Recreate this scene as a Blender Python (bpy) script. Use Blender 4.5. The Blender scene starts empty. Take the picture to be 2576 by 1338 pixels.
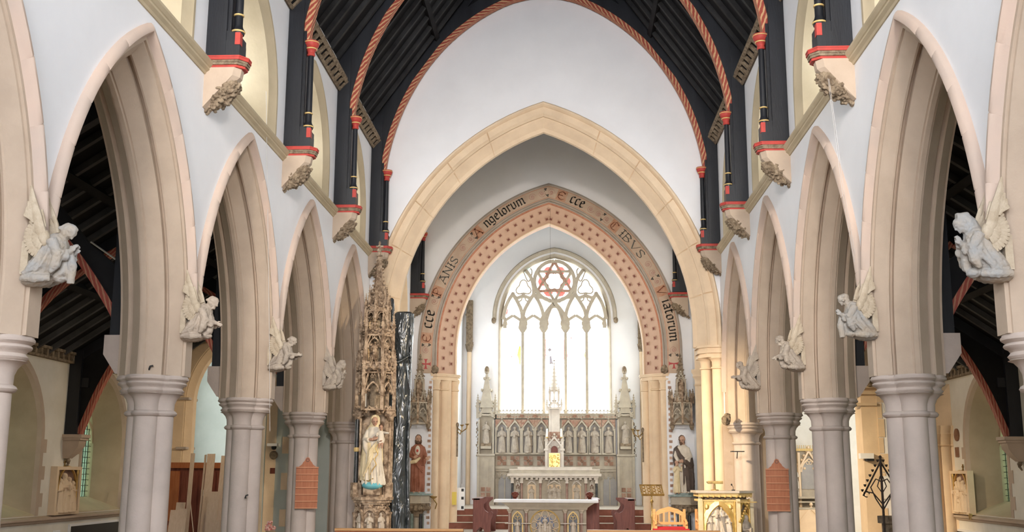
import bpy, bmesh, math, random
from mathutils import Vector, Matrix, noise
S = bpy.context.scene
COL = S.collection
PI = math.pi
rnd = random.Random(7)
sin, cos, sqrt, acos, atan2 = math.sin, math.cos, math.sqrt, math.acos, math.atan2

# ------------------------------------------------ camera
CX, H = 0.5366, 2.3
PITCH, YAW, ROLL, FPX = 0.192, 0.0497, -0.0041, 2698.66
cp, sp, cy, sy, cr, sr = cos(PITCH), sin(PITCH), cos(YAW), sin(YAW), cos(ROLL), sin(ROLL)
fw = Vector((-sy*cp, cy*cp, sp)); uv = Vector((sy*sp, -cy*sp, cp)); xv = Vector((cy, sy, 0))
right = cr*xv - sr*uv; up = sr*xv + cr*uv
cam_d = bpy.data.cameras.new('camera'); cam = bpy.data.objects.new('camera', cam_d); COL.objects.link(cam)
cam.matrix_world = Matrix(((right.x, up.x, -fw.x, CX), (right.y, up.y, -fw.y, 0), (right.z, up.z, -fw.z, H), (0, 0, 0, 1)))
cam_d.sensor_width = 36; cam_d.lens = FPX/2576*36; cam_d.clip_start = .05; cam_d.clip_end = 300
S.camera = cam
# ------------------------------------------------ world, exposure
w = bpy.data.worlds.new('sky'); S.world = w; w.use_nodes = True
bg = w.node_tree.nodes['Background']; bg.inputs[0].default_value = (.95, .98, 1, 1); bg.inputs[1].default_value = 5.0
S.view_settings.view_transform = 'Standard'; S.view_settings.look = 'None'
S.view_settings.gamma = 1; S.view_settings.use_curve_mapping = False; S.view_settings.exposure = 0.7
S.cycles.use_denoising = True; S.cycles.max_bounces = 7; S.cycles.diffuse_bounces = 4; S.cycles.glossy_bounces = 3
S.cycles.transparent_max_bounces = 12; S.cycles.sample_clamp_indirect = 6; S.cycles.caustics_reflective = False

def area(name, loc, rot, sx, sy_, power, col=(1, 1, 1), spread=PI):
    l = bpy.data.lights.new(name, 'AREA'); l.shape = 'RECTANGLE'; l.size = sx; l.size_y = sy_; l.energy = power; l.color = col; l.spread = spread
    o = bpy.data.objects.new(name, l); COL.objects.link(o); o.location = loc; o.rotation_euler = rot; return o
def spot(name, loc, target, power, col, size=1.2, blend=.6, radius=.15):
    l = bpy.data.lights.new(name, 'SPOT'); l.energy = power; l.color = col; l.spot_size = size; l.spot_blend = blend; l.shadow_soft_size = radius
    o = bpy.data.objects.new(name, l); COL.objects.link(o); o.location = loc
    o.rotation_euler = (Vector(target)-Vector(loc)).to_track_quat('-Z', 'Y').to_euler(); return o
COOL = (1, .975, .97)
# daylight behind the glass of the west window, clerestory, aisle and sanctuary windows
area('west_window_daylight', (0, -7.6, 8), (PI/2, 0, 0), 7.2, 9.5, 1400, (.96, .95, 1))
area('east_window_daylight', (.15, 42.6, 7), (-PI/2, 0, 0), 4.6, 6.6, 900, (.9, 1, 1))
BAYS = [14.2+4.25*(k-.5) for k in range(-4, 4)]
for yb in BAYS:
    for s in (-1, 1):
        area('clerestory_daylight', (s*5.75, yb, 9.5), (0, s*PI/2, 0), 2.0, 2.4, 125, COOL)
        area('aisle_daylight', (s*11.1, yb+.15, 3.2), (0, s*PI/2, 0), 2.6, 1.6, 24, (.95, 1, .88))
for s in (-1, 1):
    area('sanctuary_daylight', (s*4.6+.1, 38.3, 5), (0, s*PI/2, 0), 3.6, 1.7, 75, (.88, .98, 1))
area('transept_daylight', (-12.3, 31, 4.6), (0, -PI/2, 0), 3, 2, 8, (.85, 1, .97))
area('transept_daylight', (12.3, 31, 4.6), (0, PI/2, 0), 3, 2, 5, (1, .9, .7))
# warm church lamps: floods on the aisle walls and over the chancel step, plus an added nave fill
WARM = (1, .78, .5)
spot('chancel_flood_lamp', (-3.9, 19.5, 7.2), (4.5, 26.5, 2.2), 5600, WARM, .62, .8)
spot('chancel_flood_lamp', (3.9, 19.5, 7.2), (-3.9, 26.5, 3.4), 1500, WARM, .75, .8)
for s in (-1, 1): spot('nave_fill_light', (s*2.6, 1.0, 9.0), (s*-1.5, 26, 5.5), 3600, (1, .89, .78), .85, .9, .4)  # unseen fill above the viewer, added to brighten the far piers
spot('sanctuary_lamp', (-2.9, 29, 9), (.2, 39.5, 3.5), 90, WARM, .6, .7)
spot('chancel_lamp', (0, 28.6, 9.2), (0, 34.5, 6.5), 170, WARM, 2.2, .8)
for x, y, p in ((-9.2, 18.6, 60), (9.0, 18.6, 55), (9.0, 24.0, 38), (-9.2, 23, 55)):
    spot('aisle_lamp', (x*.72, y, 4.6), (x*1.1, y+1.8, 2.0), p, WARM, 2.2, .8)

# ------------------------------------------------ materials
def nt(name):
    m = bpy.data.materials.new(name); m.use_nodes = True; t = m.node_tree
    return m, t, t.nodes['Principled BSDF']
def N(t, typ, **kw):
    n = t.nodes.new(typ)
    for k, v in kw.items():
        if k in n.inputs: n.inputs[k].default_value = v
        else: setattr(n, k, v)
    return n
def rgba(c): return (c[0], c[1], c[2], 1)
def mat(name, c1, c2=None, scale=3, rough=.8, bump=.15, bscale=30, metal=0, detail=5, lo=.35, hi=.65, stretch=None, spec=.3, streak=None):
    m, t, b = nt(name)
    geo = N(t, 'ShaderNodeNewGeometry')
    src = geo.outputs['Position']
    if stretch:
        mp = N(t, 'ShaderNodeMapping'); mp.inputs['Scale'].default_value = stretch; t.links.new(src, mp.inputs['Vector']); src = mp.outputs[0]
    b.inputs['Roughness'].default_value = rough; b.inputs['Metallic'].default_value = metal
    b.inputs['Specular IOR Level'].default_value = spec
    if c2:
        n = N(t, 'ShaderNodeTexNoise', Scale=scale, Detail=detail, Roughness=.6); t.links.new(src, n.inputs['Vector'])
        r = N(t, 'ShaderNodeValToRGB'); r.color_ramp.elements[0].position = lo; r.color_ramp.elements[1].position = hi
        r.color_ramp.elements[0].color = rgba(c1); r.color_ramp.elements[1].color = rgba(c2)
        t.links.new(n.outputs['Fac'], r.inputs[0]); t.links.new(r.outputs[0], b.inputs['Base Color'])
    else: b.inputs['Base Color'].default_value = rgba(c1)
    if bump:
        n2 = N(t, 'ShaderNodeTexNoise', Scale=bscale, Detail=4); t.links.new(src, n2.inputs['Vector'])
        bp = N(t, 'ShaderNodeBump', Strength=bump, Distance=.02); t.links.new(n2.outputs['Fac'], bp.inputs['Height']); t.links.new(bp.outputs[0], b.inputs['Normal'])
    return m
M = {}
M['plaster'] = mat('white_plaster', (.86, .86, .87), (.80, .80, .81), 1.1, .9, .06, 14, lo=.3, hi=.8)
M['plaster_warm'] = mat('cream_plaster', (.76, .72, .64), (.66, .62, .53), 1.3, .9, .06, 14)
M['plaster_green'] = mat('pale_green_plaster', (.48, .52, .48), (.43, .47, .43), 1.3, .9, .06, 14)
M['stone'] = mat('limestone', (.51, .405, .31), (.45, .355, .27), 2.2, .85, .12, 40)
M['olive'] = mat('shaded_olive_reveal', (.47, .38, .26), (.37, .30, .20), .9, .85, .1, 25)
M['stone_grey'] = mat('grey_limestone', (.53, .445, .385), (.45, .38, .33), 2.2, .85, .14, 40)
M['stone_gold'] = mat('honey_stone', (.78, .61, .42), (.69, .53, .36), 1.8, .85, .12, 30)
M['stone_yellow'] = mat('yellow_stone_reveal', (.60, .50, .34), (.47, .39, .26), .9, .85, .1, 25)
M['stone_worn'] = mat('worn_carved_stone', (.17, .115, .075), (.50, .38, .27), 7, .85, .5, 60, lo=.4, hi=.6)
M['stone_brown'] = mat('brown_carved_stone', (.14, .10, .065), (.32, .25, .17), 11, .9, .6, 50)
M['stone_pink'] = mat('pink_hood_stone', (.60, .46, .37), (.52, .42, .35), 1.2, .8, .1, 40)
M['marble'] = mat('white_marble', (.55, .48, .39), (.46, .39, .31), 4, .35, .03, 20, spec=.5)
M['marble_green'] = mat('green_marble', (.12, .17, .15), (.25, .30, .27), 6, .3, 0, spec=.5)
M['marble_brown'] = mat('brown_marble', (.22, .12, .09), (.33, .21, .16), 8, .3, 0, spec=.5)
M['marble_black'] = mat('black_marble', (.02, .02, .022), (.05, .05, .05), 8, .25, 0, spec=.5)
M['black'] = mat('black_painted_timber', (.011, .012, .015), (.02, .022, .027), 3, .42, .12, 50, stretch=(1, 1, .15), spec=.35)
M['black_matt'] = mat('black_roof_boards', (.007, .007, .008), (.012, .012, .013), 2, .75, .1, 40, spec=.2)
M['rafter'] = mat('dark_grey_rafter', (.016, .016, .017), (.036, .036, .036), 2, .7, .1, 40, spec=.3)  # slightly paler than the roof boarding
M['rafter_lit'] = mat('lit_grey_rafter', (.045, .045, .045), (.08, .08, .08), 2, .7, .1, 40)  # paler rafter copy, lightness added because the aisle roof gets no light
M['red'] = mat('red_paint', (.50, .06, .045), (.38, .05, .04), 8, .55, .05, 40)
M['redbrown'] = mat('red_brown_paint', (.22, .05, .03), (.30, .09, .05), 8, .6, .05, 40)
M['gold'] = mat('gold_leaf', (.80, .55, .20), (.62, .40, .12), 12, .35, .1, 60, metal=.7)
M['goldpaint'] = mat('gold_paint', (.72, .52, .22), (.60, .42, .16), 12, .5, .05, 60, metal=.15)
M['brass'] = mat('brass', (.55, .38, .14), (.30, .2, .08), 12, .35, .1, 60, metal=.8)
M['oak'] = mat('orange_oak', (.33, .10, .035), (.40, .14, .055), 4, .5, .08, 30, stretch=(8, 8, .8))
M['oak_slat'] = mat('orange_oak_slat', (.46, .18, .08), (.52, .23, .11), 4, .5, .05, 30)
M['oak_light'] = mat('light_oak', (.55, .29, .11), (.62, .35, .15), 4, .5, .05, 30, stretch=(1, 1, 8))
M['mahogany'] = mat('dark_red_wood', (.13, .035, .022), (.20, .06, .04), 4, .45, .05, 30, stretch=(8, 8, .8))
M['plank'] = mat('raw_timber', (.55, .42, .31), (.62, .49, .38), 4, .7, .05, 30, stretch=(10, 10, .8))
M['dark'] = mat('dark_metal', (.02, .02, .02), None, rough=.5, bump=0)
M['white'] = mat('white_enamel', (.8, .8, .8), None, rough=.4, bump=0)
M['wax'] = mat('candle_wax', (.88, .84, .74), None, rough=.4, bump=0)
M['redcloth'] = mat('red_cloth', (.45, .02, .03), (.36, .02, .03), 8, .9, .2, 80)
M['statue'] = mat('stone_statue', (.46, .39, .31), (.33, .28, .23), 7, .8, .25, 60)
M['statue_blue'] = mat('blue_grey_statue', (.33, .33, .32), (.40, .34, .27), 5, .8, .3, 60)
M['statue_cream'] = mat('cream_statue', (.48, .40, .32), (.36, .30, .24), 6, .8, .3, 60)
M['wing_gold'] = mat('gilded_feathers', (.52, .44, .33), (.42, .34, .24), 10, .6, .3, 60, metal=.05)
M['skin'] = mat('painted_flesh', (.50, .31, .22), (.42, .25, .17), 6, .6, .05, 40)
M['cream'] = mat('cream_robe', (.72, .61, .40), (.60, .49, .29), 5, .6, .15, 40)
M['whitecloth'] = mat('white_robe', (.70, .64, .54), (.56, .50, .41), 5, .7, .1, 40)
M['brownrobe'] = mat('dark_brown_robe', (.075, .055, .045), (.11, .08, .065), 5, .6, .15, 40)
M['redrobe'] = mat('rust_red_robe', (.22, .075, .04), (.32, .13, .08), 5, .6, .15, 40)
M['hair'] = mat('brown_hair', (.09, .05, .03), (.14, .08, .05), 20, .7, .4, 60)
M['blue'] = mat('sky_blue_paint', (.12, .42, .50), (.2, .5, .55), 5, .5, .05, 40)
M['tilered'] = mat('red_stone_tile', (.27, .12, .08), (.42, .30, .21), 14, .5, .05, 40)
M['tilebrown'] = mat('brown_stone_tile', (.20, .10, .06), (.28, .15, .09), 9, .5, .05, 40)
M['reredos'] = mat('reredos_stone', (.46, .40, .31), (.38, .33, .26), 4, .8, .12, 50)
M['shade'] = mat('shaded_niche_stone', (.36, .34, .32), (.30, .29, .28), 4, .85, .12, 50)  # darker copy of the altarpiece stone, niche shade put into its colour
M['carpet'] = mat('brown_red_carpet', (.20, .075, .05), (.26, .10, .07), 6, .9, .2, 80)
M['floor'] = mat('floor_boards', (.30, .20, .13), (.24, .15, .1), 3, .5, .05, 30)
M['paint_tan'] = mat('painted_tan_band', (.46, .34, .25), (.52, .40, .30), 3, .85, .05, 30)
M['paint_pink'] = mat('painted_pink_band', (.60, .41, .30), (.55, .37, .27), 3, .85, .05, 30)
M['paint_grey'] = mat('painted_grey_moulding', (.36, .31, .26), (.42, .36, .30), 3, .85, .05, 30)
M['ink'] = mat('dark_lettering_paint', (.05, .045, .04), None, rough=.8, bump=0)
M['faded'] = mat('faded_grey_lettering_paint', (.30, .27, .23), (.22, .2, .17), 14, .8, 0)
M['terracotta'] = mat('terracotta_paint', (.42, .17, .10), (.5, .25, .16), 8, .85, 0)
M['rope'] = mat('white_rope', (.60, .58, .55), None, rough=.8, bump=0)
M['plate'] = mat('steel_rod', (.8, .78, .75), None, rough=.3, bump=0, metal=.6)
M['iron'] = mat('wrought_iron', (.03, .022, .018), (.06, .04, .03), 20, .6, .1, 60)
M['yellow'] = mat('yellow_card', (.75, .58, .12), None, rough=.8, bump=0)

M['eye'] = mat('painted_eye', (.03, .02, .015), None, rough=.4, bump=0)
M['lip'] = mat('painted_lip', (.36, .12, .09), None, rough=.5, bump=0)
def plastic():
    m, t, b = nt('black_polythene'); b.inputs['Base Color'].default_value = (.03, .037, .042, 1); b.inputs['Roughness'].default_value = .24
    b.inputs['Specular IOR Level'].default_value = .8
    n = N(t, 'ShaderNodeTexNoise', Scale=3.6, Detail=2.5, Distortion=.8); g = N(t, 'ShaderNodeNewGeometry')
    mp = N(t, 'ShaderNodeMapping'); mp.inputs['Scale'].default_value = (1.6, 1.6, .5); t.links.new(g.outputs['Position'], mp.inputs[0]); t.links.new(mp.outputs[0], n.inputs['Vector'])
    bp = N(t, 'ShaderNodeBump', Strength=.8, Distance=.12); t.links.new(n.outputs['Fac'], bp.inputs['Height']); t.links.new(bp.outputs[0], b.inputs['Normal'])
    return m
M['plastic'] = plastic()
def barber(name='red_and_gold_twist', sc=.72, lo=.56, hi=.7, c2=(.58, .34, .17, 1), c1=(.33, .055, .03, 1)):
    m, t, b = nt(name); b.inputs['Roughness'].default_value = .6
    u = N(t, 'ShaderNodeUVMap'); mp = N(t, 'ShaderNodeMapping'); mp.inputs['Rotation'].default_value = (0, 0, .9); mp.inputs['Scale'].default_value = (1, 1, 1)
    wv = N(t, 'ShaderNodeTexWave', Scale=sc, Distortion=2.4); wv.inputs['Detail'].default_value = 2; wv.inputs['Detail Scale'].default_value = 2
    t.links.new(u.outputs[0], mp.inputs[0]); t.links.new(mp.outputs[0], wv.inputs['Vector'])
    r = N(t, 'ShaderNodeValToRGB'); r.color_ramp.elements[0].position = lo; r.color_ramp.elements[1].position = hi
    r.color_ramp.elements[0].color = c1; r.color_ramp.elements[1].color = c2
    t.links.new(wv.outputs['Fac'], r.inputs[0]); t.links.new(r.outputs[0], b.inputs['Base Color']); return m
M['twist'] = barber(); M['twist_red'] = barber('faded_red_brace_pattern', 1.1, .62, .8, (.42, .2, .12, 1), (.30, .06, .04, 1))
def glass(name, tint=(.9, .95, 1), leaded=False, stained=False):
    m, t, b = nt(name); t.nodes.remove(b); out = t.nodes['Material Output']
    tr = N(t, 'ShaderNodeBsdfTransparent'); gl = N(t, 'ShaderNodeBsdfGlossy', Roughness=.12); mx = N(t, 'ShaderNodeMixShader', Fac=.05)
    tr.inputs[0].default_value = rgba(tint)
    t.links.new(tr.outputs[0], mx.inputs[1]); t.links.new(gl.outputs[0], mx.inputs[2]); t.links.new(mx.outputs[0], out.inputs[0])
    if stained:
        g = N(t, 'ShaderNodeNewGeometry'); v = N(t, 'ShaderNodeTexVoronoi', Scale=3.2); t.links.new(g.outputs['Position'], v.inputs['Vector'])
        s = N(t, 'ShaderNodeSeparateColor'); t.links.new(v.outputs['Color'], s.inputs[0])
        r = N(t, 'ShaderNodeValToRGB'); r.color_ramp.interpolation = 'CONSTANT'; e = r.color_ramp.elements
        e[0].position = 0; e[0].color = (1, 1, 1, 1); e[1].position = .93; e[1].color = (1, .82, .82, 1)
        k = e.new(.965); k.color = (1, .97, .7, 1); k = e.new(.985); k.color = (.75, .95, 1, 1)
        t.links.new(s.outputs[0], r.inputs[0]); t.links.new(r.outputs[0], tr.inputs[0])
    return m
M['glass'] = glass('pale_glass'); M['glass_green'] = glass('greenish_leaded_glass', (.35, .42, .36)); M['glass_stained'] = glass('pale_stained_glass', stained=True)
M['glass_red'] = glass('red_stained_glass', (.9, .22, .2)); M['glass_yellow'] = glass('yellow_stained_glass', (1, .75, .05)); M['glass_blue'] = glass('blue_stained_glass', (.05, .5, .8)); M['glass_pink'] = glass('pink_stained_glass', (1, .2, .18)); M['glass_olive'] = glass('olive_stained_glass', (.28, .25, .06)); M['glass_violet']=glass('violet_stained_glass',(.1,.03,.06))

# ------------------------------------------------ mesh helpers
class MB:
    def __init__(s): s.v = []; s.f = []; s.uv = None; s.j = False; s.k = 0
    def add(s, vs, fs, mtx=None):
        o = len(s.v)
        if s.j: s.k += 1; e = (s.k % 9)*.0009; vs = [(p[0], p[1]+e, p[2]) for p in vs]
        if mtx is not None: vs = [mtx @ Vector(p) for p in vs]
        s.v += [tuple(p) for p in vs]; s.f += [tuple(i+o for i in f) for f in fs]; return s
    def box(s, x0, x1, y0, y1, z0, z1, mtx=None):
        return s.add([(x0, y0, z0), (x1, y0, z0), (x1, y1, z0), (x0, y1, z0), (x0, y0, z1), (x1, y0, z1), (x1, y1, z1), (x0, y1, z1)],
                     [(0, 3, 2, 1), (4, 5, 6, 7), (0, 1, 5, 4), (1, 2, 6, 5), (2, 3, 7, 6), (3, 0, 4, 7)], mtx)
    def prism(s, poly, d0, d1, ax='y', mtx=None):   # poly in (u,z) extruded along d
        n = len(poly)
        if ax == 'y': vs = [(u, d0, z) for u, z in poly]+[(u, d1, z) for u, z in poly]
        elif ax == 'x': vs = [(d0, u, z) for u, z in poly]+[(d1, u, z) for u, z in poly]
        else: vs = [(u, v, d0) for u, v in poly]+[(u, v, d1) for u, v in poly]
        return s.add(vs, [tuple(range(n)), tuple(range(2*n-1, n-1, -1))]+[(i, i+n, (i+1) % n+n, (i+1) % n) for i in range(n)], mtx)
    def loft(s, rings, closed=True, cap=True, mtx=None, wrap=False):
        n = len(rings[0]); vs = [p for r in rings for p in r]; fs = []
        m = len(rings); e = n if closed else n-1
        for j in range(m if wrap else m-1):
            a, b = j*n, ((j+1) % m)*n
            for i in range(e): fs.append((a+i, a+(i+1) % n, b+(i+1) % n, b+i))
        if cap and closed and not wrap: fs += [tuple(range(n-1, -1, -1)), tuple(range((m-1)*n, m*n))]
        return s.add(vs, fs, mtx)
    def lathe(s, prof, n=16, c=(0, 0), mtx=None):   # prof [(z,r)]
        return s.loft([[(c[0]+r*cos(2*PI*i/n), c[1]+r*sin(2*PI*i/n), z) for i in range(n)] for z, r in prof], mtx=mtx)
    def tube(s, pts, r, n=6, mtx=None, flat=1.0):
        pts = [Vector(p) for p in pts]; rr = r if isinstance(r, (list, tuple)) else [r]*len(pts); rings = []
        ref = None
        for i, p in enumerate(pts):
            d = (pts[min(i+1, len(pts)-1)]-pts[max(i-1, 0)]); d = d.normalized() if d.length > 1e-9 else Vector((0, 0, 1))
            if ref is None: ref = Vector((0, 1, 0)) if abs(d.y) < .9 else Vector((1, 0, 0))
            a = d.cross(ref)
            if a.length < 1e-4: a = d.cross(Vector((1, .2, .1)))
            a.normalize(); b = a.cross(d).normalized(); ref = b
            rings.append([p+a*(cos(2*PI*k/n+PI/n)*rr[i])+b*(sin(2*PI*k/n+PI/n)*rr[i]*flat) for k in range(n)])
        return s.loft(rings, mtx=mtx)
    def ell(s, c, r, n=12, m=8, mtx=None, rot=None):
        if not isinstance(r, (list, tuple)): r = (r, r, r)
        vs = [(0, 0, -1)]; fs = []
        for j in range(1, m):
            t = -PI/2+PI*j/m
            vs += [(cos(t)*cos(2*PI*i/n), cos(t)*sin(2*PI*i/n), sin(t)) for i in range(n)]
        vs.append((0, 0, 1)); L = len(vs)-1
        for i in range(n):
            fs.append((0, 1+(i+1) % n, 1+i)); fs.append((L, L-n+i, L-n+(i+1) % n))
            for j in range(m-2): fs.append((1+j*n+i, 1+j*n+(i+1) % n, 1+(j+1)*n+(i+1) % n, 1+(j+1)*n+i))
        T = Matrix.Translation(c) @ (rot.to_4x4() if rot else Matrix.Identity(4)) @ Matrix.Diagonal((r[0], r[1], r[2], 1))
        return s.add(vs, fs, (mtx @ T) if mtx is not None else T)
    def mesh(s, name, m=None, smooth=None):
        me = bpy.data.meshes.new(name); me.from_pydata(s.v, [], s.f)
        bm = bmesh.new(); bm.from_mesh(me); bmesh.ops.recalc_face_normals(bm, faces=bm.faces); bm.to_mesh(me); bm.free()
        if s.uv: 
            ul = me.uv_layers.new(name='UVMap')
            for li, lo in enumerate(me.loops): ul.data[li].uv = s.uv[lo.vertex_index]
        if m: me.materials.append(m)
        if smooth:
            me.set_sharp_from_angle(angle=math.radians(smooth))
            me.shade_smooth() if smooth >= 180 else None
            if smooth < 180:
                for p in me.polygons: p.use_smooth = True
        return me
    def build(s, name, m, parent=None, smooth=None):
        o = bpy.data.objects.new(name, s.mesh(name, m, smooth)); COL.objects.link(o)
        return setp(o, parent)
def setp(o, parent):
    if parent:
        o.parent = parent; CH.setdefault(parent.name, []).append(o)
    return o
CH = {}
def thing(name, label, cat, loc=(0, 0, 0), rz=0, group=None):
    o = bpy.data.objects.new(name, None); COL.objects.link(o); o.location = loc; o.rotation_euler = (0, 0, rz)
    o['label'] = label; o['category'] = cat
    if group: o['group'] = group
    return o
def tag(o, label, cat, group=None, kind=None):
    o['label'] = label; o['category'] = cat
    if group: o['group'] = group
    if kind: o['kind'] = kind
    return o
def struct(o, label=None):
    o['kind'] = 'structure'
    if label: o['label'] = label
    return o
def sempty(name, loc=(0, 0, 0), rz=0):
    o = bpy.data.objects.new(name, None); COL.objects.link(o); o.location = loc; o.rotation_euler = (0, 0, rz); o['kind'] = 'structure'; return o
def dup(root, loc, rz=None, label=None, group=None):
    def cpy(o, par):
        c = o.copy(); COL.objects.link(c); setp(c, par)
        for ch in list(CH.get(o.name, [])): cpy(ch, c)
        return c
    r = cpy(root, None); r.location = loc
    if rz is not None: r.rotation_euler = (0, 0, rz)
    if label: r['label'] = label
    if group: r['group'] = group
    return r
def link(mesh, name, parent, loc=(0, 0, 0), rot=(0, 0, 0), sc=(1, 1, 1)):
    o = bpy.data.objects.new(name, mesh); COL.objects.link(o); o.location = loc; o.rotation_euler = rot; o.scale = sc
    return setp(o, parent)
def sculpt(mb, name, m, parent=None, voxel=.02, smooth=2, disp=0, dscale=6):
    me = mb.mesh(name+'_raw'); o = bpy.data.objects.new(name+'_raw', me); COL.objects.link(o)
    md = o.modifiers.new('r', 'REMESH'); md.mode = 'VOXEL'; md.voxel_size = voxel; md.use_smooth_shade = True
    if smooth:
        ms = o.modifiers.new('s', 'SMOOTH'); ms.factor = .5; ms.iterations = smooth
    dg = bpy.context.evaluated_depsgraph_get(); dg.update()
    nm = bpy.data.meshes.new_from_object(o.evaluated_get(dg)); nm.name = name
    bpy.data.objects.remove(o); bpy.data.meshes.remove(me)
    if disp:
        nrm = [v.normal.copy() for v in nm.vertices]
        for v, nn in zip(nm.vertices, nrm):
            v.co += nn*disp*noise.noise(v.co*dscale)*1.5
    nm.materials.clear(); nm.materials.append(m)
    for p in nm.polygons: p.use_smooth = True
    r = bpy.data.objects.new(name, nm); COL.objects.link(r)
    return setp(r, parent)

# ------------------------------------------------ pointed arches (local: u = x, depth = y, z up)
def arch_c(a, h): return (h*h-a*a)/(2*a)     # centre offset for half-span a and rise h
def apt(a, c, z0, zb, r, s, n=0):
    """point at 0..1 (0 = foot of stilt, 1 = apex) on the curve offset inward by r"""
    R = a+c-r; tm = acos(min(1, c/R)); st = z0-zb; L = st+R*tm; l = s*L
    if l < st: return (a-r, zb+l)
    th = (l-st)/R
    return (R*cos(th)-c, z0+R*sin(th))
def arch_pts(a, c, z0, zb, r, n=16, ns=1):
    """from (right foot) to apex, same parameter for every r"""
    R = a+c-r; tm = acos(min(1, c/R)); pts = []
    if z0 > zb+1e-6:
        for i in range(ns): pts.append((a-r, zb+(z0-zb)*i/ns))
    for i in range(n+1):
        th = tm*i/n; pts.append((R*cos(th)-c, z0+R*sin(th)))
    return pts
def arch_sweep(mb, prof, a, c, z0, zb, n=16, i0=0, i1=None, sides=(1, -1), u0=0, closed=True, ns=1, shrink=0, mtx=None):
    """profile [(r,d)] swept up both halves"""
    cols = [arch_pts(a, c, z0, zb, r, n, ns) for r, d in prof]
    K = len(cols[0]); i1 = K-1 if i1 is None else i1
    for sg in sides:
        rings = [[(u0+sg*cols[j][i][0], prof[j][1], cols[j][i][1]) for j in range(len(prof))] for i in range(i0, i1+1)]
        mb.loft(rings, closed=closed, cap=closed, mtx=mtx)
    return mb
def wall_holes(mb, u0, u1, z0, z1, holes, d0, d1, mtx=None):
    """wall slab with pointed holes; hole = (centre, a, c, zspring, zbottom)"""
    holes = sorted(holes, key=lambda h: h[0]); cur = u0
    def slab(poly):
        mb.prism(poly, d0, d1, 'y', mtx)
    for (uc, a, c, zs, zb) in holes:
        if uc-a > cur+1e-6: slab([(cur, z0), (uc-a, z0), (uc-a, z1), (cur, z1)])
        if zb > z0+1e-6: slab([(uc-a, z0), (uc+a, z0), (uc+a, zb), (uc-a, zb)])
        P = [(uc+u, z) for u, z in arch_pts(a, c, zs, zs, 0, 12)]
        Q = [(2*uc-u, z) for u, z in P]
        for L in (P, Q):
            for (ua, za), (ub, zb2) in zip(L[:-1], L[1:]):
                slab([(ua, za), (ub, zb2), (ub, z1), (ua, z1)])
        cur = uc+a
    if u1 > cur+1e-6: slab([(cur, z0), (u1, z0), (u1, z1), (cur, z1)])
    return mb
LM = Matrix.Rotation(PI/2, 4, 'Z')      # local x -> world y, local y(depth) -> world -x  (left arcade)
def side_mtx(s):                         # maps (u=world Y, d, z) to world for wall plane at x = s*X
    return lambda X: Matrix(((0, s, 0, s*X), (1, 0, 0, 0), (0, 0, 1, 0), (0, 0, 0, 1)))
def rot3(ax, a): return Matrix.Rotation(a, 3, ax)
# ================================================ STRUCTURE
XW = 4.5; TW = .9
PY = [14.2+4.25*k for k in range(-4, 4)]           # pier lines: -2.8 .. 26.95
CW = 27.15                                          # west face of the chancel wall
SIDE = {-1: 'left', 1: 'right'}
# floors
f = MB().box(-12.4, 12.4, -8, 23.6, -.3, 0); struct(f.build('floor', M['floor']), 'boarded nave floor')
f = MB().box(-12.4, 12.4, 23.6, 35, -.3, .6); struct(f.build('floor', M['marble']), 'raised pale stone chancel floor')
fl = sempty('floor'); fl['label'] = 'sanctuary floor with brown carpeted steps'
MB().box(-3.5, 3.7, 36.4, 41.2, -.3, 1.2).build('paving', M['marble'], fl)
for i in range(3):
    MB().box(-3.5, 3.7, 34.9+.5*i, 36.5, .6+.2*i-.002, .79+.2*i).build('step', M['carpet'], fl)
    MB().box(-3.5, 3.7, 34.87+.5*i, 36.5, .79+.2*i, .8+.2*i+.002).build('step_edge', M['marble'], fl)
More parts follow.
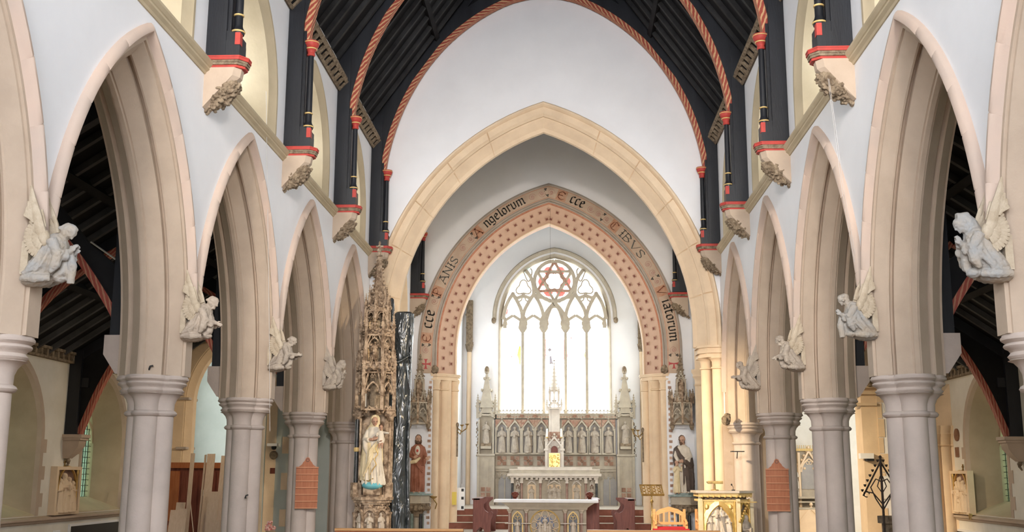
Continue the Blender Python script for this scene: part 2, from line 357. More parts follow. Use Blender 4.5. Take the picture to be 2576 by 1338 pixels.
# arcade walls + clerestory
for s in (-1, 1):
    wl = sempty('wall_'+SIDE[s]); wl['label'] = 'white nave arcade wall with clerestory on the '+SIDE[s]
    mt = side_mtx(s)(XW)
    mb = MB(); wall_holes(mb, -8, CW+.9, 3.56, 7.9, [(y-.1, 2.06, 2.11, 3.9, 3.56) for y in BAYS[1:]], 0, TW, mt)
    mb.build('arcade_wall', M['plaster'], wl)
    mb = MB(); wall_holes(mb, -8, CW+.9, 7.9, 11.4, [(y-.17, 1.6, .3, 8.65, 8.0) for y in BAYS[1:]], 0, TW, mt)
    mb.build('clerestory_wall', M['plaster'], wl)
    mb = MB()
    # west end of the arcade wall and the respond walls
    mb.box(-8, -1.2, 0, TW, 0, 3.6, mt @ Matrix.Translation((0, 0, 0))); mb.build('lower_wall', M['plaster'], wl)
    # string course
    st = sempty('trim_'+('1' if s < 0 else '2')); st['label'] = 'tan stone string course along the '+SIDE[s]+' nave wall'
    P = [(.03, 7.80), (-.02, 7.80), (-.035, 7.83), (-.075, 7.86), (-.075, 7.89), (-.09, 7.9), (-.12, 7.94), (-.12, 7.975), (-.10, 8.0), (.03, 8.0)]
    for y0, y1 in zip(PY[:-1], PY[1:]):
        mb = MB(); mb.loft([[(u, d, z) for d, z in P] for u in (y0, y1)], mtx=mt); mb.build('string_course', M['stone_yellow'], st)
    # pierced wall plate under the roof
    co = sempty('trim_'+('3' if s < 0 else '4')); co['label'] = 'pierced brown wall plate under the roof, '+SIDE[s]+' side'
    for y0, y1 in zip(PY[2:-1], PY[3:]):
        sl = mt @ Matrix.Translation((0, -.01, 10.72)) @ Matrix.Rotation(.75, 4, 'X'); mb = MB(); mb.box(y0, y1, -.05, .06, 0, .06, sl); mb.box(y0, y1, -.05, .06, .22, .29, sl); mb.box(y0, y1, -.22, .02, 10.94, 10.99, mt); MB().box(y0, y1, .0, .05, .06, .22, sl).build('hole_shade', M['black_matt'], co)  # black sheet added so the piercings look dark
        n = 14
        for i in range(n): 
            u = y0+(i+.5)*(y1-y0)/n; mb.box(u-.06, u+.06, -.045, 0, .06, .22, sl)
        mb.build('pierced_plate', M['stone_brown'], co)
# clerestory windows
pr = [(-.02, -.012), (.05, -.012), (.10, .02), (.26, .08), (.30, .16), (.62, .72), (.62, .82), (-.02, .82)]
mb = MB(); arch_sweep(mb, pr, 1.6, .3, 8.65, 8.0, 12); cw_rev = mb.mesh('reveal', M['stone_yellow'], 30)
mb = MB(); mb.prism([(0.001, 8.0), (.02, 8.02), (.74, 8.75), (.82, 8.75), (.82, 8.0)], -1.6, 1.6, 'x'); cw_sill = mb.mesh('sill', M['plaster_warm'])
P = arch_pts(1.0, .3, 8.65, 8.7, 0, 10); P = [(u, z) for u, z in P]+[(-u, z) for u, z in P[::-1][1:]]
mb = MB(); mb.prism(P, .79, .795); cw_pane = mb.mesh('pane', M['glass'])
mb = MB(); mb.box(-.06, .06, .72, .84, 8.7, 9.6)
for sg in (-1, 1): mb.tube([(sg*u, .78, z) for u, z in [(1.0, 8.9), (.93, 9.3), (.76, 9.65), (.52, 9.9), (.3, 9.66), (.12, 9.35), (0, 9.0)]], .05, 4)
mb.tube([(cos(t)*.26, .78, 10.02+sin(t)*.26) for t in [PI/6*i for i in range(13)]], .04, 4)
cw_trac = mb.mesh('tracery', M['stone_yellow'])
wn = 1
for s in (-1, 1):
    for y in BAYS[2:]:
        w_ = sempty('window_%d' % wn, (s*XW, y-.17, 0), -s*PI/2); wn += 1
        w_['label'] = 'clerestory window with splayed tan reveal in the %s nave wall' % SIDE[s]
        for me, nm in ((cw_rev, 'reveal'), (cw_sill, 'sill'), (cw_pane, 'pane'), (cw_trac, 'tracery')): link(me, nm, w_)
# roof
def roof_side(name, s, xa, za, xb, zb_, y0, y1, purl, rmin, rmax, lab, rsp=.60):
    r = sempty(name); r['label'] = lab
    L = sqrt((xa-xb)**2+(zb_-za)**2); dx, dz = (xb-xa)/L, (zb_-za)/L
    def q(l, o): return (s*(xa+dx*l - dz*o*-1), za+dz*l+ -o*abs(dx))   # o > 0: inward / downward
    def P(l, o): return (s*(xa+dx*l+(-dz*o if dx < 0 else -dz*o)), za+dz*l-abs(dx)*o)
    mb = MB(); mb.prism([P(-.3, 0), P(L+.05, 0), P(L+.05, -.12), P(-.3, -.12)], y0, y1); mb.build('boarding', M['black_matt'], r)
    for l in purl:
        mb = MB(); mb.prism([P(l, 0), P(l+.14, 0), P(l+.14, .13), P(l, .13)], y0, y1); mb.build('purlin', M['black_matt'], r)
    mb = MB(); mb.prism([P(0, -.01), P(L, -.01), P(L, .1), P(0, .1)], -.045, .045); me = mb.mesh('rafter', M['rafter'] if za > 6 else M['rafter_lit'])
    y = rmin
    while y < rmax:
        link(me, 'rafter', r, (0, y, 0)); y += rsp
    return r
for s in (-1, 1):
    roof_side('ceiling', s, 4.62, 11.35, 0, 17.9, -8, 41.6, (2.9, 5.3), 12.2, 34, 'black boarded %s slope of the nave roof with rafters' % SIDE[s])
    X2 = 10.1 if s < 0 else 9.85
    roof_side('ceiling', s, X2, 4.8, 5.35, 7.9, -8, 27.3, (1.7, 3.6), 8.3, 27, 'black lean-to roof over the %s aisle' % SIDE[s])
# west wall with its great window, behind the camera
ww = sempty('wall_west'); mb = MB()
wall_holes(mb, -12.4, 12.4, 0, 17.5, [(0, 3.7, 2.2, 8.5, 3.2)], -8.4, -8.0); mb.build('plaster', M['plaster'], ww)
P = arch_pts(3.7, 2.2, 8.5, 3.2, 0, 12); P = P+[(-u, z) for u, z in P[::-1][1:]]
w_ = sempty('window_%d' % wn); wn += 1; w_['label'] = 'great west window behind the viewer'
mb = MB(); mb.prism(P, -8.22, -8.2); mb.build('pane', M['glass'], w_)
for u in (-2.2, -.75, .75, 2.2): MB().box(u-.08, u+.08, -8.3, -8.1, 3.2, 10.5).build('mullion', M['stone'], w_)
# chancel wall: white gable wall over the arch
def gable(mb, y0, y1, hole, X=4.62, z0=5.5, top=17.4):
    uc, a, c, zs, zb = hole
    P = arch_pts(a, c, zs, zb, 0, 20, 2)
    for sg in (-1, 1):
        if a < X: mb.prism([(sg*a, z0), (sg*X, z0), (sg*X, 11.3), (sg*a, 11.3+(X-a)*1.41)], y0, y1)
        for (ua, za), (ub, zb2) in zip(P[:-1], P[1:]):
            if ua == ub: continue
            mb.prism([(sg*ua, za), (sg*ub, zb2), (sg*ub, 11.3+(X-ub)*1.41), (sg*ua, 11.3+(X-ua)*1.41)], y0, y1)
wc = sempty('wall_chancel'); wc['label'] = 'white gable wall above the chancel arch'
mb = MB(); gable(mb, CW, CW+.9, (0, 4.4, 1.91, 5.9, 5.5)); mb.build('plaster', M['plaster'], wc)
for s in (-1, 1): MB().box(min(s*4.42, s*5.4), max(s*4.42, s*5.4), CW+.05, CW+.9, 0, 5.5).build('pier_wall', M['stone'], wc)
ws = sempty('wall_sanctuary'); ws['label'] = 'white gable wall around the painted arch'
mb = MB(); gable(mb, 34.5, 35.4, (0.03, 4.22, 1.48, 6.25, 5.5)); mb.build('plaster', M['plaster'], ws)
for s in (-1, 1):
    MB().box(min(s*3.72, s*4.62)+.03, max(s*3.72, s*4.62), 34.5, 35.4, 0, 5.5).build('pier_wall', M['plaster'], ws)
# chancel side walls with openings to the transepts
for s in (-1, 1):
    wl = sempty('wall_chancel_'+SIDE[s]); wl['label'] = 'chancel %s wall with tall transept opening' % SIDE[s]
    mt = side_mtx(s)(4.47 if s < 0 else 4.60)
    mb = MB(); wall_holes(mb, CW+.9, 34.5, 0, 11.1, [(31.0, 2.5, 2.4, 6.4, .6)], 0, .9, mt); mb.build('plaster', M['plaster'], wl)
    pr = [(-.12, -.03), (.04, -.05), (.10, 0), (.14, .1), (.34, .26), (.34, .64), (.14, .8), (.10, .9), (-.05, .9)]
    mb = MB(); arch_sweep(mb, pr, 2.5, 2.4, 6.4, 5.4, 12, mtx=mt @ Matrix.Translation((31.0, 0, 0))); mb.build('arch_moulding', M['stone_gold'], wl, 35)
    for (u, d) in ((33.35, .08), (33.22, .35), (33.3, .62)):
        mb = MB(); mb.lathe([(.6, .16), (5.0, .15)], 14, (u, d), mtx=mt); mb.build('shaft', M['stone_gold'], wl, 60)
        mb = MB(); mb.lathe([(4.98, .15), (5.02, .18), (5.06, .15), (5.2, .16), (5.28, .22), (5.34, .2), (5.42, .25), (5.5, .25)], 14, (u, d), mtx=mt); mb.build('capital', M['stone_gold'], wl, 50)
    mb = MB(); mb.box(33.3, 33.6, -.02, .92, .6, 5.45, mt); mb.build('respond', M['stone_gold'], wl)
# sanctuary side walls and east wall
wnum = wn
for s in (-1, 1):
    wl = sempty('wall_sanctuary_'+SIDE[s]); mt = Matrix.Translation((.12, 0, 0)) @ side_mtx(s)(3.5)
    mb = MB(); wall_holes(mb, 35.4, 41.1, 0, 12.6, [(38.3, .95, .8, 6.0, 3.4)], 0, .6, mt); mb.build('plaster', M['plaster_warm' if s > 0 else 'plaster'], wl)
    P = arch_pts(.95, .8, 6.0, 3.4, 0, 8); P = P+[(-u, z) for u, z in P[::-1][1:]]
    w_ = sempty('window_%d' % wn); wn += 1; w_['label'] = 'side window of the sanctuary, %s' % SIDE[s]
    mb = MB(); mb.prism(P, .45, .46, mtx=mt @ Matrix.Translation((38.3, 0, 0))); mb.build('pane', M['glass'], w_)
    MB().box(38.25, 38.35, .38, .52, 3.4, 6.6, mt).build('mullion', M['stone'], w_)
we = sempty('wall_east'); we['label'] = 'pale east wall around the great window'
mb = MB(); wall_holes(mb, -3.5, 3.75, 0, 15.5, [(.15, 2.14, .4, 8.22, 4.5)], 41, 41.35); mb.build('plaster', M['plaster'], we)
MB().box(-5.4, -3.4, 41, 41.4, 0, 13).build('return_wall', M['plaster'], we); MB().box(3.6, 5.4, 41, 41.4, 0, 13).build('return_wall', M['plaster'], we)
# aisles
AX = {-1: 10.1, 1: 9.85}
AW = [24.65-4.25*k for k in range(0, 7)]
pr = [(.12, .05), (.14, .05), (.52, .6), (.52, .74), (-.01, .74), (-.01, .1)]
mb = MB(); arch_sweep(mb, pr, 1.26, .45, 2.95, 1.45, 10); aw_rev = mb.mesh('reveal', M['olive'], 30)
mb = MB(); arch_sweep(mb, [(-.03, .12), (-.03, -.012), (.10, -.012), (.15, .06), (.15, .12)], 1.26, .45, 2.95, 1.45, 10); aw_frame = mb.mesh('arch_stones', M['stone'], 30)
mb = MB(); mb.prism([(0, 1.45), (.0, 1.47), (.62, 1.75), (.74, 1.75), (.74, 1.45)], -1.26, 1.26, 'x'); aw_sill = mb.mesh('sill', M['stone_yellow'])
P = arch_pts(.75, .45, 2.95, 1.7, 0, 8); P = P+[(-u, z) for u, z in P[::-1][1:]]
mb = MB(); mb.prism(P, .68, .685); aw_pane = mb.mesh('pane', M['glass_green'])
mb = MB(); mb.box(-.07, .07, .58, .74, 1.7, 3.2)
for sg in (-1, 1): mb.tube([(sg*u, .66, z) for u, z in [(.75, 3.0), (.68, 3.3), (.4, 3.55), (.15, 3.3), (0, 3.0)]], .06, 4)
mb.tube([(cos(t)*.2, .66, 3.75+sin(t)*.2) for t in [PI/5*i for i in range(11)]], .05, 4)
aw_trac = mb.mesh('tracery', M['stone_yellow'])
mb = MB()
for i in range(13): mb.box(-.75, .75, .655, .67, 1.75+.13*i-.006, 1.75+.13*i+.006)
for u in (-.6, -.48, -.36, -.22, .22, .36, .48, .6): mb.box(u-.006, u+.006, .655, .67, 1.7, 3.4)
aw_lead = mb.mesh('leading', M['dark'])
qb = {}
for L in (.20, .36):
    mb = MB(); mb.box(0, L, -.012, .1, 0, .27); qb[L] = mb.mesh('quoin_stone', M['stone'])
for s in (-1, 1):
    wl = sempty('wall_aisle_'+SIDE[s]); wl['label'] = 'white outer wall of the %s aisle' % SIDE[s]
    mt = side_mtx(s)(AX[s])
    mb = MB(); wall_holes(mb, -8, 27.9, 0, 5.0, [(y, 1.26, .45, 2.95, 1.45) for y in AW], 0, .75, mt); mb.build('plaster', M['plaster_warm'], wl)
    mb = MB(); mb.loft([[(u, d, z) for d, z in [(.02, 1.28), (-.05, 1.3), (-.07, 1.33), (-.12, 1.36), (-.12, 1.40), (.02, 1.44)]] for u in (-8, 27.3)], mtx=mt); mb.build('ledge', M['stone'], wl)
    mb = MB(); n = 0
    mb.box(8, 27.3, -.10, .03, 4.60, 4.65, mt); mb.box(8, 27.3, -.13, .03, 4.78, 4.84, mt); MB().box(8, 27.3, -.02, .03, 4.65, 4.78, mt).build('hole_shade', M['black_matt'], wl)  # black strip put behind the piercings as their shade
    u = 8.1
    while u < 27.2: mb.box(u, u+.08, -.10, 0, 4.65, 4.78, mt); u += .24
    mb.build('pierced_plate', M['stone_brown'], wl)
    for y in AW[:5]:
        w_ = sempty('window_%d' % wn, (s*AX[s], y, 0), -s*PI/2); wn += 1
        w_['label'] = 'aisle window in a deep pointed stone recess, %s aisle' % SIDE[s]
        for me, nm in ((aw_rev, 'reveal'), (aw_frame, 'arch_stones'), (aw_sill, 'sill'), (aw_pane, 'pane'), (aw_trac, 'tracery'), (aw_lead, 'leading')): link(me, nm, w_)
        for sg in (-1, 1):
            for i in range(6):
                L = .36 if i % 2 == 0 else .20
                if i % 2: continue
                o = link(qb[L], 'quoin_stone', w_, (sg*1.2, 0, 1.62+.27*i), (0, 0, 0), (sg*.6, 1, 1))
# aisle east arches (towards the transepts)
for s in (-1, 1):
    wl = sempty('wall_transept_'+SIDE[s]); wl['label'] = 'cross wall with arch at the east end of the %s aisle' % SIDE[s]
    if s < 0:
        hs = [(-8.15, 1.05, .95, 4.1, .6)]; mb = MB()
        wall_holes(mb, -9.3, -7.1, 0, 8.2, hs, 27.3, 27.9); 
        mb.prism([(-9.3, 4.6), (-10.2, 4.6), (-10.2, 8.2), (-9.3, 8.2)], 27.3, 27.9); mb.build('stone_wall', M['stone_gold'], wl)
        MB().box(-7.1, -5.4, 27.3, 27.9, 0, 8.2).build('plaster', M['plaster_green'], wl)
        pr = [(-.3, -.02), (-.04, -.02), (0, .04), (.14, .16), (.14, .4), (0, .52), (-.3, .62)]
        mb = MB(); arch_sweep(mb, pr, 1.05, .95, 4.1, .6, 12, u0=-8.15, mtx=Matrix.Translation((0, 27.3, 0))); mb.build('arch_moulding', M['stone_gold'], wl, 35)
        for z in (1.0, 1.9, 2.8, 3.7): MB().box(-6.64, -6.40, 27.28, 27.4, z, z+.42).build('quoin_stone', M['stone_gold'], wl)
        for z in (2.9, 4.15):
            mb = MB(); mb.box(-9.36, -9.1, 27.2, 27.9, z, z+.06); mb.build('band', M['stone_grey'], wl)
    else:
        mb = MB(); wall_holes(mb, 5.4, 8.3, 0, 8.2, [(6.8, 1.1, .95, 4.6, .6)], 27.3, 27.9); mb.build('stone_wall', M['stone_gold'], wl)
        MB().box(8.3, 10.2, 27.3, 27.9, 0, 8.2).build('plaster', M['plaster'], wl)
        for i, z in enumerate((.7, 1.55, 2.4, 3.25, 4.1, 4.95)):
            if i != 1: MB().box(8.28, 8.28+(.42 if i % 2 == 0 else .16), 27.28, 27.4, z, z+.44).build('quoin_stone', M['stone_gold'], wl)
            MB().box(8.28, 8.4, 27.285, 27.4, z+.46, z+.83).build('quoin_stone', M['stone_gold'], wl)
        mb = MB()
        for z, r in ((4.3, .1), (4.45, .14), (4.02, .07)): mb.box(7.7-r, 8.25+r*.4, 27.3-r, 27.5, z, z+.07)
        mb.build('capital', M['stone_gold'], wl)
# engaged tan respond in the right aisle
t = sempty('trim_5', (9.55, 26.75, 0)); t['label'] = 'honey stone respond shafts in the right aisle corner'
for dx in (-.12, .12, .36):
    mb = MB(); mb.lathe([(0, .16), (3.0, .15)], 12, (dx, 0)); mb.build('shaft', M['stone_gold'], t, 60)
    mb = MB(); mb.lathe([(3.0, .15), (3.03, .18), (3.06, .15), (3.2, .17), (3.3, .22), (3.34, .2), (3.46, .25), (3.5, .25)], 12, (dx, 0)); mb.build('capital', M['stone_gold'], t, 50)
mb = MB(); mb.loft([[(-.2+.5*k*k*.25-.02*j, -.16+.3*j, 3.5+1.0*k*.5) for j in (0, 1)]+[(.5, -.16+.3*j, 3.5+1.0*k*.5) for j in (1, 0)] for k in (0, 1, 2, 2.6)]); mb.build('arch_springer', M['stone_gold'], t)
# transepts
for s in (-1, 1):
    wl = sempty('wall_transept_east_'+SIDE[s]); pm = M['plaster_green' if s < 0 else 'plaster_warm']
    a, b = sorted((s*5.37, s*12.3)); MB().box(a, b, 34.2, 34.6, 0, 9.2).build('plaster', pm, wl)
    a, b = sorted((s*12.0, s*12.4))
    mb = MB(); wall_holes(mb, 27.9, 34.5, 0, 9.2, [(31, 1.7, 1.2, 4.8, 2.2)], 0, .5, side_mtx(s)(11.8)); mb.build('outer_plaster', pm, wl)
    a, b = sorted((s*10.2, s*12.3)); MB().box(a, b, 27.4, 27.9, 0, 9.2).build('west_plaster', pm, wl)
    a, b = sorted((s*5.3, s*12.4)); struct(MB().box(a, b, 27.4, 34.6, 9.2, 9.4).build('ceiling', M['plaster_green']), '%s transept ceiling' % SIDE[s])
wl = bpy.data.objects['wall_transept_east_left']
mb = MB(); arch_sweep(mb, [(0, -.12), (.14, -.16), (.28, -.04), (.34, 0), (0, .05)], 1.5, .5, 2.1, .6, 12, u0=-7.6, mtx=Matrix.Translation((0, 34.2, 0))); mb.build('arch_moulding', M['stone'], wl, 35)
P = arch_pts(1.17, .5, 2.1, .6, 0, 10); mb = MB(); mb.prism([(u-7.6, z) for u, z in P]+[(-u-7.6, z) for u, z in P[::-1][1:]], 34.12, 34.19); mb.build('recess', M['stone_brown'], wl)
wl = bpy.data.objects['wall_aisle_right']
for nm, u, z, a_, b_, mm in (('sign_disc', 26.3, 3.27, .13, .17, 'oak'),): 
    mb = MB(); mb.lathe([(0, .15), (.03, .15), (.035, .12)], 20, mtx=side_mtx(1)(9.85) @ Matrix.Translation((u, 0, z)) @ Matrix.Rotation(PI/2, 4, 'X')); tag(mb.build('wall_plaque', M['tilebrown'], None, 50), 'small round brown wall plaque above the right aisle relief', 'plaque')
mb = MB(); mb.box(26.25, 26.45, -.03, -.002, 2.75, 2.98, side_mtx(1)(9.85)); mb.box(26.28, 26.42, -.035, -.03, 2.79, 2.94, side_mtx(1)(9.85)); tag(mb.build('wall_plate', M['tilebrown']), 'small square brown plate under the round wall plaque', 'plaque')
# ================================================ ARCADE
ORD = ['first', 'second', 'third', 'fourth', 'fifth', 'sixth']
def stones(prof, a, c, z0, zb, n, i0, per, u0=0, gap=.004, ns=1):
    cols = [arch_pts(a, c, z0, zb, r, n, ns) for r, d in prof]; K = len(cols[0]); out = []
    mr = sum(p[0] for p in prof)/len(prof); md = sum(p[1] for p in prof)/len(prof)
    for sg in (1, -1):
        i = i0
        while i < K-1:
            j = min(i+per, K-1); j = K-1 if K-1-j < per*.5 else j
            rings = []
            def ring(k, f):
                return [(u0+sg*cols[q][k][0], prof[q][1]+(md-prof[q][1])*f, cols[q][k][1]) for q in range(len(prof))]
            R0, R1 = ring(i, .12), ring(i, 0)
            def mix(A, B, t): return [tuple(x+(y-x)*t for x, y in zip(p, q)) for p, q in zip(A, B)]
            nxt = ring(i+1, 0); prv = ring(j-1, 0)
            rings = [ring(i, .14), mix(R1, nxt, .06)]+[ring(k, 0) for k in range(i+1, j)]
            rings += [mix(ring(j, 0), prv, .06), ring(j, .14)] if j < K-1 else [ring(j, 0)]
            mb = MB(); mb.loft(rings); out.append(mb); i = j
    return out
hood = [(0, .02), (0, -.05), (.02, -.075), (.06, -.10), (.09, -.10), (.115, -.07), (.12, -.04), (.15, -.015), (.16, .02)]
outer = [(.13, .02), (.15, -.004), (.19, 0), (.19, .03), (.215, .035), (.345, .165), (.345, .19), (.30, .21), (.29, .26), (.30, .64), (.345, .71), (.345, .735), (.215, .865), (.19, .87), (.19, .904), (.13, .904)]
inner = [(.28, .24), (.37, .24), (.385, .26), (.515, .39), (.515, .41), (.54, .42), (.54, .48), (.515, .49), (.515, .51), (.385, .64), (.37, .66), (.28, .66)]
hs = [m.mesh('voussoir', M['stone_pink'], 50) for m in stones(hood, 2.2, 2.11, 3.9, 3.56, 21, 3, 3)]
om = MB(); arch_sweep(om, outer, 2.2, 2.11, 3.9, 3.56, 20, closed=True); om = om.mesh('outer_order', M['stone'], 25)
im = MB(); arch_sweep(im, inner, 2.2, 2.11, 3.9, 3.56, 20, closed=True); im = im.mesh('inner_order', M['stone'], 25)
where = {3: 'beside the chancel arch', 2: 'second from the chancel arch', 1: 'third from the chancel arch', 0: 'fourth from the chancel arch', -1: 'cut off by the picture edge'}
for s in (-1, 1):
    for k, y in enumerate(BAYS):
        if k < 2: continue
        kk = k-4
        lab = 'pointed stone arcade arch on the %s of the nave, %s' % (SIDE[s], where.get(kk, 'behind the viewer'))
        t = thing('arcade_arch', lab, 'arch', (s*XW, y-.1, 0), -s*PI/2, '%s arcade arches' % SIDE[s])
        for me in hs: link(me, 'voussoir', t)
        link(om, 'outer_order', t); link(im, 'inner_order', t)
# clustered piers
def quat(o, r, n=56, k=4):
    pts = []
    for i in range(n):
        th = 2*PI*i/n; b = 0
        for q in range(k):
            dl = th-2*PI*q/k; v = r*r-(o*sin(dl))**2
            if v >= 0: b = max(b, o*cos(dl)+sqrt(v))
        b = max(b, o*.86+r*.28 if k == 4 else b); pts.append((b*cos(th), b*sin(th)))
    return pts
def pier_meshes():
    R = {}
    mb = MB(); mb.lathe([(.5, .165), (3.06, .155)], 20); R['shaft'] = mb.mesh('shaft', M['stone_grey'], 60)
    mb = MB(); mb.lathe([(.5, .2), (3.1, .19)], 12); R['core'] = mb.mesh('core', M['stone_grey'], 60)
    def loft(name, prof, m):
        mb = MB(); mb.loft([[(x, y, z) for x, y in quat(o*(.93 if z > 3.33 else 1), r*(.93 if z > 3.33 else 1))] for z, o, r in prof]); R[name] = mb.mesh(name, m, 40)
    loft('necking', [(3.03, .15, .155), (3.045, .155, .18), (3.07, .16, .19), (3.095, .155, .18), (3.11, .15, .158)], M['stone_grey'])
    loft('bell', [(3.10, .15, .156), (3.2, .15, .16), (3.26, .16, .175), (3.31, .18, .20), (3.325, .19, .235), (3.345, .19, .215)], M['stone_grey'])
    ab = [(3.33, .36), (3.345, .41), (3.365, .425), (3.385, .405), (3.40, .395), (3.425, .415), (3.44, .445), (3.455, .455), (3.47, .45), (3.482, .43), (3.495, .45), (3.51, .472), (3.53, .476), (3.55, .46), (3.562, .46)]
    loft('abacus', [(z, q*.42/.93, q*.58/.93) for z, q in ab], M['stone_grey'])
    loft('base', [(0, .2, .28), (.35, .2, .28), (.38, .19, .25), (.42, .18, .22), (.46, .17, .21), (.5, .15, .19), (.53, .15, .16)], M['stone_grey'])
    mb = MB(); mb.prism([(-.12, 3.56), (.12, 3.56), (.12, 4.0), (.05, 4.8), (-.05, 4.8), (-.12, 4.0)], .38, .466, 'x'); R['upper_face'] = mb.mesh('upper_face', M['stone'])
    return R
PM = pier_meshes()
for s in (-1, 1):
    for i, y in enumerate(PY):
        if i < 2: continue
        kk = i-4
        lab = {3: 'half pier against the chancel wall, end of the %s arcade', 2: 'clustered stone pier carrying the wooden hymn board, %s arcade', 1: 'clustered stone pier of the %s arcade, next one west of the hymn board pier', 0: 'large clustered stone pier of the %s arcade, last one whole in the picture', -1: 'clustered stone pier of the %s arcade cut by the picture edge'}.get(kk, 'clustered stone pier of the %s arcade beside the viewer') % SIDE[s]
        t = thing('stone_pier', lab, 'pier', (s*(XW+.46), y-.1, 0), 0, 'nave piers')
        for q in range(4): link(PM['shaft'], 'shaft', t, (.15*cos(q*PI/2), .15*sin(q*PI/2), 0))
        for nm in ('core', 'necking', 'bell', 'abacus', 'base'): link(PM[nm], nm, t)
        link(PM['upper_face'], 'upper_face', t, (0, 0, 0), (0, 0, 0 if s < 0 else PI))
# ================================================ CHANCEL ARCH
ca = thing('chancel_arch', 'great cream stone chancel arch between nave and chancel', 'arch', (0, CW, 0))
A = (4.5, 1.91, 5.9, 5.5)
ho = [(0, .02), (0, -.05), (.03, -.09), (.07, -.09), (.10, -.05), (.13, .02)]
oo = [(.1, .03), (.13, -.01), (.30, -.01), (.33, .03), (.36, .06), (.36, .12), (.40, .16), (.40, .8), (.1, .9)]
io = [(.36, .14), (.40, .15), (.58, .33), (.68, .36), (.68, .5), (.58, .55), (.40, .72), (.36, .74)]
for m in stones(ho, *A, 24, 0, 3): m.build('hood_stone', M['stone_gold'], ca, 50)
for m in stones(oo, *A, 24, 0, 4, gap=.002): m.build('outer_voussoir', M['stone_gold'], ca, 25)
for m in stones(io, *A, 24, 0, 4, gap=.002): m.build('inner_voussoir', M['stone_gold'], ca, 25)
for s in (-1, 1):
    for (x, d, r) in ((4.13, .42, .13), (4.38, .16, .13), (4.38, .66, .13)):
        mb = MB(); mb.lathe([(.6, r+.01), (5.0, r)], 16, (s*x, d)); mb.build('shaft', M['stone_gold'], ca, 60)
        mb = MB(); mb.lathe([(4.93, r), (4.95, r+.03), (4.98, r+.03), (5.0, r), (5.12, r+.01), (5.18, r+.05), (5.2, r+.09), (5.23, r+.09)], 16, (s*x, d)); mb.build('bell', M['stone_gold'], ca, 50)
    mb = MB(); 
    for z0_, z1_, e in ((5.22, 5.28, .04), (5.28, 5.33, .0), (5.33, 5.42, .05), (5.42, 5.47, .02), (5.47, 5.53, .07)):
        P = [(s*(3.96-e), .30-e*.5), (s*(4.12), .05-e), (s*(4.62), -.03-e), (s*4.62, .9), (s*(3.96-e), .8)]
        mb.prism(P, z0_, z1_, 'z')
    mb.build('abacus', M['stone_gold'], ca)
# ================================================ PAINTED ARCH
pa = thing('painted_arch', 'sanctuary arch painted with blackletter verse, scrolls and rows of flowers', 'arch', (.03, 34.5, 0))
PA = (4.24, 1.48, 6.25, 5.5)
def ring(prof, name, m, sm=25, n=28, par=pa):
    mb = MB(); arch_sweep(mb, prof, *PA, n); return mb.build(name, m, par, sm)
ring([(-.03, .03), (-.03, -.03), (.02, -.05), (.05, -.03), (.06, .03)], 'hood_mould', M['paint_grey'])
ring([(.03, .05), (.03, -.012), (.46, -.012), (.46, .05)], 'inscription_band', M['paint_tan'])
ring([(.46, .06), (.46, -.02), (.50, -.05), (.53, -.02), (.545, .02), (.57, -.015), (.60, -.015), (.62, .06)], 'roll_moulding', M['paint_grey'])
ring([(.60, .06), (.60, .0), (.645, .0), (.66, .06)], 'red_fillet', M['terracotta'])
ring([(.645, .03), (1.16, .52), (1.18, .56), (1.18, .9), (.4, .9), (.4, .06)], 'splay', M['paint_pink'], 20)
ring([(1.15, .50), (1.175, .49), (1.19, .53), (1.17, .56)], 'inner_edge', M['stone_gold'])
for r0 in (.06, .425): ring([(r0, -.012), (r0, -.016), (r0+.012, -.016), (r0+.012, -.012)], 'painted_line', M['terracotta'])
def pa_pos(s_, r, dd=0):
    """arc length position s_ measured at r=.25 from the left foot, over the apex, to the right foot -> point, tangent, outward"""
    a, c, z0, zb = PA; R = a+c-.25; tm = acos(c/R); L = z0-zb+R*tm
    left = s_ < L; l = s_ if left else 2*L-s_
    sg = -1 if left else 1
    if l < z0-zb: x, z, ox, oz, tx, tz = a-r, zb+l, 1, 0, 0, 1
    else:
        th = (l-(z0-zb))/R; RR = a+c-r; x, z = RR*cos(th)-c, z0+RR*sin(th); ox, oz = cos(th), sin(th); tx, tz = -sin(th), cos(th)
    P = Vector((sg*x, dd, z)); O = Vector((sg*ox, 0, oz)); T = Vector((sg*tx, 0, tz))
    if not left: T = -T
    return P, T, O
def pa_mtx(s_, r, dd=-.014):
    P, T, O = pa_pos(s_, r, dd); return Matrix(((T.x, 0, O.x, P.x), (0, 1, 0, P.y), (T.z, 0, O.z, P.z), (0, 0, 0, 1)))
# flowers on the splay
fa = MB(); fb = MB(); L2 = 15.68
for row, (r, d) in enumerate(((.80, .165), (1.03, .385))):
    n = 46
    for i in range(n):
        s_ = L2*(i+.5+(row*.5 if i < n/2 else -row*.5))/n
        if row and i in (n//2-1,): s_ = L2*(i+.5)/n
        P, T, O = pa_pos(s_, r, d)
        Nn = Vector((0, -.70, 0)) - O*.70; Nn.normalize(); Q = Nn.cross(T).normalized()
        m = Matrix(((T.x, Nn.x, Q.x, P.x), (T.y, Nn.y, Q.y, P.y), (T.z, Nn.z, Q.z, P.z), (0, 0, 0, 1)))
        e = .064; fa.box(-e, e, .004, .010, -e, e, m)
        for q in range(4): 
            fb.ell((.03*cos(q*PI/2+PI/4), .011, .03*sin(q*PI/2+PI/4)), (.024, .003, .024), 6, 3, m)
        fb.ell((0, .013, 0), (.016, .003, .016), 6, 3, m)
fa.build('flower_square', mat('flower_square_paint', (.42, .26, .18), (.50, .34, .25), 12, .9, 0), pa)['kind'] = 'stuff'
fb.build('flower_petal', mat('flower_petal_paint', (.16, .05, .04), (.24, .1, .07), 12, .9, 0), pa)['kind'] = 'stuff'
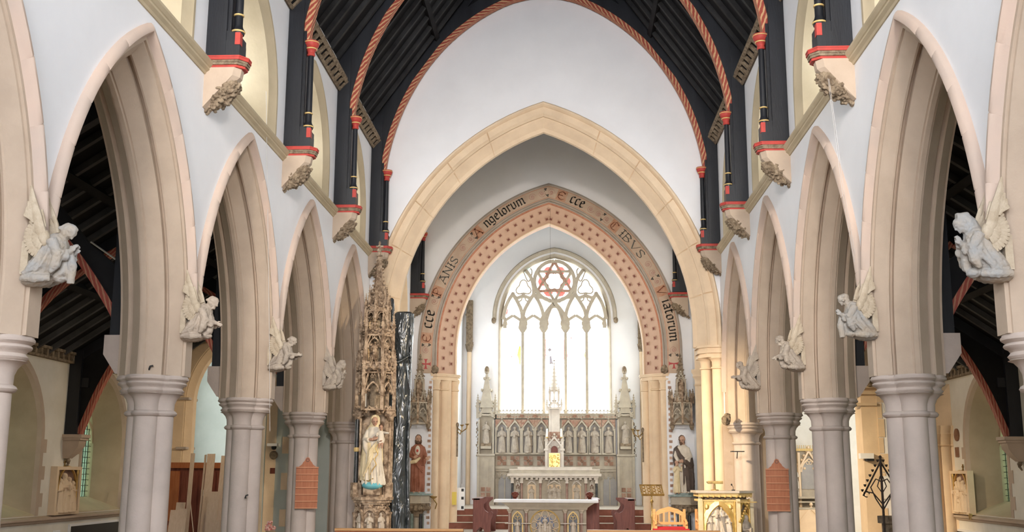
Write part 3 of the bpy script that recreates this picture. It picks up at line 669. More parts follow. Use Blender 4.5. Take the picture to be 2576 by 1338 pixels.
# broad-nib lettering
STR = {  # strokes on a 0..w by 0..1 (x height) grid
 'c': (.5, [[(.42, .92), (.3, 1), (.1, .85), (.1, .15), (.25, 0), (.42, .12)]]),
 'e': (.5, [[(.1, .5), (.42, .68), (.3, 1), (.1, .85), (.1, .15), (.25, 0), (.42, .12)]]),
 'i': (.3, [[(.05, .9), (.14, 1), (.14, 0), (.26, .1)], [(.14, 1.22), (.2, 1.3)]]),
 'a': (.55, [[(.1, .9), (.25, 1), (.42, .86), (.42, .05), (.5, 0)], [(.42, .52), (.2, .48), (.1, .3), (.12, .08), (.25, 0), (.42, .15)]]),
 't': (.4, [[(.14, 1.3), (.14, .12), (.25, 0), (.36, .1)], [(.02, 1), (.34, 1)]]),
 'o': (.52, [[(.1, .85), (.1, .15), (.25, 0), (.42, .15), (.42, .85), (.27, 1), (.1, .85)]]),
 'r': (.42, [[(.05, .9), (.14, 1), (.14, 0), (.22, .06)], [(.14, .85), (.3, 1), (.4, .86)]]),
 'u': (.55, [[(.04, .92), (.12, 1), (.12, .12), (.25, 0), (.42, .14)], [(.42, 1), (.42, .02), (.52, .1)]]),
 'v': (.55, [[(.04, .92), (.12, 1), (.12, .12), (.25, 0), (.42, .14)], [(.36, 1), (.42, .92), (.42, .12)]]),
 'm': (.82, [[(.04, .9), (.12, 1), (.12, 0), (.2, .06)], [(.12, .85), (.3, 1), (.4, .88), (.4, 0), (.48, .06)], [(.4, .85), (.58, 1), (.68, .88), (.68, .08), (.78, .02)]]),
 'n': (.55, [[(.04, .9), (.12, 1), (.12, 0), (.2, .06)], [(.12, .85), (.3, 1), (.42, .86), (.42, .08), (.52, .02)]]),
 'g': (.55, [[(.42, .9), (.25, 1), (.1, .85), (.1, .2), (.25, .08), (.42, .2)], [(.42, 1), (.42, -.2), (.28, -.36), (.08, -.28)]]),
 'l': (.3, [[(.06, 1.4), (.14, 1.45), (.14, .1), (.28, .04)]]),
 'A': (.95, [[(.05, 0), (.45, 1.3), (.85, 0)], [(.2, .5), (.7, .5)], [(.2, 1.3), (.7, 1.3)], [(.0, 0), (.2, 0)], [(.7, 0), (.95, 0)]]),
 'N': (.85, [[(.1, 0), (.1, 1.3)], [(.1, 1.3), (.7, 0)], [(.7, 0), (.7, 1.3)], [(0, 1.3), (.2, 1.3)], [(.6, 1.3), (.8, 1.3)]]),
 'I': (.4, [[(.2, 0), (.2, 1.3)], [(.05, 0), (.35, 0)], [(.05, 1.3), (.35, 1.3)], [(.08, .65), (.32, .65)]]),
 'S': (.75, [[(.6, 1.1), (.4, 1.3), (.12, 1.1), (.15, .8), (.55, .5), (.6, .2), (.35, 0), (.08, .2)]]),
 'B': (.8, [[(.12, 0), (.12, 1.3)], [(.02, 1.3), (.4, 1.3), (.62, 1.0), (.4, .7), (.12, .7)], [(.4, .7), (.68, .36), (.4, 0), (.02, 0)]]),
 'V': (.85, [[(.05, 1.3), (.42, 0), (.8, 1.3)], [(.2, 1.3), (.0, 1.15)]]),
 'E': (.8, [[(.65, 1.1), (.4, 1.3), (.1, 1.0), (.08, .3), (.38, 0), (.68, .2)], [(.1, .66), (.5, .66)], [(.66, 1.2), (.66, .95)]]),
 'P': (.8, [[(.15, 0), (.15, 1.3)], [(.02, 1.3), (.45, 1.3), (.68, 1.0), (.45, .62), (.15, .62)], [(.0, 0), (.3, 0)]]),
 'C': (.8, [[(.68, 1.1), (.4, 1.3), (.1, 1.0), (.08, .3), (.38, 0), (.70, .2)], [(.68, 1.2), (.68, .95)], [(.32, .25), (.32, 1.1)]]),
}
def letters(mb, text, s0, s1, size, r_base, pen=.10):
    W = sum(STR[ch][0] for ch in text); k = (s1-s0)/W; x = 0
    nb = Vector((pen*.62, 0, pen*.62))
    for ch in text:
        w_, st = STR[ch]; m = pa_mtx(s0+(x+w_/2)*k, r_base)
        for s_ in st:
            for (ax, az), (bx, bz) in zip(s_[:-1], s_[1:]):
                p = Vector(((ax-w_/2)*k, 0, az*size)); q = Vector(((bx-w_/2)*k, 0, bz*size)); h = nb*size*1.25*.5
                t_ = Vector((-h.z, 0, h.x))*.28
                poly = [p-h, p+h, q+h, q-h]
                mb.prism([(v.x, v.z) for v in poly], -.006, 0, mtx=m)
                d = (q-p); d = d.normalized() if d.length > 0 else d; e = Vector((-d.z, 0, d.x))*size*.035
                mb.prism([(v.x, v.z) for v in (p-e, p+e, q+e, q-e)], -.006, 0, mtx=m)
        x += w_
for word, s0, s1, sz, rb, mm, pen in (('cce', 1.46, 2.08, .24, .37, 'ink', .24), ('ANIS', 3.02, 4.02, .20, .38, 'faded', .2), ('ngelorvm', 5.42, 7.0, .21, .35, 'ink', .24),
        ('cce', 8.6, 9.12, .23, .36, 'ink', .24), ('IBVS', 10.6, 11.75, .20, .38, 'faded', .2), ('iatorvm', 13.28, 14.68, .21, .35, 'ink', .24)):
    mb = MB(); letters(mb, word, s0, s1, sz, rb, pen); mb.build('lettering', M[mm], pa)
inl = MB(); IG = mat('faded_orange_paint', (.44, .22, .13), (.50, .32, .22), 7, .9, 0)
for ch, s_ in (('E', 1.15), ('P', 2.72), ('A', 5.1), ('E', 8.3), ('C', 10.33), ('V', 12.98)):
    m = pa_mtx(s_, .25); MB().box(-.17, .17, -.002, .0, -.17, .17, m).build('initial_ground', IG, pa)
    letters(inl, ch, s_-.14, s_+.14, .22, .39, .22)
inl.build('initial', M['terracotta'], pa)
scr = MB(); lf = MB(); ct = 0
for a_, b_ in ((.55, .95), (2.2, 2.55), (4.2, 4.95), (7.1, 8.1), (9.2, 10.15), (11.85, 12.8), (14.78, 15.1)):
    n = max(1, round((b_-a_)/.36))
    for i in range(n):
        s_ = a_+(b_-a_)*(i+.5)/n; m = pa_mtx(s_, .25); ct += 1; f = 1 if ct % 2 else -1
        pts = [(.125*(1-q/26)*cos(q*.5*f), -.003, f*.125*(1-q/26)*sin(q*.5)) for q in range(22)]
        scr.tube(pts, .009, 4, mtx=m)
        for q in range(5): scr.ell((.035*cos(q*1.257), -.003, .035*sin(q*1.257)), (.02, .003, .02), 6, 3, m)
        if i % 2 == (1 if n > 1 else 0):
            for (lx, lz) in ((.17, .11*f), (.17, -.11*f)):
                for q in range(3): lf.ell((lx+.027*cos(q*2.09+.5), -.003, lz+.027*sin(q*2.09+.5)), (.025, .003, .025), 6, 3, m)
                lf.tube([(lx, -.003, lz), (lx-.07, -.003, lz*.3)], .006, 4, mtx=m)
scr.build('painted_scroll', mat('rose_scroll_paint', (.40, .21, .17), (.46, .3, .24), 9, .9, 0), pa); lf.build('painted_leaf', M['ink'], pa)
cr_ = MB(); cr_.j = True
for s_ in (.30, 15.38):
    m = pa_mtx(s_, .25)
    for q in range(4):
        R = m @ Matrix.Rotation(q*PI/2, 4, 'Y')
        cr_.prism([(-.015, 0), (.015, 0), (.035, .13), (.075, .16), (-.075, .16), (-.035, .13)], -.005, 0, mtx=R)
cr_.build('painted_cross', mat('crimson_cross_paint', (.42, .08, .08), None, rough=.9, bump=0), pa)
for s in (-1, 1):     # jamb shafts, caps, carved stops
    for (x, d, r) in ((3.12, .70, .13), (3.40, .42, .17), (3.66, .14, .11)):
        mb = MB(); mb.lathe([(.6, r+.01), (5.0, r)], 16, (s*x, d)); mb.build('shaft', M['stone_gold'], pa, 60)
        mb = MB(); mb.lathe([(4.96, r), (4.98, r+.03), (5.01, r+.03), (5.03, r), (5.18, r+.01), (5.26, r+.05), (5.3, r+.05)], 16, (s*x, d)); mb.build('bell', M['stone_gold'], pa, 50)
    mb = MB(); mb.box(*sorted((s*3.2, s*3.74)), .3, .9, .6, 5.3); mb.build('respond', M['stone_gold'], pa)
    mb = MB()
    for z0_, z1_, e in ((5.29, 5.34, .02), (5.34, 5.41, -.02), (5.41, 5.46, .03), (5.46, 5.5, .05)):
        mb.prism([(s*(2.98-e), .6), (s*(3.3), .2-e), (s*(3.62), .0-e), (s*(3.78+e), -.0-e), (s*3.78, .9), (s*(2.98-e), .9)], z0_, z1_, 'z')
    mb.build('abacus', M['stone_gold'], pa)
    mb = MB(); mb.ell((s*3.68, -.05, 5.62), (.11, .09, .14)); mb.ell((s*3.68, -.1, 5.7), (.06, .06, .06)); mb.ell((s*3.74, -.09, 5.56), (.06, .06, .06)); mb.ell((s*3.62, -.09, 5.58), (.06, .06, .06))
    sculpt(mb, 'carved_stop', M['stone_brown'], pa, .02, 1, .02, 20)
    for i in range(27):    # painted brick quoins on the white strip
        if i % 1 == 0: 
            z = .75+i*.17; e = .055 if i % 2 else .03
            MB().box(*sorted((s*3.78, s*(3.83+e))), -.014, .0, z, z+.085).build('quoin_brick', M['tilered' if i % 2 else 'paint_pink'], pa)
# ================================================ ROOF TRUSSES
RIB = [(4.13, 10.12), (4.08, 10.5), (3.98, 10.95), (3.85, 11.4), (3.66, 11.9), (3.38, 12.47), (3.03, 13.03), (2.6, 13.56), (2.1, 14.03), (1.5, 14.46), (.8, 14.80), (0, 14.97)]
def crom(P, n):
    out = []
    for i in range(len(P)-1):
        p0 = Vector(P[max(i-1, 0)]); p1 = Vector(P[i]); p2 = Vector(P[i+1]); p3 = Vector(P[min(i+2, len(P)-1)])
        for j in range(n):
            t = j/n; out.append(.5*((2*p1)+(p2-p0)*t+(2*p0-5*p1+4*p2-p3)*t*t+(3*p1-p0-3*p2+p3)*t**3))
    out.append(Vector(P[-1])); return out
RR = crom(RIB, 3)
def offs(P, o, sym=True):
    out = []
    for i, p in enumerate(P):
        d = P[min(i+1, len(P)-1)]-P[max(i-1, 0)]; d = d.normalized(); n = Vector((d.y, -d.x))   # outward from centre
        if sym and i == len(P)-1: n = Vector((0, 1))
        if n.x < -.01: n = -n
        out.append(p+n*o)
    return out
def truss():
    R = {}
    In, Out = offs(RR, -.0), offs(RR, .15)
    mb = MB(); vs = []; uvs = []; fs = []; L = 0
    path = [Vector((p.x, p.y)) for p in RR]+[Vector((-p.x, p.y)) for p in RR[::-1][1:]]
    Oi = [Vector(p) for p in In]+[Vector((-p.x, p.y)) for p in In[::-1][1:]]; Oo = [Vector(p) for p in Out]+[Vector((-p.x, p.y)) for p in Out[::-1][1:]]
    prev = None
    for i, (a, b) in enumerate(zip(Oi, Oo)):
        if prev is not None: L += (a-prev).length
        prev = a
        for (p, d, v) in ((a, .09, -.1), (a, -.09, .1), (b, -.09, .25), (b, .09, .45)):
            vs.append((p.x, d, p.y)); uvs.append((L*4.2, v*6))
    n = len(Oi)
    for i in range(n-1):
        for k in range(3): fs.append((i*4+k, i*4+k+1, i*4+4+k+1, i*4+4+k))
        fs.append((i*4+3, i*4, i*4+4, i*4+7))
    mb.v = vs; mb.f = fs; mb.uv = uvs; R['rib'] = mb.mesh('rib', M['twist'], 40)
    # dark edge rolls either side + arch board behind
    mb = MB()
    Bi, Bo = offs(RR, .13), offs(RR, .42)
    for sg in (1, -1): mb.loft([[(sg*a.x, -.13, a.y), (sg*b.x, -.13, b.y), (sg*b.x, .13, b.y), (sg*a.x, .13, a.y)] for a, b in zip(Bi, Bo)])
    R['arch_board'] = mb.mesh('arch_board', M['black'])
    mb = MB()
    for sg in (1, -1):
        rings = []
        for a in offs(RR, .3):
            zr = 11.35+(4.62-a.x)*1.418; q = (a.x, max(zr, a.y)) if a.y > 11 else (4.6, a.y)
            rings.append([(sg*a.x, -.06, a.y), (sg*q[0], -.06, q[1]), (sg*q[0], .06, q[1]), (sg*a.x, .06, a.y)])
        mb.loft(rings)
    R['spandrel_board'] = mb.mesh('spandrel_board', M['black_matt'])
    mb = MB(); 
    for sg in (1, -1): mb.prism([(sg*4.62, 11.3), (sg*0, 17.85), (0, 17.5), (sg*4.62, 10.95)], -.11, .11)
    R['principal_rafter'] = mb.mesh('principal_rafter', M['black'])
    for sg in (1, -1):
        mb = MB(); mb.box(*sorted((sg*4.51, sg*4.22)), -.155, .155, 8.08, 11.6); mb.box(*sorted((sg*4.3, sg*4.02)), -.13, .13, 9.95, 11.2) if 0 else None
        mb.box(*sorted((sg*4.24, sg*4.17)), -.10, .10, 8.45, 10.3)
        R['wall_post%d' % sg] = mb.mesh('wall_post', M['black'])
        mb = MB(); mb.box(*sorted((sg*4.25, sg*4.02)), -.15, .15, 8.08, 8.30); mb.prism([(sg*4.25, 8.3), (sg*4.02, 8.3), (sg*4.02, 8.38), (sg*4.06, 8.42), (sg*4.25, 8.46)], -.14, .14)
        R['post_foot%d' % sg] = mb.mesh('post_foot', M['black'])
        R['red_block%d' % sg] = MB().box(*sorted((sg*4.09, sg*4.015)), -.158, -.05, 8.24, 8.42).mesh('red_block', M['red'])
        c = (sg*4.10, -.0)
        R['colonnette%d' % sg] = MB().lathe([(8.44, .085), (8.5, .095), (8.54, .07), (8.58, .06), (8.75, .06), (9.9, .052)], 14, c).mesh('colonnette', M['black'], 60)
        R['gold_ring%d' % sg] = MB().lathe([(8.47, .098), (8.475, .102), (8.49, .102), (8.495, .098)], 14, c).lathe([(8.72, .062), (8.725, .074), (8.745, .074), (8.75, .062)], 14, c).mesh('gold_ring', M['goldpaint'], 60)
        R['capital%d' % sg] = MB().lathe([(9.84, .06), (9.86, .075), (9.88, .07), (9.9, .065), (9.94, .075), (9.97, .10), (9.99, .09), (10.0, .11), (10.05, .135), (10.09, .14), (10.12, .14)], 16, c).mesh('capital', M['red'], 60)
        R['capital_gilding%d' % sg] = MB().lathe([(9.965, .10), (9.97, .107), (9.985, .107), (9.99, .1)], 16, c).lathe([(10.085, .14), (10.09, .146), (10.10, .146), (10.105, .14)], 16, c).mesh('capital_gilding', M['goldpaint'], 60)
    return R
TR = truss()
def put_truss(y, lab, x_only=None):
    t = thing('roof_truss', lab, 'roof truss', (0, y, 0), 0, 'arched roof trusses')
    for nm in ('rib', 'arch_board', 'spandrel_board', 'principal_rafter'): link(TR[nm], nm, t)
    for sg in (1, -1):
        p = link(TR['wall_post%d' % sg], 'wall_post', t)
        link(TR['post_foot%d' % sg], 'post_foot', p); link(TR['red_block%d' % sg], 'red_block', p)
        c = link(TR['colonnette%d' % sg], 'colonnette', t)
        for nm in ('gold_ring', 'capital', 'capital_gilding'): link(TR[nm+'%d' % sg], nm, c)
for k, y in enumerate(PY):
    if k < 4: continue
    yy = y if k < 7 else CW-.16
    put_truss(yy, {7: 'black arched truss with red and gold rib framing the white gable wall', 6: 'black arched truss with red and gold rib, next before the white gable', 5: 'black arched truss with red capitals, second before the white gable', 4: 'nearest black roof truss, only its wall posts in view', 3: 'black roof truss above the viewer, out of the picture'}[k])
put_truss(34.34, 'black chancel roof truss standing above the painted arch')
# ================================================ CORBELS
def corbel_parts():
    R = {}
    # local: wall plane at x=0, projects to +x ; centre y=0 ; z absolute
    P = [(0, 7.90), (.48, 7.90), (.48, 7.93), (.50, 7.94), (.50, 7.955), (.0, 7.955)]
    def lay(e, z0_, z1_): return [(-.02, -.17-e), (.46+e, -.17-e), (.56+e, -.07), (.56+e, .07), (.46+e, .17+e), (-.02, .17+e)], z0_, z1_
    a = MB(); b = MB()
    for (e, z0_, z1_, q) in ((-.01, 7.90, 7.935, a), (.01, 7.935, 7.97, b), (.02, 7.97, 8.0, b), (.035, 8.0, 8.04, a), (.04, 8.04, 8.06, a)):
        p, u_, v_ = lay(e, z0_, z1_); q.prism(p, u_, v_, 'z')
    R['red_ledge'] = a.mesh('red_ledge', M['red']); R['ledge_moulding'] = b.mesh('ledge_moulding', M['stone_brown'])
    m = MB(); m.loft([[(-.02, -.16, 7.9), (.42, -.16, 7.9), (.50, -.06, 7.9), (.50, .06, 7.9), (.42, .16, 7.9), (-.02, .16, 7.9)],
                      [(-.02, -.16, 7.78), (.40, -.16, 7.78), (.48, -.06, 7.78), (.48, .06, 7.78), (.40, .16, 7.78), (-.02, .16, 7.78)],
                      [(-.02, -.15, 7.32), (.0, -.15, 7.32), (.02, -.06, 7.32), (.02, .06, 7.32), (.0, .15, 7.32), (-.02, .15, 7.32)]])
    R['stone_block'] = m.mesh('stone_block', M['stone'])
    vs = []
    for v in range(3):
        m = MB(); rg = random.Random(v+3)
        ax = Vector((.34, 0, .34)).normalized(); c0 = Vector((.24, 0, 7.55))
        m.ell(c0, (.12, .14, .27), 12, 8, rot=rot3('Y', PI/4.2)); m.ell(c0+ax*.1, (.13, .17, .17), 12, 8, rot=rot3('Y', PI/4))
        m.tube([c0-ax*.42, c0-ax*.3, c0-ax*.15], [.03, .05, .09], 8); m.ell(c0-ax*.34, (.05, .06, .05))
        for i in range(70):
            t_ = rg.uniform(-.24, .25); a_ = rg.uniform(0, 2*PI); rr = .15*sqrt(max(0.02, 1-(t_/.3)**2))
            n1 = Vector((0, 1, 0)); n2 = ax.cross(n1)
            p = c0+ax*t_+n1*cos(a_)*rr+n2*sin(a_)*rr*.85
            m.ell(p, (.035, .03, .05), 6, 4, rot=rot3('X', rg.uniform(0, 3)) @ rot3('Y', rg.uniform(0, 3)))
        vs.append(m)
    R['fol'] = vs; return R
CP = corbel_parts(); FOL = []
for i, m in enumerate(CP['fol']):
    o = sculpt(m, 'carved_foliage', M['stone_brown'], None, .011, 1, .022, 26); FOL.append(o.data); bpy.data.objects.remove(o)
def put_corbel(x, y, s, lab, v, zoff=0):
    t = thing('corbel', lab, 'corbel', (x, y, zoff), 0 if s < 0 else PI, 'carved corbels')
    link(CP['stone_block'], 'stone_block', t); link(CP['red_ledge'], 'red_ledge', t); link(CP['ledge_moulding'], 'ledge_moulding', t); link(FOL[v % 3], 'carved_foliage', t)
cl = {7: 'carved leaf corbel in the %s nave corner beside the chancel arch', 6: 'carved leaf corbel with red ledge on the %s nave wall, next to the corner one', 5: 'carved leaf corbel with red ledge on the %s nave wall, third from the chancel', 4: 'nearest and largest carved leaf corbel with red ledge, %s nave wall'}
for s in (-1, 1):
    for k, y in enumerate(PY):
        if k < 4: continue
        put_corbel(s*XW, y if k < 7 else CW-.18, s, cl[k] % SIDE[s], k+(s > 0))
    put_corbel(s*4.47, 34.34, s, 'carved leaf corbel below the %s chancel truss post' % SIDE[s], 1)
# ================================================ AISLE TRUSSES
def aisle_truss(s, y, lab):
    t = thing('aisle_truss', lab, 'roof truss', (0, y, 0), 0, 'aisle roof trusses'); X = AX[s]-.0
    def P(l): return [(s*x, z) for x, z in l]
    dx = X-10.1
    oc = [(9.78+dx, 3.1), (9.62+dx, 3.55), (9.4+dx, 4.1), (9.05+dx, 4.75), (8.6+dx, 5.35), (8.0+dx, 5.85), (7.35+dx*.5, 6.2)]
    ic = [(5.50, 4.14), (5.62, 4.4), (5.85, 4.75), (6.15, 5.15), (6.55, 5.6), (6.95, 5.95), (7.35+dx*.5, 6.2)]
    for path, nm in ((oc, 'outer_brace'), (ic, 'inner_brace')):
        C_ = crom(path, 3); mb = MB(); L = 0; vs = []; uvs = []; prev = None
        for i, p in enumerate(C_):
            if prev is not None: L += (p-prev).length
            prev = p; d = (C_[min(i+1, len(C_)-1)]-C_[max(i-1, 0)]).normalized(); n_ = Vector((-d.y, d.x)); n_ = n_ if n_.y > 0 else -n_
            q = p+n_*.10
            for (pp, dd, v) in ((p, .08, 0), (p, -.08, .3), (q, -.08, .6), (q, .08, .9)): vs.append((s*pp.x, dd, pp.y)); uvs.append((L*2.5, v*2))
        mb.v = vs; n = len(C_)
        for i in range(n-1):
            for k in range(4): mb.f.append((i*4+k, i*4+(k+1) % 4, i*4+4+(k+1) % 4, i*4+4+k))
        mb.uv = uvs; mb.build(nm, M['twist_red'], t, 40)
        mb = MB(); rf = lambda x: 4.8+(X-x)*(3.1/(X-5.35))
        mb.loft([[(s*p.x, -.06, p.y+.06), (s*p.x, .06, p.y+.06), (s*(p.x if p.y > 4.9 else (X if nm[0] == 'o' else 5.42)), .06, min(rf(p.x), p.y+.42) if p.y > 4.9 else p.y+.07), (s*(p.x if p.y > 4.9 else (X if nm[0] == 'o' else 5.42)), -.06, min(rf(p.x), p.y+.42) if p.y > 4.9 else p.y+.07)] for p in C_])
        mb.build('spandrel_board', M['black_matt'], t)
    mb = MB(); mb.prism([(s*X, rf(X)-.02), (s*5.38, rf(5.38)-.02), (s*5.38, rf(5.38)-.26), (s*X, rf(X)-.26)], -.08, .08); mb.build('principal_rafter', M['black'], t)
    mb = MB(); mb.box(*sorted((s*X, s*(X-.26))), -.14, .14, 3.1, 4.9); mb.box(*sorted((s*(X-.2), s*(X-.42))), -.10, .10, 4.1, 4.3); mb.build('wall_post', M['black'], t)
    mb = MB(); mb.box(*sorted((s*5.40, s*5.58)), -.14, .14, 4.12, 6.2); mb.build('wall_post', M['black'], t)
for s in (-1, 1):
    for k in (3, 4, 5, 6):
        aisle_truss(s, PY[k]-(0 if s < 0 else .0), '%s aisle roof truss with red patterned braces, %s' % (SIDE[s], {6: 'farthest', 5: 'second from the far end', 4: 'third from the far end', 3: 'nearest the viewer'}[k]))
        # small aisle corbels
        mb = MB(); mb.prism([(5.38, 4.12), (5.64, 4.12), (5.64, 3.86), (5.46, 3.60), (5.38, 3.6)], -.16, .16)
        t = tag(mb.build('aisle_corbel', M['stone_grey']), 'plain stone bracket, aisle side of %s arcade, %s' % (SIDE[s], {6: 'at the hymn board pier', 5: 'next nearer pier', 4: 'last whole pier', 3: 'pier cut by picture edge'}[k]), 'corbel', 'aisle side corbels'); t.location = (0, PY[k], 0); t.scale = (s, 1, 1)
        t = thing('wall_corbel', 'moulded stone bracket under the %s aisle wall post, %s' % (SIDE[s], {6: 'above the gilt relief' if s < 0 else 'farthest', 5: 'second from the far end', 4: 'third from the far end', 3: 'nearest the viewer'}[k]), 'corbel', (s*AX[s], PY[k], 0), PI if s > 0 else 0, 'aisle wall corbels')
        mb = MB(); mb.box(-.02, .42, -.22, .22, 3.03, 3.10); mb.box(-.02, .39, -.20, .20, 2.98, 3.03); mb.build('abacus', M['stone'], t)
        mb = MB(); mb.loft([[(-.02, -.17*f, z), (.36*g, -.17*f, z), (.36*g, .17*f, z), (-.02, .17*f, z)] for z, f, g in ((2.98, 1, 1), (2.85, .98, .93), (2.7, .85, .6), (2.6, .6, .3))]); mb.build('block', M['stone'], t, 40)
        mb = MB(); mb.tube([(.05, 0, 2.62), (.08, 0, 2.5), (.04, .02, 2.42)], [.05, .03, .015], 6); mb.ell((.07, 0, 2.55), .05); mb.build('carved_drop', M['stone_brown'], t)
# tie rods / light bars crossing the aisles
for nm, p, q, r, lab in (('tie_rod', (-9.9, 15.2, 5.0), (-5.4, 17.3, 4.75), .011, 'thin bright steel tie rod crossing the left aisle roof'),):
    pass
# ================================================ EAST WINDOW
wE = sempty('window_%d' % wn, (0, 0, 0)); wE['label'] = 'great traceried east window with pale stained glass'; wn += 1
EW = (2.14, .4, 8.22, 4.5)
P = arch_pts(*EW, 0, 14); P = [(u+.15, z) for u, z in P]+[(.15-u, z) for u, z in P[::-1][1:]]
mb = MB(); mb.prism(P, 41.16, 41.165); mb.build('pane', M['glass_stained'], wE)
ew_prof = [(-.02, -.04), (.02, -.02), (.10, .10), (.12, .14), (.12, .3), (-.02, .3)]
mb = MB(); arch_sweep(mb, ew_prof, *EW, 18, u0=.15, mtx=Matrix.Translation((0, 41, 0))); mb.build('frame', M['reredos'], wE, 30)
hp = [(-.16, .02), (-.16, -.10), (-.12, -.15), (-.06, -.14), (-.02, -.08), (.0, .02)]
for m_ in stones([(r-.1, d) for r, d in hp], EW[0], EW[1], EW[2], EW[2]-.05, 18, 0, 4, u0=.15, ns=1):
    o = m_.build('hood_stone', M['reredos'], wE, 40); o.location.y = 41
for s in (-1, 1):
    mb = MB(); mb.ell((.15+s*2.34, 40.86, 8.12), (.09, .09, .12)); mb.ell((.15+s*2.36, 40.8, 8.16), .06); mb.build('carved_stop', M['stone_brown'], wE, 180)
TJ = [0, 0]
def T(x, y):
    px = 1200+x/2.9725; py = 600+y/2.9725
    TJ[0] += 1
    return (.15+(px-1397)/65.8, 41.1+TJ[1], 8.22+(800-py)/(64.4 if py < 800 else 65.75))
def bar(pts, r=.095, nm='tracery_bar', n=4, m='reredos', sub=4):
    for sg in (1, -1):
        Q = [(585+sg*(x-585), y) for x, y in pts]
        C_ = crom(Q, sub) if len(Q) > 2 else [Vector(q) for q in Q]
        TJ[1] = (TJ[1]+.0023) % .031
        mb = MB(); mb.tube([T(p.x, p.y) for p in C_], r, n, flat=1.9); mb.build(nm, M[m], wE, 30)
        if all(abs(x-585) < 1 for x, y in pts): break
for x in (345, 503): bar([(x, 1330), (x, 610)], .075, 'mullion')
bar([(345, 610), (335, 540), (305, 470), (270, 412)]); bar([(345, 610), (356, 540), (392, 470), (430, 412)])
bar([(196, 600), (213, 520), (240, 455), (270, 412)]); bar([(503, 610), (494, 540), (466, 470), (430, 412)])
bar([(503, 610), (512, 570), (545, 520), (585, 478)])
bar([(270, 412), (300, 440), (350, 425), (400, 440), (430, 412)], .08)
bar([(430, 412), (424, 350), (408, 290), (370, 235)]); bar([(430, 412), (470, 435), (520, 445), (548, 462)], .08)
bar([(350, 240), (380, 310), (400, 300), (415, 240), (402, 215)], .035)
ring_ = [(585+152*sin(t), 315-152*cos(t)) for t in [2*PI*i/28 for i in range(29)]]
mb = MB(); mb.tube([T(x, y) for x, y in ring_], .095, 4, flat=1.9); mb.build('tracery_ring', M['reredos'], wE, 30)
for r0, off in ((150, 0), (150, PI)):
    for q in range(3):
        a0 = off+q*2*PI/3; a1 = a0+2*PI/3
        p = (585+r0*sin(a0), 315-r0*cos(a0)); e = (585+r0*sin(a1), 315-r0*cos(a1)); mid = ((p[0]+e[0])/2, (p[1]+e[1])/2); mid = (585+(mid[0]-585)*.98, 315+(mid[1]-315)*.98); TJ[1] += .004
        mb = MB(); mb.tube([T(*p), T(*mid), T(*e)], .07, 4, flat=2); mb.build('star_bar', M['tilered'] if off == 0 else M['reredos'], wE, 30)
mb = MB(); foil = []
for i in range(73):
    t = 2*PI*i/72; r_ = 62+13*abs(sin(3*t)); foil.append((585+r_*sin(t), 315-r_*cos(t)))
mb.tube([T(*p) for p in foil], .08, 4, flat=1.6); mb.build('rose_foil', M['tilered'], wE, 30)
for cx_ in (272, 425, 585):
    hw = 70; top = 505 if cx_ == 585 else 572
    bar([(cx_-hw, 655), (cx_-hw+8, 615), (cx_-30, top+18), (cx_, top)], .075, 'light_head'); 
    if cx_ != 585: bar([(cx_+hw, 655), (cx_+hw-8, 615), (cx_+30, top+18), (cx_, top)], .075, 'light_head')
    for sg in (-1, 1): bar([(cx_+sg*hw, 655), (cx_+sg*(hw-20), 640), (cx_+sg*(hw-14), 600), (cx_+sg*(hw-2), 575)], .04, 'cusp')
for (cx_, cy_, r_) in ((350, 365, 50), (350, 480, 30)):
    for sg in (1, -1):
        mb = MB(); mb.tube([T(585+sg*(cx_+(r_*(1+.25*cos(3*t if r_ > 40 else 4*t)))*sin(t)-585), cy_-(r_*(1+.25*cos(3*t if r_ > 40 else 4*t)))*cos(t)*(1 if r_ > 40 else 1.5)) for t in [2*PI*i/24 for i in range(25)]], .035, 4, flat=1.6); mb.build('foil', M['reredos'], wE, 30)
def gusset(pts, y0=41.0, y1=41.15):
    for sg in (1, -1):
        q = [T(585+sg*(x-585), y) for x, y in pts]; mb = MB(); mb.prism([(p[0], p[2]) for p in q], y0, y1); mb.build('tracery_gusset', M['reredos'], wE)
for x in (345, 503): gusset([(x-34, 668), (x-14, 700), (x+14, 700), (x+34, 668), (x+20, 600), (x, 560), (x-20, 600)])
gusset([(196, 668), (225, 668), (213, 600), (200, 575)])
for x, y in ((270, 412), (430, 412), (548, 462), (350, 425)): gusset([(x+17*cos(a*PI/4), y+17*sin(a*PI/4)) for a in range(8)])
gusset([(565, 470), (605, 470), (590, 500), (580, 500)])
for i in range(7):
    MB().box(-1.95, 2.25, 41.12, 41.135, 5.0+.5*i, 5.012+.5*i).build('saddle_bar', M['reredos'], wE)
def gpane(pts, m, y=41.14):
    q = [T(*p) for p in pts]; mb = MB(); mb.prism([(p[0], p[2]) for p in q], y, y+.004); mb.build('coloured_pane', M[m], wE)
for q in range(6):
    t0 = q*PI/3; 
    gpane([(585+r_*sin(t0+d), 315-r_*cos(t0+d)) for r_, d in ((66, .05), (118, .25), (126, .52), (118, .8), (66, 1.0), (78, .52))], 'glass_red')
gpane([(318, 800), (330, 800), (332, 945), (318, 940), (312, 895), (302, 870)], 'glass_yellow'); gpane([(352, 790), (358, 850), (352, 940), (338, 960), (338, 820)], 'glass_olive')
gpane([(508, 745), (520, 745), (520, 860), (512, 945), (500, 940)], 'glass_pink'); gpane([(655, 750), (668, 750), (682, 880), (665, 930), (652, 900)], 'glass_pink')
gpane([(805, 870), (830, 790), (838, 900), (828, 960)], 'glass_olive'); gpane([(858, 1170), (868, 1155), (878, 1205), (858, 1210)], 'glass_blue'); gpane([(532, 828), (548, 815), (562, 830), (546, 845)], 'glass_violet')
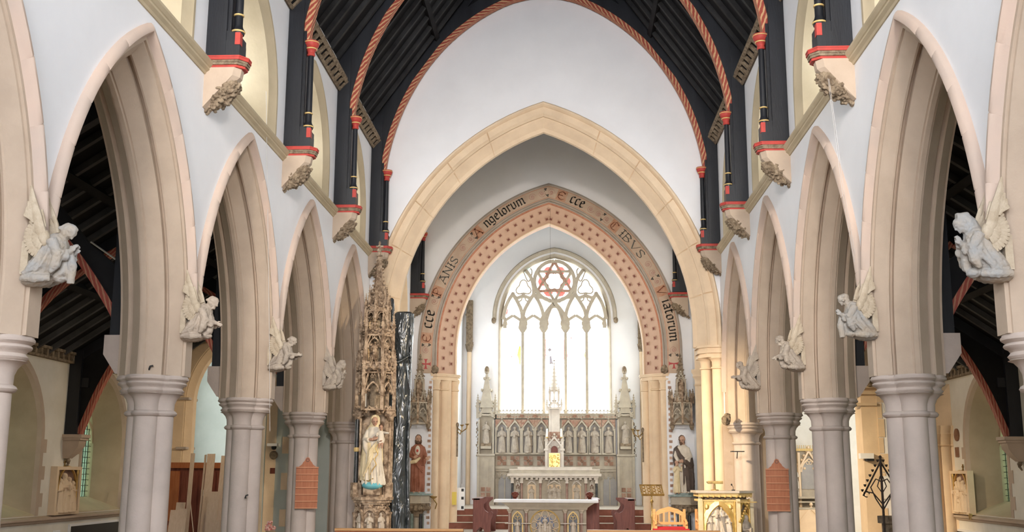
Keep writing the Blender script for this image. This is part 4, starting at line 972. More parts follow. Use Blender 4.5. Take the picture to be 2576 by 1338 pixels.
gpane([(545, 880), (558, 875), (574, 940), (560, 935), (545, 940)], 'glass_violet'); gpane([(514, 868), (530, 866), (526, 885)], 'glass_red'); gpane([(702, 745), (709, 730), (717, 748)], 'glass_red'); gpane([(256, 876), (268, 876), (264, 895)], 'glass_red')
gpane([(222, 505), (232, 520), (226, 560), (216, 560)], 'glass_pink'); gpane([(850, 545), (858, 540), (858, 570)], 'glass_red'); gpane([(530, 600), (537, 598), (537, 632), (528, 632)], 'glass_red'); gpane([(750, 1145), (758, 1140), (768, 1170), (756, 1170)], 'glass_olive')
# ================================================ FIGURES
def robe(mb, rings, n=36):
    """rings: (z, cx, cy, rx, ry, amp, k, ph)"""
    out = []
    for (z, cx_, cy_, rx, ry, amp, k, ph) in rings:
        out.append([(cx_+rx*(1+amp*sin(k*t+ph)+amp*.5*sin((k*2+1)*t+ph*2))*cos(t), cy_+ry*(1+amp*sin(k*t+ph)+amp*.5*sin((k*2+1)*t+ph*2))*sin(t), z) for t in [2*PI*i/n for i in range(n)]])
    mb.loft(out); return mb
def folds(mb, cx_, cy_, rx, ry, z0, z1, n, r=.018, sw=.35, top=.8, a0=-PI, a1=PI, seed=1):
    rg = random.Random(seed)
    for i in range(n):
        a = a0+(a1-a0)*(i+.5*rg.random())/n; d = rg.uniform(-sw, sw); zt = z1-(z1-z0)*rg.uniform(0, .35); pts = []
        for k in range(5):
            f = k/4; aa = a+d*f*f; s_ = 1+(top-1)*f; pts.append((cx_+rx*s_*cos(aa), cy_+ry*s_*sin(aa), z0+(zt-z0)*f))
        mb.tube(pts, [r, r*1.15, r, r*.75, r*.4], 6)
def head(mb, c, h, tilt=0, yaw=0, nose=True):
    """h = head height; faces -y"""
    R = Matrix.Translation(c) @ Matrix.Rotation(yaw, 4, 'Z') @ Matrix.Rotation(tilt, 4, 'X')
    mb.ell((0, .02*h, .08*h), (.37*h, .44*h, .42*h), 16, 10, R)
    mb.ell((0, -.10*h, -.16*h), (.29*h, .30*h, .34*h), 14, 8, R)
    mb.ell((0, -.43*h, -.07*h), (.05*h, .09*h, .13*h), 8, 6, R); mb.ell((0, -.36*h, .07*h), (.24*h, .07*h, .05*h), 8, 6, R)
    mb.ell((0, -.38*h, -.25*h), (.11*h, .05*h, .035*h), 8, 6, R); mb.ell((0, -.33*h, -.42*h), (.12*h, .1*h, .08*h), 8, 6, R)
    for s in (-1, 1):
        mb.ell((s*.15*h, -.365*h, .0*h), (.055*h, .04*h, .035*h), 8, 6, R); mb.ell((s*.37*h, 0, -.04*h), (.05*h, .08*h, .12*h), 8, 6, R)
    mb.tube([(0, .03*h, -.2*h), (0, .06*h, -.75*h)], [.19*h, .22*h], 10, R)
    return R
def hand(mb, p, d, up_, L=.17, curl=.5, mirror=1):
    """palm at p pointing along d, back of the hand along up_"""
    d = Vector(d).normalized(); u = Vector(up_); u = (u-d*u.dot(d)).normalized(); s_ = d.cross(u)*mirror; p = Vector(p)
    mb.ell(p+d*L*.25, (.045*L/.17, .02*L/.17, .05*L/.17), 10, 6, rot=Matrix((s_, u, d)).transposed())
    for i, (o, l) in enumerate(((-.034, .42), (-.012, .48), (.012, .45), (.034, .36))):
        a = p+d*L*.45+s_*o*L/.17; b = a+d*L*l*.5-u*curl*L*.08; c = b+d*L*l*.45-u*curl*L*.26
        mb.tube([a-d*L*.1, a, b, c], [.011*L/.17, .011*L/.17, .010*L/.17, .008*L/.17], 6)
    a = p+d*L*.1-s_*.035*L/.17; mb.tube([a, a-s_*L*.2+d*L*.18, a-s_*L*.16+d*L*.4], [.013*L/.17, .012*L/.17, .009*L/.17], 6)
def limb(mb, pts, rs): mb.tube(pts, rs, 10)
def face_paint(par, c, h, tilt=0, yaw=0):
    R = Matrix.Translation(c) @ Matrix.Rotation(yaw, 4, 'Z') @ Matrix.Rotation(tilt, 4, 'X')
    for s in (-1, 1):
        mb = MB(); mb.ell((s*.155*h, -.40*h, .0*h), (.062*h, .03*h, .026*h), 8, 5, R); mb.build('eye', M['eye'], par, 180)
        mb = MB(); mb.tube([(s*.06*h, -.435*h, .085*h), (s*.15*h, -.435*h, .11*h), (s*.25*h, -.37*h, .08*h)], .016*h, 5, R); mb.build('eyebrow', M['hair'], par, 60)
    mb = MB(); mb.ell((0, -.425*h, -.235*h), (.10*h, .02*h, .026*h), 8, 5, R); mb.build('lips', M['lip'], par, 180)
    mb = MB(); mb.tube([(0, -.42*h, .06*h), (0, -.50*h, -.10*h)], [.03*h, .055*h], 8, R); mb.ell((0, -.485*h, -.11*h), (.065*h, .05*h, .045*h), 8, 5, R); mb.build('nose', M['skin'], par, 180)
# small niche saints, 1 m tall, facing -y, four variants
def saint(v):
    rg = random.Random(v*5+1); mb = MB(); ph = rg.uniform(0, 6)
    robe(mb, [(0, 0, 0, .16, .13, .05, 9, ph), (.05, 0, 0, .165, .13, .08, 9, ph), (.3, .01, 0, .135, .11, .10, 8, ph+.2), (.5, .0, 0, .125, .10, .07, 7, ph+.4), (.62, 0, 0, .115, .095, .04, 6, ph), (.72, 0, 0, .125, .09, .03, 5, ph), (.80, 0, 0, .13, .08, .02, 5, 0), (.835, 0, 0, .08, .06, 0, 5, 0), (.86, 0, 0, .04, .04, 0, 5, 0)])
    folds(mb, 0, 0, .165, .13, .0, .62, 15, .014, .5, .72, seed=v)
    head(mb, (0, -.01, .925), .14, .15, rg.uniform(-.4, .4)); mb.ell((0, .03, .93), (.065, .06, .085))
    if v % 2: mb.ell((0, .02, .96), (.075, .075, .05))
    for s in (-1, 1):
        e = (s*.16, -.03, .60+.02*v); w_ = (s*(.04+.02*rg.random()), -.13, .62+.08*rg.random())
        limb(mb, [(s*.12, 0, .78), e, w_], [.045, .04, .025]); hand(mb, w_, (-s*.4, -.3, .5), (0, -1, 0), .08)
    mb.tube([(rg.choice((-1, 1))*.11, -.14, .02), (rg.choice((-1, 1))*.13, -.14, .95)] if v == 3 else [(.1, -.13, .5), (.04, -.15, .62)], .014, 6)
    if v == 1: mb.box(-.06, .02, -.19, -.13, .56, .68)
    if v == 2: robe(mb, [(.25, .05, -.02, .13, .12, .1, 5, 1), (.45, .03, -.02, .13, .11, .1, 5, 1), (.68, .0, -.01, .13, .095, .05, 5, 1)])
    mb.lathe([(-.05, .17), (0, .17), (0.005, .14)], 8)
    return mb
SA = []
for v in range(4):
    o = sculpt(saint(v), 'figure', M['statue'], None, .017, 1); SA.append(o.data); bpy.data.objects.remove(o)
def put_saint(parent, loc, h, v, m=None, rz=0, name='figure'):
    o = link(SA[v % 4], name, parent, loc, (0, 0, rz), (h, h, h))
    if m:
        o.material_slots[0].link = 'OBJECT'; o.material_slots[0].material = m
    return o
# ------------------------------------------------ angels on the piers (local: wall at x=0, nave towards +x, base z=0 at the hem)
def angel(v):
    rg = random.Random(v+20); B = MB(); W = MB()
    path = [(.04, .00, .11, .10), (.08, .02, .15, .13), (.13, .07, .17, .16), (.17, .13, .17, .155), (.20, .19, .16, .14), (.22, .25, .15, .125), (.235, .30, .145, .115), (.25, .345, .135, .095), (.27, .375, .09, .07), (.29, .40, .05, .05)]
    out = []
    for j, (x, z, ry, rx_) in enumerate(path):
        n = 44; ring = []; tilt = -.55+.10*j
        for i in range(n):
            t = 2*PI*i/n; f = 1+.075*sin(7*t+j*.5)*(1 if j < 6 else .2)+.05*sin(13*t+j*.9+v)*(1 if j < 6 else 0)
            dx = rx_*cos(t)*f; ring.append((x+dx*cos(tilt), ry*sin(t)*f, z-dx*sin(tilt)*.9))
        out.append(ring)
    for (x, z, ry, rx_) in [(a_[0], a_[1], a_[2], a_[3]) for a_ in path[:8]]: B.ell((x+.01, 0, z), (rx_*.95, ry*.97, .085), 20, 10)
    robe(B, [(z, x+.01, 0, rx_*1.0, ry*1.0, .09 if z < .3 else .02, 9, z*6+v) for (x, z, ry, rx_) in path], 54)
    for k in range(6): B.tube([(.02+.03*k, -.15+.06*k, .02), (.14+.03*k, -.16+.065*k, .07+.02*k), (.24, -.13+.05*k, .18+.02*k), (.27, -.1+.04*k, .3)], [.018, .026, .022, .01], 6)
    B.tube([(.27, -.03, .0), (.34, -.02, .05), (.35, .0, .16), (.31, 0, .28)], [.035, .05, .055, .05], 8); B.ell((.30, .02, .0), (.07, .07, .045))
    B.tube([(.0, -.12, -.02), (.14, -.14, -.02), (.26, -.08, -.01)], [.03, .05, .035], 8); B.tube([(.0, .12, -.02), (.14, .14, -.02), (.26, .08, -.01)], [.03, .05, .035], 8); B.ell((.1, 0, -.03), (.15, .14, .06))
    Rm = Matrix.Rotation(PI/2, 4, 'Z'); hm = MB(); tl = (.6, .1, .7, .3)[v]; HX, HZ = (.385, .455)
    head(hm, (0, 0, 0), .135, tl*.9, (.25, -.2, .0, .3)[v]); B.add(hm.v, hm.f, Matrix.Translation((HX, 0, HZ)) @ Rm)
    B.ell((HX-.03, 0, HZ+.02), (.062, .066, .058)); B.ell((HX-.05, 0, HZ-.03), (.05, .065, .06))
    if v != 2:
        for k in range(11): B.ell((HX-.035+.045*cos(k*.8), .06*sin(k*1.1), HZ+.035*sin(k*1.7)), (.022, .02, .022), 8, 5)
    else: B.tube([(HX+.03, 0, HZ+.06), (HX-.04, 0, HZ+.06), (HX-.09, 0, HZ), (.26, 0, .36)], [.05, .068, .07, .08], 10)
    for s in (-1, 1):
        if v == 0: el, wr, hd = (.34, s*.13, .20), (.42, s*.035, .25), (.5, -s*.1, .8)
        elif v == 1: el, wr, hd = (.31, s*.14, .19), (.43, s*.03, .16), (.9, -s*.1, -.3)
        elif v == 2: el, wr, hd = (.34, s*.13, .20), (.40, s*.025, .27), (.3, -s*.1, 1)
        else: el, wr, hd = (.32, s*.15, .20), (.47, s*.05, .20), (1, -s*.1, .1)
        limb(B, [(.26, s*.12, .345), el, wr], [.055, .058, .028]); B.ell(((el[0]+wr[0])/2, (el[1]+wr[1])/2, (el[2]+wr[2])/2-.03), (.05, .035, .05))
        B.tube([el, (el[0]-.02, el[1], el[2]-.1), (el[0]-.06, el[1], el[2]-.17)], [.05, .05, .02], 8)
        hand(B, wr, hd, (0, s, .2), .10)
    if v == 0: B.tube([(.40, -.02, .27), (.42, 0, .12), (.41, .02, -.05)], [.025, .05, .035], 8)
    for s in (-1, 1):
        yb = s*.16; C0 = Vector((.215, yb*.8, .33))
        W.tube([(.22, s*.09, .30), (.17, yb, .42), (.13, yb*1.05, .56), (.075, yb*1.05, .72), (.04, yb, .86)], [.045, .05, .045, .032, .010], 8, flat=.6)
        for row, (L0, L1, rr, yo) in enumerate(((.10, .215, .024, .0), (.04, .135, .022, .02), (.0, .07, .02, .035))):
            n = (14, 10, 7)[row]
            for k in range(n):
                a = math.radians(100+150*(k+.5)/n); d = Vector((cos(a), 0, sin(a))); up_ = max(0, 1-k/4)*.06*(row == 0)
                p0 = C0+d*L0+Vector((0, s*yo, .04)); p1 = C0+d*((L0+L1)/2)+Vector((0, s*(yo+.008), .04)); p2 = C0+d*(L1+up_)+Vector((0, s*yo*.6, .04))
                p2.x = max(p2.x, .0)
                W.tube([p0, p1, p2], [rr*.8, rr, rr*.75], 6, flat=.6)
        for k in range(5):
            W.tube([(.10-.005*k, yb*1.02, .50+.01*k), (.085-.018*k, yb*(1.06), .66-.02*k), (.05-.012*k, yb*1.0, .82-.055*k)], [.022, .024, .008], 6, flat=.7)
        W.ell((.20, yb*.85, .36), (.05, .045, .08))
    W.box(-.03, .04, -.10, .10, .02, .34)
    return B, W
AN = []
for v in range(4):
    B, W = angel(v); mm = (M['statue_blue'], M['statue_cream'], M['statue'], M['statue_blue'])[v]
    b = sculpt(B, 'body', M['statue'], None, .0085, 1, .004, 40); w_ = W.build('wings', M['wing_gold'], None, 50)
    AN.append((b.data, w_.data)); bpy.data.objects.remove(b); bpy.data.objects.remove(w_)
al = {(-1, 3): ('stone angel with bowed head by the left picture edge, largest on the left', 0, 'statue_blue'), (-1, 4): ('stone angel praying on the last whole pier of the left arcade', 1, 'statue_cream'),
      (-1, 5): ('stone angel reaching out a hand, third from the left picture edge', 3, 'statue'), (-1, 6): ('smallest stone angel on the left arcade, above the hymn board pier', 2, 'statue'),
      (1, 3): ('blue-grey stone angel with veiled bowed head near the right picture edge', 2, 'statue_blue'), (1, 4): ('blue-grey stone angel on the last whole pier of the right arcade', 0, 'statue_blue'),
      (1, 5): ('stone angel with fanned wings, second from the chancel on the right arcade', 1, 'statue'), (1, 6): ('smallest warm-lit stone angel on the right arcade, above the hymn board pier', 3, 'statue_cream')}
for (s, k), (lab, v, mm) in al.items():
    t = thing('angel_statue', lab, 'angel', (s*(XW+.03), PY[k]-.22, 4.10), 0 if s < 0 else PI, 'carved angels between the arches')
    for me, nm, m_ in ((AN[v][0], 'body', mm), (AN[v][1], 'wings', 'wing_gold' if k != 6 else 'statue')):
        o = link(me, nm, t, (0, 0, 0), (0, 0, 0), (1, 1, 1)); o.material_slots[0].link = 'OBJECT'; o.material_slots[0].material = M[m_]
# ------------------------------------------------ gothic kit
def crock(mb, pts, r):
    for p in pts: mb.ell(p, r, 6, 4)
def pinnacle(mb, x, y, z, h, w_, shaft=.4, m=None):
    hs_ = h*shaft; mb.box(x-w_/2, x+w_/2, y-w_/2, y+w_/2, z, z+hs_, m)
    mb.loft([[(x+sx*w_*.7, y+sy_*w_*.7, z+hs_) for sx, sy_ in ((-1, -1), (1, -1), (1, 1), (-1, 1))], [(x+sx*w_*.08, y+sy_*w_*.08, z+h*.93) for sx, sy_ in ((-1, -1), (1, -1), (1, 1), (-1, 1))]], mtx=m)
    n = max(2, int((h-hs_)/(w_*1.1)))
    for i in range(n):
        f = (i+.5)/n; r = w_*(.7*(1-f)+.08)+w_*.06
        for sx, sy_ in ((-1, -1), (1, -1), (1, 1), (-1, 1)): mb.ell((x+sx*r, y+sy_*r, z+hs_+(h*.93-hs_)*f), w_*.16, 5, 4, m)
    mb.ell((x, y, z+h*.95), w_*.26, 6, 5, m); mb.ell((x, y, z+h), w_*.16, 6, 4, m)
def gable(mb, w_, h, z, y, cx_=0, t=.03, d=.05, m=None, crockets=True, foil=True):
    """open gable with pointed arch below, front face at y"""
    hw = w_/2; mb.j = True
    for s in (-1, 1):
        mb.prism([(cx_+s*hw, z), (cx_+s*(hw-t*1.2), z), (cx_, z+h-t*2.2), (cx_, z+h)], y, y+d, mtx=m)
        mb.prism([(cx_+s*(hw), z), (cx_+s*(hw-t), z), (cx_+s*(hw-t), z-h*.25), (cx_+s*hw, z-h*.25)], y, y+d, mtx=m)
        P = [(cx_+s*u, z-h*.25+zz*1) for u, zz in arch_pts(hw-t, hw*.7, 0, 0, 0, 6)]; Q = [(cx_+s*u, z-h*.25+zz) for u, zz in arch_pts(hw-t, hw*.7, 0, 0, t*.8, 6)]
        for i in range(6): mb.prism([P[i], P[i+1], Q[i+1], Q[i]], y+d*.1, y+d*.9, mtx=m)
        if foil: mb.ell((cx_+s*hw*.45, y+d*.5, z-h*.25+hw*.35), (t*.9, d*.3, t*.9), 6, 4, m)
        if crockets:
            for i in range(4):
                f = (i+.5)/4; mb.ell((cx_+s*(hw*(1-f)+t*.5), y+d*.4, z+h*f+t*.4), t*.85, 5, 4, m)
    if foil:
        for q in range(3): mb.tube([(cx_+hw*.16*(cos(a)+cos(q*2.09+PI/2)), y+d*.4, z+h*.3+hw*.16*(sin(a)+sin(q*2.09+PI/2))) for a in [i*PI/3 for i in range(7)]], t*.25, 4, mtx=m)
    mb.ell((cx_, y+d*.4, z+h+t), t*1.1, 6, 5, m); mb.j = False
def tier(R, z0, z1, gh, ph, w_, n=6, rot=0, back=None):
    """polygonal canopy tier: corner buttress pinnacles and a gable on every face; returns 2 MBs"""
    A_, G_ = MB(), MB(); ap = R*cos(PI/n); side = 2*R*sin(PI/n)
    for i in range(n):
        a = rot+2*PI*i/n+PI/n; x, y = R*cos(a), R*sin(a)
        if back and back(x, y): continue
        A_.box(x-w_/2, x+w_/2, y-w_/2, y+w_/2, z0, z1); pinnacle(A_, x, y, z1-.02, ph, w_*.9, .3)
    for i in range(n):
        a = rot+2*PI*i/n
        m = Matrix.Rotation(a+PI/2, 4, 'Z')
        gable(G_, side*.98, gh, z1-gh*.45, -ap-.01, 0, side*.09, side*.14, m)
        G_.box(-side/2, side/2, -ap-.016, -ap+.043, z1-.06, z1-.02, m); G_.box(-side/2, side/2, -ap-.013, -ap+.03, z0, z0+.04, m)
    return A_, G_
# ================================================ REREDOS (Y about 40.6)
KR = 66.6
def rx(zx): return .15+((1160+zx/3.054)-1395)/KR
def rz(zy): return 2.27+(1194-(900+zy/3.054))/KR
rd = thing('reredos', 'tall carved stone altarpiece with eight niches and end towers under the east window', 'altarpiece', (0, 40.6, 0))
Y0 = 0
MB().box(rx(262), rx(1180), .22, .38, 1.2, rz(432)).build('back_slab', M['reredos'], rd)
mb = MB(); mb.box(rx(262), rx(1180), .05, .3, rz(470), rz(440)); mb.box(rx(262), rx(1180), .0, .3, rz(440), rz(430)); mb.build('cornice', M['reredos'], rd)
mb = MB(); x = rx(268)
while x < rx(1176):
    if not rx(640) < x < rx(785):
        mb.box(x-.014, x+.014, .04, .08, rz(432), rz(412)); mb.ell((x, .06, rz(408)), .035, 6, 4); mb.ell((x-.04, .06, rz(415)), .024, 5, 4); mb.ell((x+.04, .06, rz(415)), .024, 5, 4)
    x += .135
mb.build('cresting', M['reredos'], rd)['kind'] = 'stuff'
for zx in (363, 464, 565, 870, 970, 1070):
    MB().prism([(rx(zx)-.065, rz(440)), (rx(zx)+.065, rz(440)), (rx(zx)+.065, rz(458)), (rx(zx), rz(468)), (rx(zx)-.065, rz(458))], .0, .06).build('shield', M['tilebrown'], rd)
x = rx(275); mbx = MB()
while x < rx(1175):
    mbx.box(x, x+.045, .03, .06, rz(466), rz(452)); x += .10
mbx.build('dentil_band', M['tilered'], rd)['kind'] = 'stuff'
NC = [312, 412, 513, 615, 820, 922, 1020, 1125]
for i, zx in enumerate(NC):
    c = rx(zx)
    mb = MB(); gable(mb, .5, rz(482)-rz(545)+.02, rz(545), .06, c, .045, .12, crockets=False, foil=False); mb.build('niche_gable', M['reredos'], rd)
    mb = MB(); mb.prism([(c-.245, rz(540)), (c-.245, rz(478)), (c-.02, rz(478))], .1, .14); mb.prism([(c+.245, rz(540)), (c+.245, rz(478)), (c+.02, rz(478))], .1, .14); mb.build('spandrel', M['tilered'], rd)
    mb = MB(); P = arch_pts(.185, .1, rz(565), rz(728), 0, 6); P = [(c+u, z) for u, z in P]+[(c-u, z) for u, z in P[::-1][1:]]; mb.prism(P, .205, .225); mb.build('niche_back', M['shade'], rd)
    mb = MB(); mb.box(c-.25, c-.195, .06, .22, rz(740), rz(540)); mb.box(c+.195, c+.25, .06, .22, rz(740), rz(540)); mb.box(c-.25, c-.15, .11, .22, rz(560), rz(478)); mb.box(c+.15, c+.25, .11, .22, rz(560), rz(478)); mb.box(c-.25, c+.25, .04, .22, rz(742), rz(728)); mb.build('niche_jamb', M['reredos'], rd)
    put_saint(rd, (c, .13, rz(722)), .93, i, None, 0, 'niche_figure')
    for sx in (-1, 1):
        for sz in (-1, 1):
            MB().box(c+sx*.095-.07, c+sx*.095+.07, .18, .222, rz(788)+sz*.095-.07, rz(788)+sz*.095+.07).build('red_tile', M['tilered' if (sx*sz > 0) else 'tilebrown'], rd)
    mb = MB()
    for q in range(4): mb.ell((c+.035*cos(q*PI/2), .18, rz(788)+.035*sin(q*PI/2)), (.028, .01, .028), 6, 4)
    mb.build('tile_boss', M['tilebrown'], rd)
mb = MB(); mb.box(rx(262), rx(1180), .12, .3, rz(850), rz(832)); mb.box(rx(262), rx(1180), .16, .3, rz(868), rz(850)); mb.build('string', M['reredos'], rd)
for zx in (275, 312, 350, 1085, 1120, 1155):
    mb = MB(); gable(mb, .2, .2, rz(915), .17, rx(zx), .02, .06, crockets=False); mb.build('blind_arch', M['reredos'], rd)
for zx in (335, 1130): 
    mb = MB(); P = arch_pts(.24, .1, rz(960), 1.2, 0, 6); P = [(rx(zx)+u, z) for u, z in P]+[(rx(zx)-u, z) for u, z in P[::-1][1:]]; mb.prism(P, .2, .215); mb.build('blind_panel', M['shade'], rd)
    MB().box(rx(zx)-.02, rx(zx)+.02, .17, .22, 1.2, rz(930)).build('blind_mullion', M['reredos'], rd)
for s, c in ((-1, rx(193)), (1, rx(1252))):       # end towers
    t = MB(); t.box(c-.33, c+.33, .0, .38, 1.2, rz(745)); t.build('tower_body', M['reredos'], rd)
    t = MB()
    for dx in (-.28, .28): t.box(c+dx-.045, c+dx+.045, -.08, .02, 1.2, rz(770)); t.prism([(c+dx-.045, rz(770)), (c+dx+.045, rz(770)), (c+dx, rz(755))], -.08, .02)
    for dx in (-.1, .1): t.box(c+dx-.012, c+dx+.012, -.015, .01, rz(975), rz(800))
    t.box(c-.34, c+.34, -.06, .38, rz(752), rz(738)); t.build('tower_buttress', M['reredos'], rd)
    for sx in (-1, 1):
        for sz in (-1, 1): MB().box(c+sx*.10-.075, c+sx*.10+.075, -.02, .01, rz(1022)+sz*.1-.075, rz(1022)+sz*.1+.075).build('red_tile', M['tilered' if sx*sz > 0 else 'tilebrown'], rd)
    t = MB(); t.box(c-.3, c-.24, -.02, .3, rz(738), rz(480)); t.box(c+.24, c+.3, -.02, .3, rz(738), rz(480)); t.box(c-.27, c+.27, .2, .36, rz(738), rz(440)); t.box(c-.2, c+.2, -.06, .2, rz(700), rz(680)); t.build('tower_niche', M['reredos'], rd)
    t = MB(); t.box(c-.2, c+.2, -.05, .15, rz(688), rz(655)); t.build('figure_bracket', M['stone_brown'], rd)
    put_saint(rd, (c, .05, rz(655)), .80, 1+s, None, 0, 'tower_figure')
    t = MB(); gable(t, .56, .42, rz(440), -.04, c, .05, .1); t.box(c-.32, c+.32, .0, .34, rz(452), rz(436)); t.build('tower_gable', M['reredos'], rd)
    t = MB(); pinnacle(t, c, .15, rz(430), rz(95)-rz(430), .34, .12); 
    for dx in (-.33, .33): pinnacle(t, c+dx, .1, rz(470), rz(285)-rz(470), .10, .45)
    t.build('tower_spire', M['reredos'], rd)
    t = MB(); t.ell((c, .15, rz(100)), (.09, .09, .16), 8, 6); t.build('tower_finial', M['stone_brown'], rd)
    g = MB(); random.seed(3)
    for i in range(26): g.ell((c+(.34 if s > 0 else -.34)+rnd.uniform(-.03, .05), .02+rnd.uniform(-.04, .1), rz(500)-(rz(500)-rz(760))*i/26), rnd.uniform(.02, .04), 5, 4)
    g.build('carved_leaf_border', M['stone_brown'], rd)
# tabernacle tower, candles
tb = thing('tabernacle', 'gilt-doored stone tabernacle with tall spire in front of the altarpiece', 'tabernacle', (rx(714), 40.1, 0))
MB().box(-.36, .36, -.05, .4, rz(880), rz(855)).build('base', M['marble'], tb)
mb = MB()
for dx in (-.30, .30): mb.box(dx-.045, dx+.045, -.05, .06, rz(860), rz(610)); 
mb.box(-.30, .30, .05, .35, rz(860), rz(600)); mb.box(-.38, -.22, -.08, .06, rz(715), rz(700)); mb.box(.22, .38, -.08, .06, rz(715), rz(700)); mb.build('shrine_body', M['marble'], tb)
mb = MB(); mb.box(-.2, .2, .02, .06, rz(855), rz(733)); mb.build('door', M['gold'], tb)
mb = MB()
for i in range(60): mb.ell((rnd.uniform(-.17, .17), .02, rnd.uniform(rz(848), rz(745))), (.025, .012, .025), 5, 4)
mb.build('door_relief', M['gold'], tb)
mb = MB(); gable(mb, .66, .42, rz(690), -.06, 0, .05, .1); mb.build('gable', M['marble'], tb)
mb = MB(); mb.box(-.24, .24, .0, .06, rz(640), rz(575)); mb.build('red_panel', M['tilered'], tb)
mb = MB(); P = arch_pts(.13, .05, rz(712), rz(728), 0, 6); mb.prism([(u, z) for u, z in P]+[(-u, z) for u, z in P[::-1][1:]], .03, .045); mb.build('arch_recess', M['mahogany'], tb)
mb = MB()
for dx in (-.3, .3): pinnacle(mb, dx, 0, rz(700), rz(575)-rz(700)+.05, .09, .4)
mb.build('pinnacles', M['marble'], tb)
MB().box(-.2, .2, .08, .34, rz(600), rz(400)).build('throne_back', M['marble'], tb)
mb = MB(); mb.box(-.23, -.17, -.02, .1, rz(590), rz(395)) if 0 else None; gable(mb, .52, .30, rz(400), -.02, 0, .045, .1); gable(mb, .3, .26, rz(400), -.02, -.33, .03, .08) if 0 else None
mb.box(-.24, -.19, -.02, .2, rz(440), rz(395)); mb.box(.19, .24, -.02, .2, rz(440), rz(395)); mb.box(-.27, .27, .0, .34, rz(405), rz(392)); mb.build('canopy_gable', M['marble'], tb)
mb = MB()
for a in range(6):
    an = a*PI/3+PI/6; mb.box(.17*cos(an)-.02, .17*cos(an)+.02, .16+.17*sin(an)-.02, .16+.17*sin(an)+.02, rz(392), rz(262))
mb.lathe([(rz(275), .22), (rz(262), .2), (rz(262), .12)], 6, (0, .16)); mb.build('lantern', M['marble'], tb)
mb = MB()
for a in range(6): an = a*PI/3+PI/6; pinnacle(mb, .2*cos(an), .16+.2*sin(an), rz(345), rz(215)-rz(345), .06, .45)
for dx in (-.27, .27): pinnacle(mb, dx, .0, rz(420), rz(310)-rz(420), .07, .4)
mb.build('lantern_pinnacles', M['marble'], tb)
mb = MB(); mb.lathe([(rz(275), .15), (rz(70), .02)], 6, (0, .16))
for i in range(7):
    for a in range(6): an = a*PI/3; r = .15*(1-i/7.5)+.01; mb.ell((r*cos(an), .16+r*sin(an), rz(270)+(rz(75)-rz(270))*i/7), .02, 5, 4)
mb.ell((0, .16, rz(60)), .045, 6, 5); mb.box(-.012, .012, .15, .17, rz(62), rz(20)); mb.box(-.05, .05, .15, .17, rz(40), rz(32)); mb.build('spire', M['marble'], tb)
for i, zx in enumerate((660, 765)):
    o = thing('altar_candle', 'white candle on the %s of the tabernacle gable' % ('left', 'right')[i], 'candle', (rx(zx), 39.98, rz(622)), 0, 'tabernacle candles')
    MB().lathe([(.02, .034), (.34, .032), (.345, .01)], 10).build('wax', M['wax'], o, 60); MB().lathe([(0, .05), (.02, .055), (.04, .04)], 10).build('candle_cup', M['brass'], o, 60)
# high altar
ha = thing('high_altar', 'marble high altar with carved niches of figures below the tabernacle', 'altar', (0, 39.5, 0))
MB().box(-1.55, 1.82, -.35, .4, 2.25, 2.34).build('mensa', M['marble'], ha)
MB().box(-1.5, 1.78, .05, .5, 2.34, 2.46).build('retable', M['reredos'], ha); MB().box(-1.5, 1.78, .04, .5, 2.46, 2.5).build('retable_shelf', M['marble'], ha)
MB().box(-1.2, 1.5, .2, .5, 2.5, 2.58).build('retable', M['marble'], ha)
MB().box(-1.36, 1.62, .0, .4, 1.2, 2.25).build('body', M['reredos'], ha)
mb = MB(); mb.box(-1.46, 1.72, -.26, .2, 2.19, 2.25)
for i in range(18): mb.box(-1.42+i*.175, -1.33+i*.175, -.22, 0, 2.12, 2.19)
mb.build('cornice', M['marble'], ha)
hx = lambda z: (1160+z/3.054-1422.6)*39.2/2699+.5366
for zx in (400, 470, 612, 812, 955, 1035):
    mb = MB(); mb.box(hx(zx)-.05, hx(zx)+.05, -.2, .05, 2.0, 2.19); mb.box(hx(zx)-.06, hx(zx)+.06, -.22, .05, 2.0, 2.04); mb.box(hx(zx)-.06, hx(zx)+.06, -.22, .05, 1.2, 1.34); mb.build('pilaster_block', M['marble'], ha)
    MB().lathe([(1.34, .045), (2.0, .042)], 10, (hx(zx), -.12)).build('colonnette', M['marble_black' if zx in (400, 1035) else 'marble_brown'], ha, 60)
for zx, w_, vs_ in ((545, .34, (0,)), (716, .5, (1, 2, 3)), (885, .34, (2,)), (440, .16, (3,)), (1000, .16, (1,))):
    c = hx(zx)
    mb = MB(); gable(mb, w_, .16, 1.95, -.08, c, .025, .08, crockets=False, foil=False); mb.build('niche_arch', M['marble'], ha)
    MB().box(c-w_/2+.02, c+w_/2-.02, -.02, .0, 1.25, 1.95).build('niche_ground', M['stone_gold' if w_ > .2 else 'tilebrown'], ha)
    for i, v in enumerate(vs_): put_saint(ha, (c+(i-(len(vs_)-1)/2)*.15, -.07, 1.3), .60 if v != 2 else .66, v, None, 0, 'relief_figure')
